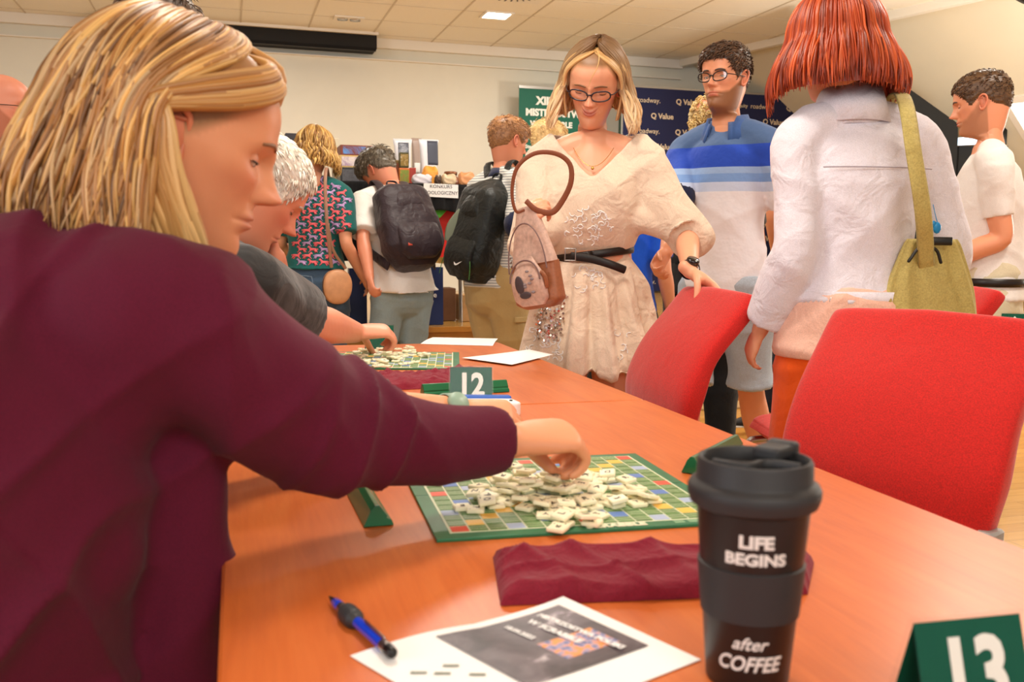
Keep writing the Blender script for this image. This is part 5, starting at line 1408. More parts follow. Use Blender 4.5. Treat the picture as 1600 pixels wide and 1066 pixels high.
m.tube([tuple(p) for p in pts], .0016, n=6, sub=2); m.build('yoke_seam', plain('seam_grey', (168, 160, 170), .7), f.root, off=f.o)
m = MB()
for x in (-.115,): m.lathe([(0, 0), (.010, 0), (.010, .004), (0, .004)], 16)
bt_ = m.build('button', M['metal'], f.root); bt_.matrix_local = Matrix.Translation(f.sp[1][0]+f.r*-.10-f.f*(f.tor(.03)[1][1][1]*.80)-f.o) @ Matrix.Rotation(PI/2, 4, 'X')
BLO = cloth('pink_silk', (238, 190, 168), 300, .03, .55, .5, .1, 10)
def mk(mb):
    s = f; mb.tube([tuple(s.hip+V(0, 0, .13)), tuple(s.hip+V(0, 0, .06)), tuple(s.hip-V(0, 0, .01)), tuple(s.hip-V(0, 0, .055))], [(.168, .125), (.185, .142), (.192, .148), (.190, .146)], side=tuple(s.r), sub=4, n=40, round_ends=False)
f.cloth('blouse', BLO, mk, .008, lambda co: folds(co, (.4, .1, .9), 34, .012, 2)+folds(co, (-.7, .1, .6), 26, .010, 8)-.006)
f.pants(cl('orange_cotton', (226, 84, 10), var=.04), ease=.012, wide=.03, seed=12, top=.01); f.shoes(SHOE)
# olive shoulder bag
OL = cloth('olive_canvas', (182, 164, 96), 260, .06, .7, .4, .1, 12)
bp_ = P(1452, 452, 2.30); t = thing('shoulder_bag', 'olive yellow shoulder bag hanging at the side of the red-haired woman', 'bag', tuple(bp_))
m = MB(); h2 = .24
rws = []
for i in range(25):
    tt = i/24; w_ = .062+.075*(1-tt)**.7; d_ = .034*(1-.55*tt)*min(1, .3+tt*6); z_ = -h2/2+h2*tt
    rws.append([(w_*math.copysign(abs(math.cos(a))**.7, math.cos(a))*(1-.1*math.sin(tt*9)*.2), d_*math.copysign(abs(math.sin(a))**.7, math.sin(a))*(1+.25*math.sin(a*9+tt*4)), z_) for a in [2*PI*j/48 for j in range(48)]])
m.T = Matrix.Rotation(.1, 4, 'Z'); m.grid(rws); m.build('bag_body', OL, t)
sh_ = f.nb+f.rt*f.shw*.62+f.up*.035*f.H
m = MB(); m.tube([tuple(Vector(x)-bp_) for x in (P(1448, 418, 2.28), P(1442, 330, 2.20), P(1428, 240, 2.205), P(1416, 165, 2.27), sh_+f.ft*.0+V(-.005, .0, .012), sh_+f.ft*.09+V(0, 0, -.05))], [(.019, .003)]*6, side=(1, 0, 0), sub=5, n=8); m.build('strap', OL, t)
m = MB(); m.tube([tuple(P(x, y, 2.255)-bp_) for x, y in ((1420, 408), (1438, 386), (1462, 390), (1470, 410))], .004, n=8); m.rbox(-.03, .03, -.044, -.036, .105, .125, .003); m.build('buckle', M['darkmetal'], t)
m = MB(); m.tube([tuple(P(x, y, 2.24)-bp_) for x, y in ((1458, 320), (1462, 338), (1466, 352))], [.001, .001, .0015], n=6); m.ell(tuple(P(1464, 356, 2.24)-bp_), (.010, .004, .014), 10); m.ell(tuple(P(1459, 350, 2.24)-bp_), (.006, .003, .008), 8); m.build('bird_charm', plain('turquoise', (20, 130, 190), .4), t)
# ---------------------------------------------------------------- man in the white t-shirt at the right
f = figpx(1533, 163, 3.9, -1.22, fat=1.04, neck=dict(yaw=.12, pitch=.18, size=1.03), lean=.04)
f.start('short-haired man in a white t-shirt and cream trousers at the right edge'); 
f.arm('L', f.W(-.17, .20, .98), -f.f+V(0, 0, -.4)); f.arm('R', f.W(.16, .22, 1.0), -f.f)
f.body((226, 152, 114), .006, hands=dict(R=dict(curl=.7), L=dict(curl=.7)), head=dict(lid=.7, beard=(176, 118, 84), brow=(74, 50, 34)))
short_hair(f, [(84, 58, 36), (70, 48, 30), (104, 74, 46)], hl=.058, thick=.006, topth=.012, fade=.1, ln=.013, n=1300, nape=-.045, sweep=(0, .7, .2), seed=4)
f.shirt(cl('white_jersey', (232, 226, 220), wr=12), 't_shirt', ease=.013, sleeve=.36, wide=.005, drop=.03, seed=5)
f.pants(cl('cream_chino', (212, 202, 172)), ease=.010, wide=.02, seed=6)
m = MB(); z_ = f.hip+V(0, 0, .045); m.tube([tuple(z_+V(0, 0, -.016)), tuple(z_+V(0, 0, .016))], [(f.tor(.020)[1][0][0], f.tor(.020)[1][0][1])]*2, side=tuple(f.r), sub=2, n=40, round_ends=False); m.build('belt', LEATHER, f.root, off=f.o); f.shoes(SHOE)
# ---------------------------------------------------------------- person in black with curly fair hair
f = figpx(1108, 192, 4.6, .15, fat=1.05, neck=dict(pitch=.1)); f.start('person in black with curly fair hair seen from behind the man in the polo shirt')
f.arm('L', f.W(-.30, .1, .86), -f.f); f.body(SK['b'], .009, hands=dict(R=dict(curl=.6), L=dict(curl=.6)))
rg2 = random.Random(3); mb = MB(); mb.T = f.HM
for i in range(420):
    a = rg2.uniform(0, 6.28); z = rg2.uniform(-.06, .115); 
    k = math.sqrt(max(.02, 1-((z-.01)/.12)**2)); p = V(.088*k*math.sin(a), -.012+.102*k*math.cos(a), z)
    if p.y > .06 and z < .05: continue
    r_ = rg2.uniform(.006, .011); u = V(rg2.uniform(-1, 1), rg2.uniform(-1, 1), rg2.uniform(-1, 1)).normalized(); v_ = u.orthogonal().normalized(); w_ = u.cross(v_)
    mb.tube([tuple(p+(v_*math.cos(t)+w_*math.sin(t))*r_+u*t*.0015) for t in [.9*q for q in range(9)]], .0028, sub=1, n=5, col=pal(rg2, [(226, 196, 130), (196, 160, 92), (236, 214, 160)]))
mb.ell((0, -.012, .012), (.084, .098, .104), 24, col=(150, 116, 64))
o = mb.build('hair', HAIR, f.root, color=True)
for v in o.data.vertices: v.co -= f.o
f.shirt(cl('black_jersey', (24, 24, 24), sheen=.3), 't_shirt', ease=.016, sleeve=.42, drop=.05, seed=7); f.pants(cl('black_twill', (16, 16, 18)), ease=.014, wide=.02); f.shoes(SHOE)
# ---------------------------------------------------------------- people mostly hidden
f = figpx(975, 262, 4.3, .2, neck=dict(pitch=.2), fat=1.0); f.start('person in a bright blue shirt mostly hidden behind the woman in the beige dress')
f.body(SK['b'], .010, hands=dict(R=dict(curl=.6), L=dict(curl=.6))); short_hair(f, [(70, 50, 34), (90, 64, 40)], n=200); f.shirt(cl('blue_jersey', (22, 84, 206)), ease=.02, sleeve=.4, drop=.06); f.pants(cl('black_twill', (16, 16, 18)), ease=.016, wide=.02); f.shoes(SHOE)
f = figpx(1300, 150, 5.0, .9, neck=dict(pitch=.1)); f.start('person in dark jeans and black and white sneakers behind the red-haired woman')
f.leg('L', f.o-f.f*.02-f.r*.10+V(0, 0, .08), toe=V(-.7, -.6, 0)); a_ = G(1196, 655, .08); f.leg('L', V(a_.x, a_.y, .08), toe=V(-.85, -.2, 0)); f.leg('R', V(a_.x+.2, a_.y+.25, .08))
f.body(SK['b'], .010, hands=dict(R=dict(curl=.6), L=dict(curl=.6))); short_hair(f, [(60, 44, 30), (90, 64, 40)], n=200); f.shirt(cl('navy_jersey', (30, 36, 60)), ease=.02, sleeve=.4, drop=.04); f.pants(cl('dark_denim', (34, 38, 54), var=.15), ease=.014, wide=.012); f.shoes(plain('black_sneaker', (22, 22, 26), .5))
# ================================================================ the woman in burgundy (nearest, seated)
BURG = cloth('burgundy_knit', (90, 17, 44), 1100, .1, .9, .22, .06, 9)
def burg2():
    return cloth('burgundy_drape', (84, 14, 38), 1000, .1, .9, .22, .05, 9)
f = Fig((-.545, .86, 0), 1.22, 1.68, 'f', seat=.44, lean=.18, fat=1.04, sh=1.0)
f.neck(yaw=-.02, pitch=.30, roll=.0, size=1.0, centre=P(278, 220, 1.0)); fw = f
f.J['shR'] = P(222, 486, .875); f.J['shL'] = f.J['shL']+V(.05, .02, -.03)
f.arm('R', P(792, 690, 1.12), V(-.1, -.5, -1), hd=V(.86, .40, .02), hn=V(.05, .30, -.95)); f.J['elR'] = P(515, 664, .98); f.J['wrR'] = P(792, 690, 1.12)
f.arm('L', P(716, 643, 1.47), V(-.4, .4, -1), hd=V(.97, .05, -.06), hn=V(.0, .5, -.9)); f.J['elL'] = P(530, 650, 1.34); f.J['wrL'] = P(716, 643, 1.47)
f.leg('R', V(-.14, .88, .09)); f.leg('L', V(-.12, 1.1, .09))
f.start('woman in a burgundy cardigan with shoulder-length blonde hair seated at the near table'); 
fskin = (228, 158, 116)
f.body(fskin, .0042, legs=True, hands=dict(R=dict(curls=[.92, .95, .98, .95], pinch=P(862, 733, 1.17), spread=.02, size=.98), L=dict(curls=[.8, .85, .85, .85], thumb=(.3, .6), size=.9)), hsize=.97,
       head=dict(lid=.62, lips=(190, 108, 90), brow=(132, 92, 60), blush=.45, browth=.7, smile=-.05, nose=1.0, iris=(90, 100, 96), scalp=(150, 104, 58), scalpz=.060), smooth=4)
gold = [(112, 74, 40), (158, 108, 58), (196, 144, 80), (222, 176, 108), (176, 128, 80), (206, 170, 124)]
def fg_extra(mb, rng, surf):
    # the sweep from the parting over the temple and back over the ear
    lo = [(-.55, .108), (-.15, .096), (.30, .082), (.72, .063), (1.12, .042), (1.5, .026), (1.8, .008), (2.0, -.035), (2.1, -.09)]
    hi = [(-1.1, .113), (-.4, .1105), (.45, .101), (.95, .086), (1.30, .068), (1.6, .047), (1.88, .017), (2.08, -.035), (2.18, -.10)]
    for q in range(170):
        u = (q/169)**1.0; w = rng.uniform(-.002, .004)+.004*math.sin(q*1.7)*.4
        p = [sk(a0*(1-u)+a1*u, z0*(1-u)+z1*u, .005+w+(.004+.011*u)*math.sin(i/8*PI)+(.010 if i > 5 else 0)) for i, ((a0, z0), (a1, z1)) in enumerate(zip(lo, hi))]
        lock(mb, p, .0048, .38, pal(rng, gold[1:], .1), sub=3, colend=pal(rng, gold[2:5]))
    # strands in front of the ear, falling to the collar
    for q in range(120):
        u = (q/119)**1.0; w = rng.uniform(-.003, .004); b = -.060*u
        p = [(.088+w, -.030+b*.5, .035), (.096+w, -.012+b*.6, .005), (.099+w, .004+b, -.030), (.097+w, .026+b+.004*math.sin(q), -.066), (.090+w, .048+b-.004*math.sin(q*2.), -.096), (.078+w, .070+b*1.1, -.122-.012*rng.random())]
        lock(mb, p, .0050, .4, pal(rng, gold[1:], .1), sub=3, colend=pal(rng, [(232, 190, 124), (206, 156, 92)]))
    # far side sweep, just seen over the brow
    for q in range(24):
        u = q/23
        p = [(-.018, .040-.06*u, .121), (-.04, .080-.075*u, .112), (-.066, .090-.085*u, .082), (-.082, .070-.07*u, .045), (-.092, .03-.04*u, .0), (-.098, -.0, -.06), (-.1, .0, -.12)]
        lock(mb, p, .008, .4, pal(rng, gold[1:], .1), sub=3)
long_hair(f, gold, A_=(.092, .110, .119), part=-.018, length=lambda a: .150 if a > 1.5 else .16, flare=lambda a: .016+.012*max(0, -math.cos(a)), amin=.12, hang=1.62, n=2000, r=.0046, wave=(.0055, 24), seed=21, extra=fg_extra, messy=1.1, rootc=None, clump=.4, cy=-.016)
# cardigan
def mk(mb):
    s = f; H = s.H; ps, rs = s.tor(.020, 0, 6)
    ps = [tuple(s.hip-V(0, 0, .16)), tuple(s.hip-V(0, 0, .06))]+ps; rs = [(rs[0][0]+.05, rs[0][1]+.05), (rs[0][0]+.04, rs[0][1]+.05)]+[(a+.020-.002*i, b+.036-.003*i) for i, (a, b) in enumerate(rs)]
    mb.tube(ps, rs, side=[tuple(s.r)]*2+s.sidev(), sub=5, n=44)
    c3, c4 = s.sp[3][0], s.sp[4][0]
    for k, sg in (('L', -1), ('R', 1)):     # bust
        mb.ell(tuple(c3.lerp(c4, .35)+s.rt*sg*.066+s.ft*.085), (.072, .072, .072), 20)
        sh = s.J['sh'+k]
        mb.tube([tuple(s.nb+s.up*.004), tuple(s.nb.lerp(sh, .5)+V(0, 0, .018)), tuple(sh)], [.056, .064, .066], sub=5, n=22)
    # sleeves
    for k, fr_ in (('R', 1.0), ('L', .80)):
        sh, el, wr_ = s.J['sh'+k], s.J['el'+k], s.J['wr'+k]
        end = el.lerp(wr_, .955 if k == 'R' else .45)
        mb.tube([tuple(s.sp[4][0].lerp(sh, .6)-V(0, 0, .03)), tuple(sh-V(0, 0, .004)), tuple(sh.lerp(el, .35)), tuple(sh.lerp(el, .7)), tuple(el+(el-sh).normalized()*.004), tuple(el.lerp(wr_, .3 if k == 'R' else .15)-V(0, 0, .010)), tuple(el.lerp(wr_, .65 if k == 'R' else .3)-V(0, 0, .008)), tuple(end)],
                [.085, .082, .080, .074, .065, .053, .045, .037] if k == 'R' else [.065, .058, .055, .05, .046, .045, .043, .041], sub=6, n=28, round_ends=False)
    # loose back panel and front drape
    mb.tube([tuple(P(*q)) for q in ((250, 560, .93), (285, 700, .935), (288, 860, .93), (280, 1020, .92), (270, 1300, .90))], [.05, .048, .050, .052, .06], sub=5, n=24)
    mb.tube([tuple(s.hip-V(0, 0, .15)+s.ft*.02), tuple(s.sp[1][0]+s.ft*.06), tuple(s.sp[3][0]+s.ft*.06)], [(.20, .14), (.17, .12), (.12, .09)], side=tuple(s.r), sub=5, n=36)
elb = f.J['elR']
def wr(co):
    s = f; sh, el, wr_ = (np.array(s.J[k+'R']) for k in ('sh', 'el', 'wr'))
    def near(a, b):
        v = b-a; t = np.clip(((co-a)@v)/(v@v), 0, 1); d = np.linalg.norm(co-(a+t[:, None]*v), axis=1); return t, np.clip(1-(d-.06)/.03, 0, 1)
    tf, mf_ = near(el, wr_); tu_, mu = near(sh, el)
    arm = np.maximum(mf_, mu)
    w = (1-arm)*(folds(co, (.55, .2, -.75), 62, .016, 3, 1.)+folds(co, (.9, 0, .25), 40, .018, 8, 1.)-.010)
    # creases gather in the crook of the elbow and fan from the armpit
    fa = wr_-el; w += mf_*np.exp(-((tf-.12)/.16)**2)*folds(co, tuple(fa), 130, .020, 5, .6)
    ua = el-sh; w += mu*folds(co, tuple(ua+np.array((0, .3, .35))), 62, .022, 11, .9)*np.clip(1.1-tu_*.6, 0, 1)
    w += mf_*folds(co, tuple(fa+np.array((0, .1, .25))), 70, .010, 17, 1.)*np.clip(1-tf, 0, 1)
    return w+.003*snoise(co, 26, 2)
def cut(co):
    s = f; L = co-np.array(s.nb); z = L@np.array(s.up); return (z > .05)
f.cloth('cardigan', BURG, mk, .0058, wr, None, smooth=4)
# seams: shoulder seam and cuff
m = MB(); sh = f.J['shR']; ax = (f.J['elR']-sh).normalized(); u_ = V(0, 0, 1); u_ = (u_-ax*u_.dot(ax)).normalized(); v_ = ax.cross(u_)
# inner top and skirt showing under the open front
def mk(mb):
    s = f; mb.tube([tuple(s.hip-V(0, 0, .1)+s.ft*.05), tuple(s.sp[1][0]+s.ft*.045), tuple(s.sp[3][0]+s.ft*.045), tuple(s.sp[4][0]+s.ft*.03)], [(.15, .12), (.13, .105), (.13, .10), (.10, .07)], side=tuple(s.r), sub=5, n=32)
f.cloth('top', burg2(), mk, .008, lambda co: folds(co, (.9, .3, -.2), 40, .008, 2))
f.pants(cl('dark_denim', (34, 38, 54), var=.15), ease=.016, wide=.012); f.shoes(SHOE)
watch(f, 'L', plain('mint_strap', (150, 176, 160), .5), plain('mint_face', (150, 178, 160), .35), .018, .027, V(-.2, -1, .5))
# her ring
m = MB(); 
chs = make_chair('red upholstered chair under the woman in the burgundy cardigan'); place(chs, (-.60, .84, 0), facing(math.sin(1.22), math.cos(1.22))); chs['group'] = 'red upholstered chairs'
# ================================================================ white-haired man at the far table
f = Fig((-1.22, 2.0, 0), 1.12, 1.76, 'm', seat=.49, lean=.50, fat=1.12); f.neck(yaw=-.05, pitch=.62, roll=.0, size=1.05, centre=P(402, 300, 2.15))
sft = V(P(402, 300, 2.15).x-.0-f.nb.x-.13, P(402, 300, 2.15).y-.05-f.nb.y, 0)
f = Fig((-1.22+sft.x, 2.0+sft.y, 0), 1.12, 1.76, 'm', seat=.49, lean=.50, fat=1.12); f.neck(yaw=-.05, pitch=.62, roll=.0, size=1.05, centre=P(402, 300, 2.15))
f.J['shR'] = P(372, 440, 1.98)
f.arm('R', P(560, 522, 2.52), V(.5, -.5, -1), hd=V(.75, .35, .02), hn=V(.1, .35, -.9)); f.arm('L', P(428, 405, 2.22), V(.4, .9, -.9), hd=V(-.15, -.1, 1), hn=V(-.8, -.3, .1))
f.leg('R', V(f.o.x+.50, f.o.y+.05, .09)); f.leg('L', V(f.o.x+.45, f.o.y+.35, .09))
f.start('white-haired man in a black t-shirt leaning over the far board, hand at his chin'); wm = f
f.body((226, 150, 118), .0052, hands=dict(R=dict(curls=[.9, .95, .9, .85], pinch=P(585, 556, 2.66)), L=dict(curl=1.2)), head=dict(lid=.75, brow=(196, 186, 176), lips=(190, 116, 104), blush=.7, smile=-.2, nose=1.12, iris=(80, 90, 100)))
short_hair(f, [(232, 224, 210), (246, 240, 228), (214, 204, 188)], hl=.064, thick=.008, topth=.013, fade=.7, ln=.022, n=1500, nape=-.07, sweep=(.1, .5, -.3), seed=9, up=.04)
f.shirt(cl('washed_black', (36, 36, 36), sheen=.35), 't_shirt', ease=.020, sleeve=.40, wide=.022, drop=.06, seed=3, voxel=.007, wrk=1.1)
f.pants(cl('dark_denim', (34, 38, 54), var=.15), ease=.014, wide=.012); f.shoes(SHOE)
chs2 = copy_tree(chs); chs2['label'] = 'red upholstered chair under the white-haired man in the black t-shirt'; place(chs2, (f.o.x+.02, f.o.y+.0, 0), facing(math.sin(1.12), math.cos(1.12)))
# ================================================================ standing visitors behind
f = figpx(248, 62, 2.75, -1.45, fat=1.05, neck=dict(yaw=.0, pitch=.25, size=1.04)); f.start('tall dark-haired man in a dark grey t-shirt standing behind the seated woman in burgundy')
f.arm('L', f.W(-.04, .34, 1.02), V(-.3, -1.2, -.3)); f.arm('R', P(62, 398, 2.62), V(0, 1, -.4))
f.body((226, 150, 122), .008, hands=dict(R=dict(curl=.8), L=dict(curl=.8)), head=dict(lid=.5, brow=(60, 44, 32)))
short_hair(f, [(66, 50, 38), (90, 68, 50)], hl=.050, thick=.010, topth=.018, ln=.03, n=900, seed=6)
f.shirt(cl('charcoal_jersey', (44, 48, 50)), 't_shirt', ease=.02, sleeve=.46, wide=.02, drop=.05, seed=8); f.pants(cl('black_twill', (16, 16, 18)), ease=.014, wide=.02); f.shoes(SHOE)
f = figpx(4, 168, 3.65, 1.42, fat=1.12, neck=dict(yaw=.02, pitch=.06, size=1.04)); f.start('bald man with glasses and a white patterned shirt at the left edge')
f.arm('R', f.W(.20, .12, .84), -f.f); f.arm('L', f.W(-.2, .2, .86), -f.f)
f.body((222, 146, 118), .007, hands=dict(R=dict(curl=.6), L=dict(curl=.6)), head=dict(beard=(176, 104, 76), lid=.4, brow=(110, 78, 60), browth=.7, blush=.6))
glasses(f, (34, 26, 24), w=.024, h=.013, r=.0016)
def stripeshirt():
    m, nt, b = newmat('white_dotted_shirt'); w = nt.nodes.new('ShaderNodeTexWave'); setin(w, Scale=60, Distortion=.3); nt.links.new(coords(nt), w.inputs['Vector']); r = ramp(nt, w.outputs['Fac'], [(.3, (226, 224, 226)), (.8, (206, 206, 212))]); nt.links.new(r.outputs[0], b.inputs['Base Color']); setin(b, Roughness=.8); bump(nt, b, noisetex(nt, coords(nt), 14, 3), .35, .03); return m
WS = stripeshirt(); f.shirt(WS, ease=.022, sleeve=.95, wide=.012, drop=.14, flare=.014, seed=2, wrk=1.2); collar(f, WS, .074, .042, .4)
f.pants(cl('grey_twill', (120, 118, 116)), ease=.012, wide=.02); f.shoes(SHOE)
# woman in the horse-print blouse
f = figpx(492, 236, 5.15, -.10, sex='f', fat=1.0, sh=.95, neck=dict(yaw=.1, pitch=.25, size=1.02)); f.start('woman in a teal and pink horse-print blouse and blue jeans seen from behind'); hw = f
f.arm('R', f.W(.25, .03, .86), -f.f-f.r*.3); f.arm('L', f.W(-.20, .30, 1.0), -f.f)
f.body(SK['a'], .007, hands=dict(R=dict(curl=.45), L=dict(curl=.6)))
long_hair(f, [(140, 100, 50), (190, 146, 78), (216, 176, 104), (164, 122, 66)], A_=(.094, .106, .116), part=0, length=lambda a: .125, flare=lambda a: .028, n=300, r=.008, wave=(.010, 30), seed=14, amin=.8)
def horsemat():
    m, nt, b = newmat('horse_print'); v = coords(nt, 'Object', (15, 15, 26))
    d = noisetex(nt, v, 1.6, 2, .5, .8); r = ramp(nt, d, [(0, (20, 84, 84)), (.47, (20, 88, 88)), (.49, (240, 112, 120)), (.57, (240, 104, 112)), (.59, (200, 160, 204)), (.66, (190, 150, 200))], 'CONSTANT')
    nt.links.new(r.outputs[0], b.inputs['Base Color']); setin(b, Roughness=.75); return m
TEAL = cl('teal_ground', (18, 92, 90)); f.shirt(TEAL, 'blouse', ease=.020, sleeve=.40, wide=.016, i0=1, drop=.01, seed=5, flare=.01)
# printed horses, each a little galloping silhouette pressed on the cloth
HORSE = [(-1, .15), (-.95, .35), (-.8, .3), (-.62, .42), (-.2, .40), (.25, .42), (.5, .55), (.68, .82), (.78, .95), (.84, .82), (1.02, .62), (1.0, .5), (.82, .56), (.70, .34), (.58, .12), (.66, -.18), (.92, -.4), (.84, -.48), (.56, -.28), (.42, .0), (.30, -.04), (-.1, -.02), (-.42, .05), (-.50, -.2), (-.42, -.52), (-.56, -.56), (-.66, -.22), (-.80, -.42), (-.95, -.40), (-.78, -.1), (-.80, .14), (-.9, .05)]
shb = [c for c in f.root.children if c.name.startswith('blouse')][0]; bpy.context.view_layer.update()
cor, lil = MB(), MB(); rg3 = random.Random(9); k = 0
for r_ in range(20):
    for c_ in range(-8, 9):
        x = (c_+.5*(r_ % 2))*.058; z = f.hip.z+.05+r_*.033; q = f.hip+f.r*x; q = V(q.x, q.y, z); d_ = f.f
        flip = 1 if r_ % 2 else -1; tgt = cor if (c_+r_*2) % 3 else lil; vs = []
        s_ = .027
        for hx, hz_ in HORSE+[(0, .2)]:
            w_ = q+f.r*(hx*s_*flip)+V(0, 0, hz_*s_); ok, loc, n_, _ = shb.ray_cast(w_-f.o-d_*.6, d_)
            if not ok: vs = None; break
            vs.append(loc+f.o+n_*.0022)
        if vs is None: continue
        if max((a-b).length for a in vs for b in vs) > s_*3.2: continue
        n = len(HORSE); tgt._add(vs, [(i, (i+1) % n, n) if flip < 0 else ((i+1) % n, i, n) for i in range(n)])
o1 = cor.build('horse_print', plain('coral_print', (240, 108, 118), .75), shb, smooth=True); o2 = lil.build('horse_print', plain('lilac_print', (186, 150, 200), .75), shb, smooth=True)
for o in (o1, o2):
    o['kind'] = 'stuff'
    for v in o.data.vertices: v.co -= f.o
    sd = o.modifiers.new('s', 'SOLIDIFY'); sd.thickness = .0006
JEAN = cl('blue_denim', (66, 88, 112), weave=700, var=.16); f.pants(JEAN, 'jeans', ease=.014, wide=.006, seed=4, top=.06)
m = MB(); ps_ = f.hip+f.r*-.055-f.f*(f.tor(.02)[1][0][1]+.006)
m.tube([tuple(ps_+f.r*a+V(0, 0, b)-f.f*c) for a, b, c in ((-.06, .045, -.012), (.05, .045, 0), (.048, -.05, 0), (0, -.085, .002), (-.055, -.05, -.012), (-.06, .045, -.012))], .0016, sub=2, n=5)
m.build('back_pocket', plain('pale_stitch', (120, 140, 160), .8), f.root, off=f.o); f.shoes(SHOE)
bp2 = P(527, 446, 4.98); t = thing('crossbody_bag', 'tan half-round crossbody bag at the hip of the woman in the horse-print blouse', 'bag', tuple(bp2)); TAN = plain('tan_bag', (204, 150, 108), .45, var=.05)
m = MB(); R = []
for i in range(13):
    y = -.032+.064*i/12; kx = math.sqrt(max(.05, 1-(abs(y)/.036)**4))
    R.append([((.078*kx)*math.copysign(abs(math.cos(a))**.8, math.cos(a)), y, (.098*kx)*math.sin(a)*(1 if math.sin(a) < 0 else .85)) for a in [2*PI*j/40 for j in range(40)]])
m.T = Matrix.Rotation(.55, 4, 'Z'); m.grid(R); m.build('bag_body', TAN, t)
m = MB(); m.T = Matrix.Rotation(.55, 4, 'Z'); m.tube([(.079*math.cos(a), 0, .099*math.sin(a)*(1 if math.sin(a) < 0 else .85)) for a in [2*PI*j/30 for j in range(31)]], .003, sub=1, n=6); m.build('zipper', M['black'], t)
m = MB(); sh_ = f.nb+f.rt*.07+V(0, 0, .045)
m.tube([tuple(Vector(p)-bp2) for p in (P(518, 418, 4.95), P(511, 350, 4.90), P(508, 290, 4.93), P(510, 262, 5.02), sh_+f.f*.07)], [(.009, .002)]*5, side=(1, 0, 0), sub=5, n=8); 
m.tube([tuple(Vector(p)-bp2) for p in (P(540, 420, 4.98), P(520, 390, 4.93), P(512, 350, 4.905))], [(.008, .002)]*3, side=(1, 0, 0), sub=5, n=8); m.build('strap', plain('taupe_strap', (160, 118, 96), .5), t)
# bending man with the dark backpack
f = figpx(592, 268, 5.5, -.55, fat=1.0, neck=dict(yaw=-.5, pitch=.75, size=1.03, fwd=.05), lean=.36, side=.0); f.start('man in a white t-shirt and pale jeans bending forward under a dark backpack'); bm = f
f.arm('L', P(578, 436, 4.98), -f.r*.6-f.f*.3); f.arm('R', f.W(.15, .5, .95), f.r*.6-f.f*.3)
f.body((214, 138, 106), .007, hands=dict(R=dict(curl=.5), L=dict(curl=.9)), head=dict(brow=(90, 76, 60), lid=.7))
short_hair(f, [(92, 84, 70), (118, 108, 92), (76, 64, 50)], hl=.05, thick=.012, topth=.02, ln=.032, n=900, seed=12)
f.shirt(cl('white_jersey', (232, 226, 220), wr=12), 't_shirt', ease=.022, sleeve=.42, wide=.022, drop=.03, flare=.024, seed=12); f.pants(cl('light_denim', (140, 158, 162), weave=700, var=.1), ease=.010, wide=.026, seed=3); f.shoes(SHOE)
def red_tag(t, MM, w, h, d):
    m = MB(); m.T = MM; m.rbox(w*.20, w*.27, d*1.06, d*1.10, h*.14, h*.18, .003); m.build('red_label', plain('red_label', (190, 70, 50), .6), t)
backpack('plum-black backpack on the bending man in the white t-shirt', f, (.34, .50, .20), cloth('dark_nylon', (46, 34, 40), 400, .1, .5, .35, .1, 20), M['metal'], red_tag, off=(-.03, -.02, .02), tilt=.05)
# man with the black and green backpack
f = figpx(795, 222, 5.1, .85, fat=1.0, neck=dict(yaw=.12, pitch=.2, size=1.04), lean=.08); f.start('man in a grey striped polo shirt and sand shorts carrying a black backpack'); sm_ = f
f.arm('R', P(812, 325, 5.0), V(-.1, -.8, -1)); f.arm('L', f.W(-.1, .42, 1.1), -f.f)
f.body((222, 146, 112), .0065, hands=dict(R=dict(curl=.7), L=dict(curl=.6)), head=dict(lid=.4, brow=(130, 96, 66), blush=.7))
short_hair(f, [(150, 104, 64), (178, 130, 84), (124, 84, 52)], hl=.062, thick=.008, topth=.013, ln=.018, n=900, fade=.4, seed=15)
def gstripe():
    m, nt, b = newmat('grey_stripe_pique'); w = nt.nodes.new('ShaderNodeTexWave'); w.bands_direction = 'Z'; setin(w, Scale=22, Distortion=.6, Detail_Scale=1.5); nt.links.new(coords(nt), w.inputs['Vector']); r = ramp(nt, w.outputs['Fac'], [(.25, (214, 212, 204)), (.5, (196, 196, 190)), (.62, (150, 152, 150))]); nt.links.new(r.outputs[0], b.inputs['Base Color']); setin(b, Roughness=.85); bump(nt, b, noisetex(nt, coords(nt), 14, 3), .3, .03); return m
f.shirt(gstripe(), 'polo_shirt', ease=.022, sleeve=.40, wide=.018, drop=.03, seed=14); collar(f, cl('navy_rib', (24, 30, 60)), .072, .040, .5)
m = MB(); ps, rs = f.armp('R', .0, .40, .018); a_, b_ = Vector(ps[-1]), Vector(ps[-2]); ax = (a_-b_).normalized(); m.tube([tuple(a_-ax*.014), tuple(a_+ax*.005)], rs[-1]+.016, sub=1, n=24); m.build('sleeve_band', cl('navy_rib', (24, 30, 60)), f.root, off=f.o)
f.pants(cl('sand_cotton', (176, 150, 100), var=.06), 'shorts', ease=.024, frac=.56, wide=.03, seed=7)
m = MB(); pk_ = f.J['hipR'].lerp(f.J['knR'], .45)+f.r*.105; m.rbox(-.06, .06, -.008, .008, -.014, .014, .006); o = m.build('pocket_flap', cl('sand_cotton', (176, 150, 100)), f.root, angle=.5); o.matrix_local = Matrix.Translation(pk_-f.o-V(0, 0, .0)) @ Matrix.Rotation(-f.th+PI/2, 4, 'Z'); f.shoes(SHOE)
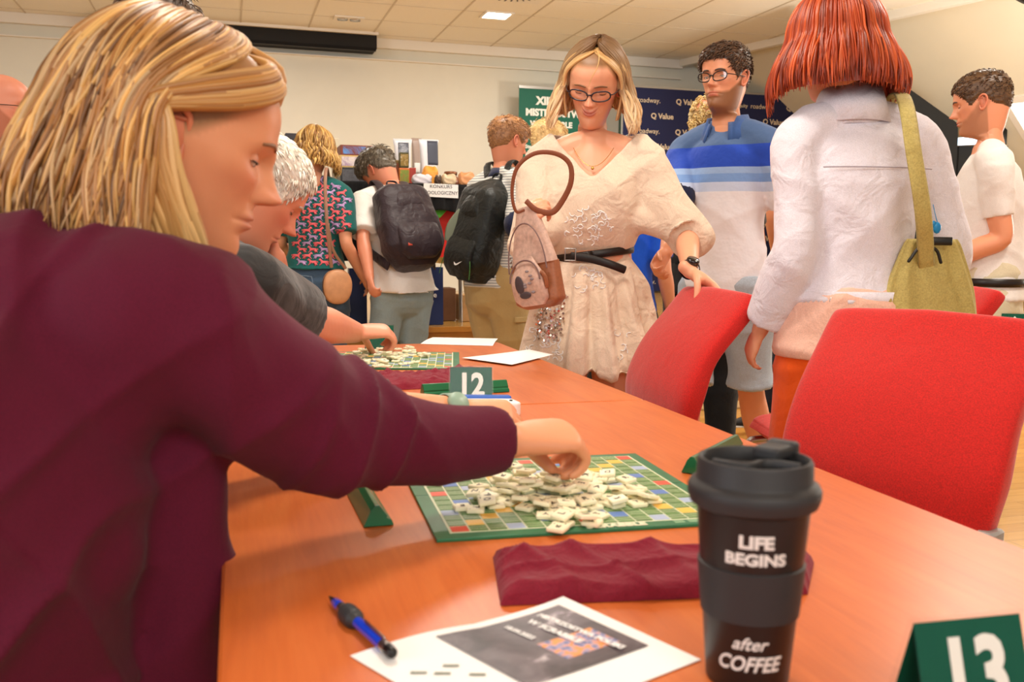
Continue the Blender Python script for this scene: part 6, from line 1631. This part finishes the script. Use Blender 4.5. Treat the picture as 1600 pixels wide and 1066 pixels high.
def nk(t, MM, w, h, d):
    m = MB(); m.T = MM @ Matrix.Translation((-w*.16, d*1.19, h*.17)) @ Matrix.Rotation(PI, 4, 'Z') @ Matrix.Rotation(PI/2, 4, 'X')
    pts = [(-.030, .006), (-.026, -.006), (-.016, -.010), (.0, -.005), (.034, .018), (.0, .003), (-.012, -.001), (-.020, .0)]
    vs = [(x, y, 0) for x, y in pts]+[(x, y, .0012) for x, y in pts]; n = len(pts)
    m._add(vs, [tuple(range(n))[::-1], tuple(range(n, 2*n))]+[(i, (i+1) % n, (i+1) % n+n, i+n) for i in range(n)]); m.build('swoosh_logo', M['white'], t, smooth=False)
    m = MB(); m.T = MM; m.tube([(w*.40*math.cos(a), d*(1.04-.02*math.sin(a)), h*(.04+.34*math.sin(a))) for a in [PI*q/14 for q in range(15)]], .0022, sub=2, n=6); m.build('green_piping', plain('lime_piping', (60, 120, 50), .5), t)
    m = MB(); m.T = MM; m.tube([(w*.31, d*.98, h*.36), (w*.29, d*.95, h*.50), (w*.23, d*.84, h*.66)], [(.028, .004), (.034, .004), (.016, .004)], side=(.75, .65, 0), sub=4, n=10); m.build('grey_panel', plain('grey_green_panel', (110, 120, 100), .5), t)
backpack('black backpack with green piping and white swoosh on the man in the striped polo', f, (.31, .54, .19), cloth('black_nylon', (18, 22, 20), 400, .15, .45, .35, .1, 20), plain('green_zip', (40, 70, 40), .5), nk, off=(.05, -.06, .0), tilt=-.12)
# fair-haired visitor behind
f = figpx(856, 222, 5.7, .9, neck=dict(yaw=0, pitch=.2)); f.start('fair-haired visitor in a dark blue shirt half hidden behind the woman in the beige dress')
f.body(SK['a'], .009, hands=dict(R=dict(curl=.5), L=dict(curl=.5))); short_hair(f, [(206, 168, 110), (222, 190, 134)], hl=.055, thick=.010, topth=.016, n=600, seed=3)
f.shirt(cl('dark_blue_denim', (50, 70, 90)), ease=.02, sleeve=.9, drop=.05); f.pants(cl('black_twill', (16, 16, 18)), ease=.014, wide=.02); f.shoes(SHOE)
# ================================================================ stage: display table, banners, bags
DU = 5.80                       # front of the black display table
def RP(px, py, u): return onplane(px, py, u)
zt = RP(700, 289, DU).z
_, va = ruv(RP(425, 300, DU)); _, vb = ruv(RP(815, 300, DU))
t = thing('display_table', 'long display table with a black cloth along the stage front', 'table', tuple(RF(DU, 0, ST)), RZ)
m = MB(); m.box(va, vb, 0, .75, zt-ST-.03, zt-ST-.004); m.build('tabletop', M['black'], t, smooth=False)
for x in (va+.06, (va+vb)/2, vb-.06):
    for y in (.08, .66): m = MB(); m.lathe([(.016, 0), (.016, zt-ST-.03)], 14, (x, y, 0)); m.build('leg', M['darkmetal'], t)
m = MB(); ng = 120; g = []
for j in range(13):
    g.append([(va-.02+(vb-va+.04)*i/ng, -.022-.008*math.sin(i*.9)*j/12-.004*math.sin(i*2.3+j*.2), zt-ST-(.165+.01*math.sin(i*.3))*j/12) for i in range(ng+1)])
g = [[(p[0], .77, zt-ST) for p in g[0]]]+g
m.grid(g, wrap=False, caps=False)
o = m.build('cloth', M['blackcloth']); place(o, tuple(RF(DU, 0, ST)), RZ); s_ = o.modifiers.new('s', 'SOLIDIFY'); s_.thickness = .004; o.name = 'tablecloth'; tag(o, 'black cloth draped over the display table on the stage', 'tablecloth')
def panel(name, px, u, th, mat, label, cat, group=None):
    o = wallprism([RP(x, y, u) for x, y in px], th, name, mat); tag(o, label, cat, group); return o
# black hanging cloth behind the horse-print woman's side of the table
panel('hanging_cloth', [(425, 300), (560, 300), (560, 408), (425, 408)], DU-.07, .02, M['blackcloth'], 'black cloth hanging from the display table beside the woman in the horse-print blouse', 'cloth')
panel('red_cloth', [(683, 312), (748, 313), (748, 402), (683, 402)], DU+.07, .02, plain('red_board', (206, 32, 20), .6), 'bright red panel under the black tablecloth between the two backpacks', 'panel')
hp = [(672, 318), (682, 314), (690, 317), (698, 314), (704, 318), (697, 330), (687, 341), (678, 330)]
panel('green_heart', hp, DU+.03, .01, plain('leaf_green', (92, 196, 60), .6), 'light green heart cut-out in front of the red panel', 'heart')
t = thing('paper_sign', 'white paper sign lettered KONKURS ZOOLOGICZNY on the black tablecloth', 'sign', tuple(RP(689, 297, DU-.035)), RZ)
A_, B_, Cc, Dd = (RP(x, y, DU-.035)-Vector(t.location) for x, y in ((662, 286), (716, 289), (716, 310), (662, 307)))
Ri = Matrix.Rotation(-RZ, 3, 'Z'); q_ = [Ri @ p for p in (A_, B_, Cc, Dd)]
m = MB(); m._add(q_+[p+V(0, .001, 0) for p in q_], [(0, 3, 2, 1), (4, 5, 6, 7), (0, 1, 5, 4), (1, 2, 6, 5), (2, 3, 7, 6), (3, 0, 4, 7)]); m.build('sheet', M['paper'], t, smooth=False)
m = MB(); m.text('KONKURS', .030, Matrix.Translation((0, -.002, .020)) @ Matrix.Rotation(PI/2, 4, 'X'), .0003, sx=1.0); m.text('ZOOLOGICZNY', .030, Matrix.Translation((0, -.002, -.018)) @ Matrix.Rotation(PI/2, 4, 'X'), .0003, sx=.95)
m.build('lettering', plain('sign_ink', (70, 70, 78), .6), t, smooth=False)
# goods on the table ---------------------------------------------------------
ztop = zt+.003
def onTable(px, du=.2): 
    p = RP(px, 290, DU+du); return (p.x, p.y, ztop)
def boxy(name, px0, px1, py0, py1, du, depth, mat, label, cat, base=None, group=None, rz=0, face=None):
    a, b = RP(px0, py1, DU+du), RP(px1, py1, DU+du); w = (b.xy-a.xy).length; top = RP((px0+px1)/2, py0, DU+du).z; bot = ztop if base is None else base
    c = (a+b)/2; t = thing(name, label, cat, (c.x, c.y, bot), RZ+rz, group); h = top-bot
    m = MB(); m.box(-w/2, w/2, 0, depth, 0, h); m.build('carton', mat, t, smooth=False, bevel=.003)
    if face:
        m = MB(); m.box(-w/2*.86, w/2*.86, -.0015, 0, h*.12, h*.88); m.build('front_print', face, t, smooth=False)
    return t, w, h
def busy(name, cols, sc=18):
    m, nt, b = newmat(name); vo = nt.nodes.new('ShaderNodeTexVoronoi'); setin(vo, Scale=sc); nt.links.new(coords(nt, 'Object', (1, 1, 1.6)), vo.inputs['Vector'])
    r = ramp(nt, noisetex(nt, coords(nt), sc, 4, .7, 1), [(.2+.6*i/(len(cols)-1), c) for i, c in enumerate(cols)]); nt.links.new(r.outputs[0], b.inputs['Base Color']); setin(b, Roughness=.45); return m
boxy('dark_box', 447, 466, 208, 290, .25, .12, plain('slate_box', (52, 50, 56), .5), 'tall dark grey box on the display table left of the horse-print woman', 'box')
t1, w1, h1 = boxy('game_box', 532, 577, 262, 290, .12, .20, plain('charcoal_box', (34, 36, 40), .4), 'dark game box at the bottom of the stack beside the horse-print woman', 'box', group='stacked game boxes', face=busy('dark_cover', [(30, 30, 34), (90, 90, 96), (40, 40, 46)]))
b1_ = ztop+h1+.001
t2, w2, h2 = boxy('game_box', 530, 585, 243, 262, .13, .22, plain('yellow_box', (210, 178, 110), .5), 'yellow and cream game box in the middle of the stack', 'box', base=b1_, group='stacked game boxes', face=busy('pale_cover', [(236, 200, 90), (226, 214, 210), (170, 140, 170), (236, 220, 160)], 14))
t3, w3, h3 = boxy('game_box', 532, 588, 227, 243, .14, .22, plain('brown_box', (130, 62, 46), .5), 'red-brown game box with a blue flash on top of the stack', 'box', base=b1_+h2+.001, group='stacked game boxes', face=busy('red_cover', [(140, 62, 44), (120, 54, 44), (90, 150, 220), (130, 70, 50)], 9))
boxy('small_box', 520, 530, 216, 290, .45, .06, plain('cream_box', (226, 216, 190), .5), 'narrow cream box standing behind the stack of game boxes', 'box')
def pouchbag(name, px0, px1, py0, du, mat, label, mat2, pat=None, group='pet food bags'):
    a, b = RP(px0, 290, DU+du), RP(px1, 290, DU+du); w = (b.xy-a.xy).length; h = RP((px0+px1)/2, py0, DU+du).z-ztop; c = (a+b)/2
    t = thing(name, label, 'bag', (c.x, c.y, ztop), RZ, group); m = MB(); R = []
    for i in range(15):
        s = i/14; R.append([(w/2*(1-.12*math.sin(PI*s)+(.06 if i > 12 else 0))*math.copysign(abs(math.cos(a_))**.5, math.cos(a_)), (.05*(1-s)**.7+.003)*math.copysign(abs(math.sin(a_))**.8, math.sin(a_)), h*s) for a_ in [2*PI*j/28 for j in range(28)]])
    m.grid(R); m.build('bag_body', mat, t)
    m = MB()
    for z0, z1, x0, x1 in (pat or [(.45, .85, -.6, .7)]):
        R2 = [[(w/2*(x0+(x1-x0)*j/8), -(.05*(1-s)**.7+.0045)*(1-.35*abs(x0+(x1-x0)*j/8)**3), h*s) for j in range(9)] for s in [z0+(z1-z0)*i/8 for i in range(9)]]
        m.grid(R2, wrap=False, caps=False)
    o = m.build('print', mat2, t); sd = o.modifiers.new('s', 'SOLIDIFY'); sd.thickness = .001
    return t
SIL = plain('white_foil', (228, 230, 236), .28, bs=.3, vs=30); DKP = busy('dog_print', [(40, 44, 54), (90, 96, 110), (200, 204, 214)], 22)
pouchbag('pet_food_bag', 615, 643, 217, .42, SIL, 'white pet food bag with a grey animal picture standing at the left of the goods', DKP, [(.5, .92, -.55, .65)])
pouchbag('pet_food_bag', 655, 684, 218, .26, SIL, 'white and dark grey pet food bag right of the small tins', plain('slate_print', (70, 76, 92), .4), [(.45, .97, -.2, .95)])
pouchbag('pet_food_bag', 643, 658, 216, .50, plain('taupe_foil', (170, 150, 140), .35), 'narrow taupe pet food bag between the two white ones', M['white'], [(.3, .5, -.6, .6)])
boxy('snack_box', 625, 639, 238, 262, .12, .05, plain('olive_carton', (70, 66, 24), .4), 'small olive carton with a white dot standing on an orange one', 'box', base=RP(632, 262, DU+.12).z, face=busy('gold_print', [(70, 66, 24), (150, 120, 50), (240, 236, 220)], 30))
boxy('snack_box', 624, 640, 262.5, 290, .12, .05, plain('orange_carton', (206, 112, 50), .4), 'small orange and green carton under the olive one', 'box', face=busy('orange_print', [(190, 90, 40), (110, 140, 50), (240, 150, 70)], 26))
boxy('wooden_hutch', 604, 625, 250, 290, .22, .12, plain('green_brown', (120, 96, 50), .6), 'green and brown box behind the bending man with the backpack', 'box', face=busy('green_red', [(90, 110, 50), (150, 70, 50), (120, 130, 60)], 12))
boxy('treat_box', 640, 650, 262, 290, .20, .04, plain('red_carton', (170, 60, 50), .4), 'small red carton behind the crumpled packets', 'box')
def jar(px, label, s=1.):
    p = onTable(px, .22); t = thing('glass_jar', label, 'jar', p)
    m = MB(); m.lathe([(0, 0), (.035, 0), (.052, .01), (.058, .03), (.050, .055), (.038, .066), (.036, .072)], 28); m.build('jar_body', plain('amber_glass', (150, 92, 70), .15, coat=.5), t)
    m = MB(); m.lathe([(0, .072), (.042, .072), (.042, .090), (.038, .094), (0, .094)], 28); m.build('lid', plain('copper_lid', (140, 92, 64), .35, .6), t); return t
jar(704, 'squat amber glass jar with a copper lid among the goods')
def packet(px, du, w, d, h, mat, label, seed, rz=0.):
    p = onTable(px, du); R = []; rg = random.Random(seed)
    for i in range(13):
        tt = i/12; z = h*(.5-.5*math.cos(PI*tt)); k = math.sqrt(max(.02, 1-(2*tt-1)**2))*.55+.45
        R.append([(w/2*k*math.copysign(abs(math.cos(a))**.6, math.cos(a))*(1+.08*math.sin(a*7+seed+i)), d/2*k*math.copysign(abs(math.sin(a))**.6, math.sin(a))*(1+.1*math.sin(a*5+i*1.3)), z*(1+.15*math.sin(a*3+seed))) for a in [2*PI*j/30 for j in range(30)]])
    m = MB(); m.grid(R); o = m.build('food_packet', mat); place(o, p, RZ+rz); tag(o, label, 'packet', 'packets on the display table'); return o
packet(659, .05, .12, .07, .055, plain('lilac_white', (226, 222, 232), .3, bs=.4, vs=40), 'white and violet packet lying in front of the pet food bags', 1)
packet(671, .16, .10, .08, .105, plain('orange_foil', (236, 164, 70), .35, bs=.4, vs=40), 'upright yellow-orange packet before the right pet food bag', 2)
packet(684, .0+.03, .04, .06, .05, plain('dark_brown_pkt', (70, 50, 36), .4, bs=.4, vs=40), 'small dark brown packet left of the jar', 3)
packet(701, .06, .09, .07, .060, plain('clear_pkt', (222, 196, 160), .25, bs=.5, vs=50), 'crumpled transparent packet of snacks below the jar', 4)
packet(729, .08, .10, .08, .075, plain('peach_pkt', (226, 160, 110), .3, bs=.5, vs=50), 'peach coloured packet right of the jar', 5)
packet(590, .05, .10, .09, .06, plain('grey_pkt', (120, 112, 104), .4, bs=.4, vs=40), 'grey packet near the head of the bending man', 6)
# shopping bags, cartons and curved chair frame under the table
def paperbag(px0, px1, py0, py1, u, label, text=True):
    a, b = RP(px0, py1, u), RP(px1, py1, u); w = (b.xy-a.xy).length; c = (a+b)/2; top = RP((px0+px1)/2, py0, u).z
    t = thing('shopping_bag', label, 'bag', (c.x, c.y, ST+.002), RZ, 'navy paper shopping bags'); h = top-ST; NV = plain('navy_paper', (26, 44, 92), .45)
    m = MB(); m._add([(-w/2, -.05, 0), (w/2, -.05, 0), (w/2, .05, 0), (-w/2, .05, 0), (-w/2, -.035, h), (w/2, -.035, h), (w/2, .035, h), (-w/2, .035, h)], [(3, 2, 1, 0), (0, 1, 5, 4), (1, 2, 6, 5), (2, 3, 7, 6), (3, 0, 4, 7)])
    o = m.build('bag_body', NV, t, smooth=False); s = o.modifiers.new('s', 'SOLIDIFY'); s.thickness = .003
    m = MB(); m.tube([(-w*.2, -.036, h*.95), (-w*.18, -.036, h*1.1), (0, -.036, h*1.16), (w*.18, -.036, h*1.1), (w*.2, -.036, h*.95)], .003, n=6); m.build('handle', NV, t)
    if text:
        m = MB(); Rx = Matrix.Rotation(PI/2-.04, 4, 'X')
        m.text('Vortune', .044, Matrix.Translation((-.005, -.0485, h*.52)) @ Rx, .0003, bold=.0006); m.text('Equity', .044, Matrix.Translation((-.005, -.0492, h*.40)) @ Rx, .0003, bold=.0006); m.text('G R O U P', .016, Matrix.Translation((-.005, -.050, h*.29)) @ Rx, .0003)
        m.build('lettering', M['white'], t, smooth=False)
        m = MB(); m._add([(-.02, -.0475, h*.62), (0, -.0475, h*.62), (.012, -.0465, h*.70), (.0, -.0465, h*.70), (-.006, -.047, h*.66)], [(0, 1, 2, 3, 4)]); q = m.build('logo', plain('coral_logo', (230, 100, 80), .5), t, smooth=False); q.modifiers.new('s', 'SOLIDIFY').thickness = .001
paperbag(634, 690, 418, 505, DU-.16, 'navy paper bag with white lettering beside the pale jeans of the bending man')
paperbag(545, 572, 420, 505, DU-.16, 'navy paper bag between the horse-print woman and the bending man', False)
for i, (x0, x1, y0, y1, u, c, l) in enumerate(((692, 712, 452, 503, DU+.05, (110, 74, 48), 'brown cardboard box beside the navy bag'), (722, 742, 462, 503, DU+.0, (196, 152, 100), 'light cardboard box left of the sand coloured shorts'), (690, 716, 398, 412, DU+.3, (230, 200, 120), 'yellow and white parcel under the table behind the grey tube'))):
    a, b = RP(x0, y1, u), RP(x1, y1, u); w = (b.xy-a.xy).length; c_ = (a+b)/2; h = RP(x0, y0, u).z-RP(x0, y1, u).z
    m = MB(); m.box(-w/2, w/2, 0, .18, 0, h); o = m.build('cardboard_box', plain('cardboard_%d' % i, c, .8, var=.05), smooth=False, bevel=.003); place(o, (c_.x, c_.y, max(ST+.002, RP(x0, y1, u).z if i == 2 else ST+.002)), RZ); tag(o, l, 'box')
u = DU-.07; m = MB(); pts = [RP(706, 398, u+.1), RP(713, 398, u+.02), RP(717, 412, u), RP(719, 440, u), RP(720, 502, u), RP(719, 505, u+.04), RP(716, 503, u+.3)]
m.tube([tuple(p) for p in pts], .012, n=12); o = m.build('steel_chair_frame', M['metal']); tag(o, 'curved grey steel tube of a chair under the display table', 'chair frame')
m = MB(); pts = [RP(742, 430, DU-.22), RP(744, 460, DU-.24), RP(741, 490, DU-.23), RP(741, 524, DU-.24)]
pts = [RP(742, 432, DU-.28), RP(744, 460, DU-.29), RP(740, 480, DU-.28), RP(741, 503, DU-.29)]
m.tube([tuple(p) for p in pts], .009, n=8); o = m.build('hanging_strap', M['black']); tag(o, 'black strap hanging below the black and green backpack', 'strap')
# roll-up banner and sponsor wall at the back -------------------------------------
u = 9.2
t = thing('rollup_banner', 'dark green roll-up banner with white lettering beside the sponsor wall', 'banner', tuple(RF(u, ruv(RP(850, 300, u))[1], ST)), RZ)
_, b0 = ruv(RP(811, 140, u)); _, bc_ = ruv(RP(850, 300, u)); x0 = b0-bc_; x1 = x0+.85; zt2 = RP(815, 137, u).z-ST
m = MB(); m.box(x0, x1, -.002, .002, .08, zt2); m.build('print_panel', plain('banner_green', (8, 96, 78), .6), t, smooth=False)
m = MB(); m.box(x0-.005, x1+.005, -.012, .012, zt2-.005, zt2+.02); m.box(x0-.01, x1+.01, -.05, .05, 0, .08); m.build('rail', M['metal'], t, smooth=False)
m = MB(); Rx = Matrix.Rotation(PI/2, 4, 'X')
def bt(txt, x, z, s, b=.002, al='LEFT'): m.text(txt, s, Matrix.Translation((x0+x, -.004, zt2-z)) @ Rx, .0004, bold=b, align=al)
bt('XIII', .26, .12, .105, .006, 'CENTER'); bt('MISTRZOSTWA', .07, .235, .092, .005); bt('W SCRABBLE', .12, .345, .075, .004)
bt('pod honorowym patronatem', .05, .49, .034, .0008)
for i, l in enumerate(('Starosty Raciborskiego', 'Prezesa Rady', 'Fundacji Vortune', 'Miasta Polskiego')): bt(l, .07, .57+.085*i, .05, .0016)
bt('21-22', .26, .98, .105, .005)
m.build('lettering', plain('banner_white', (236, 238, 232), .6), t, smooth=False)
u = 8.9; _, b0 = ruv(RP(985, 300, u)); zt3 = RP(1100, 143, u).z-ST
t = thing('sponsor_wall', 'navy sponsor wall covered with repeated small white names behind the visitors', 'banner', tuple(RF(u, b0, ST)), RZ); W_ = 2.75
m = MB(); m.box(-.1, W_, 0, .05, 0.02, zt3); m.build('print_panel', cloth('navy_fabric', (30, 34, 72), 300, .05, .7, .05, .05, 6), t, smooth=False)
m = MB(); m.box(-.12, W_+.02, -.006, .056, zt3, zt3+.02); m.box(-.12, -.1, -.006, .056, 0, zt3); m.build('frame', M['metal'], t, smooth=False)
m = MB(); m2 = MB()
for r in range(13):
    for c in range(9):
        x = .05+c*.42-(.27 if r % 2 else 0); z = zt3-.12-r*.150
        if not (-.05 < x < W_-.35) or z < .1: continue
        kind = ('Q Value', 'V', 'dway.')[(c-1) % 3] if r % 2 else ('dway.', 'Q Value', 'V')[c % 3]
        Mx = Matrix.Translation((x, -.004, z)) @ Rx
        if kind == 'Q Value': m.text('Q Value', .074, Mx, .0003, bold=.0022, align='LEFT')
        elif kind == 'dway.': m.text('roadway.', .068, Mx, .0003, bold=.0004, align='LEFT')
        else:
            m.text('Vortune Equity', .052, Mx @ Matrix.Translation((.07, 0, 0)), .0003, bold=.0006, align='LEFT')
            for q in range(3): m2._add([(x+.004+q*.008, -.006, z+.03-q*.0), (x+.028-q*.0, -.006, z-.03), (x+.052-q*.008, -.006, z+.03), (x+.046-q*.008, -.006, z+.03), (x+.028, -.006, z-.018+q*.006), (x+.010+q*.008, -.006, z+.03)], [(0, 1, 4, 5), (1, 2, 3, 4)]) if q == 0 else None
            m2.box(x+.012, x+.044, -.0065, -.0055, z+.020, z+.026)
m.build('lettering', plain('sponsor_print', (214, 196, 170), .6), t, smooth=False)['kind'] = 'stuff'
q = m2.build('emblem', plain('sponsor_print2', (200, 186, 170), .6), t, smooth=False); q.modifiers.new('s', 'SOLIDIFY').thickness = .001; q['kind'] = 'stuff'
# things behind the bald man, far left
t, w_, h_ = boxy('book', 41, 74, 195, 232, 1.6, .03, plain('maroon_cover', (120, 30, 62), .45), 'maroon and pink book standing upright behind the bald man', 'book', base=RP(57, 232, DU+1.6).z, face=busy('book_print', [(120, 30, 62), (190, 60, 110), (160, 150, 150)], 9))
zb_ = RP(57, 232, DU+1.6).z; a, b = RP(-30, 240, DU+1.45), RP(110, 240, DU+1.45); c = (a+b)/2
t = thing('side_shelf', 'white counter behind the bald man carrying the book and the blue case', 'counter', (c.x, c.y, ST), RZ)
m = MB(); w_ = (b.xy-a.xy).length; m.box(-w_/2, w_/2, .0, .5, zb_-ST-.03, zb_-ST-.002); m.build('worktop', M['white'], t, smooth=False); m = MB(); m.box(-w_/2+.02, w_/2-.02, .02, .48, 0.002, zb_-ST-.031); m.build('carcass', M['trim'], t, smooth=False)
boxy('blue_case', 22, 48, 224, 232, 1.46, .10, plain('blue_plastic', (30, 60, 150), .35), 'flat blue plastic case lying beside the maroon book', 'case', base=zb_)
# ---------------------------------------------------------------- camera, light, look
cam = bpy.data.cameras.new('camera'); co_ = bpy.data.objects.new('camera', cam); COL.objects.link(co_)
cam.sensor_width = 36; cam.lens = FPX/1600*36; cam.clip_start = .05
Mr = Matrix((( _R.x, _U.x, -_F.x), (_R.y, _U.y, -_F.y), (_R.z, _U.z, -_F.z))).to_4x4()
co_.matrix_world = Matrix.Translation(CAM) @ Mr
cam.dof.use_dof = True; cam.dof.focus_distance = 2.6; cam.dof.aperture_fstop = 9.
SC.camera = co_
wd = bpy.data.worlds.new('world'); SC.world = wd; wd.use_nodes = True
bg = wd.node_tree.nodes['Background']; bg.inputs[0].default_value = (1., .985, .96, 1); bg.inputs[1].default_value = .62
def area(name, loc, target, sx, sy, power, col):
    l = bpy.data.lights.new(name, 'AREA'); l.shape = 'RECTANGLE'; l.size = sx; l.size_y = sy; l.energy = power; l.color = col
    o = bpy.data.objects.new(name, l); COL.objects.link(o); o.location = loc
    d = Vector(target)-Vector(loc); o.rotation_euler = d.to_track_quat('-Z', 'Y').to_euler(); return o
area('window_daylight', (-4.5, -1.5, 2.3), (-.3, 2.0, .9), 3.0, 1.8, 95, (.86, .92, 1.))
area('room_lamps_front', (.8, -1.6, 2.85), (.4, 2.4, .8), 2.5, 1.2, 70, (1., .94, .85))
for i, (u, v) in enumerate(((2.0, .3), (2.0, 3.0), (4.6, -1.8), (4.6, 1.2), (4.4, 4.2), (7.9, -2.8), (7.6, .2), (7.6, 2.9))):
    p_ = RF(u, v, 2.97); area('ceiling_lamp', p_, (p_.x, p_.y, 0), .5, .5, (34 if i < 5 else 30)*(.35 if i in (2, 5) else 1), (1., .93, .82))
p_ = Vector(slopept(7, 1.8)); area('roof_window_light', p_-Vector((.3, .25, .3)), (0.5, 3.2, .6), 1., 1., 60, (1., .96, .88))
p_ = P(1700, 330, 5.6); area('slope_fill_light', p_, P(1560, 60, 6.4), .5, .5, 60, (1., .93, .78))  # added fill lamp outside the view, brightens the attic slope; no fixture there
SC.view_settings.view_transform = 'Standard'; SC.view_settings.look = 'None'; SC.view_settings.gamma = 1; SC.view_settings.exposure = 0.2
SC.view_settings.use_curve_mapping = False
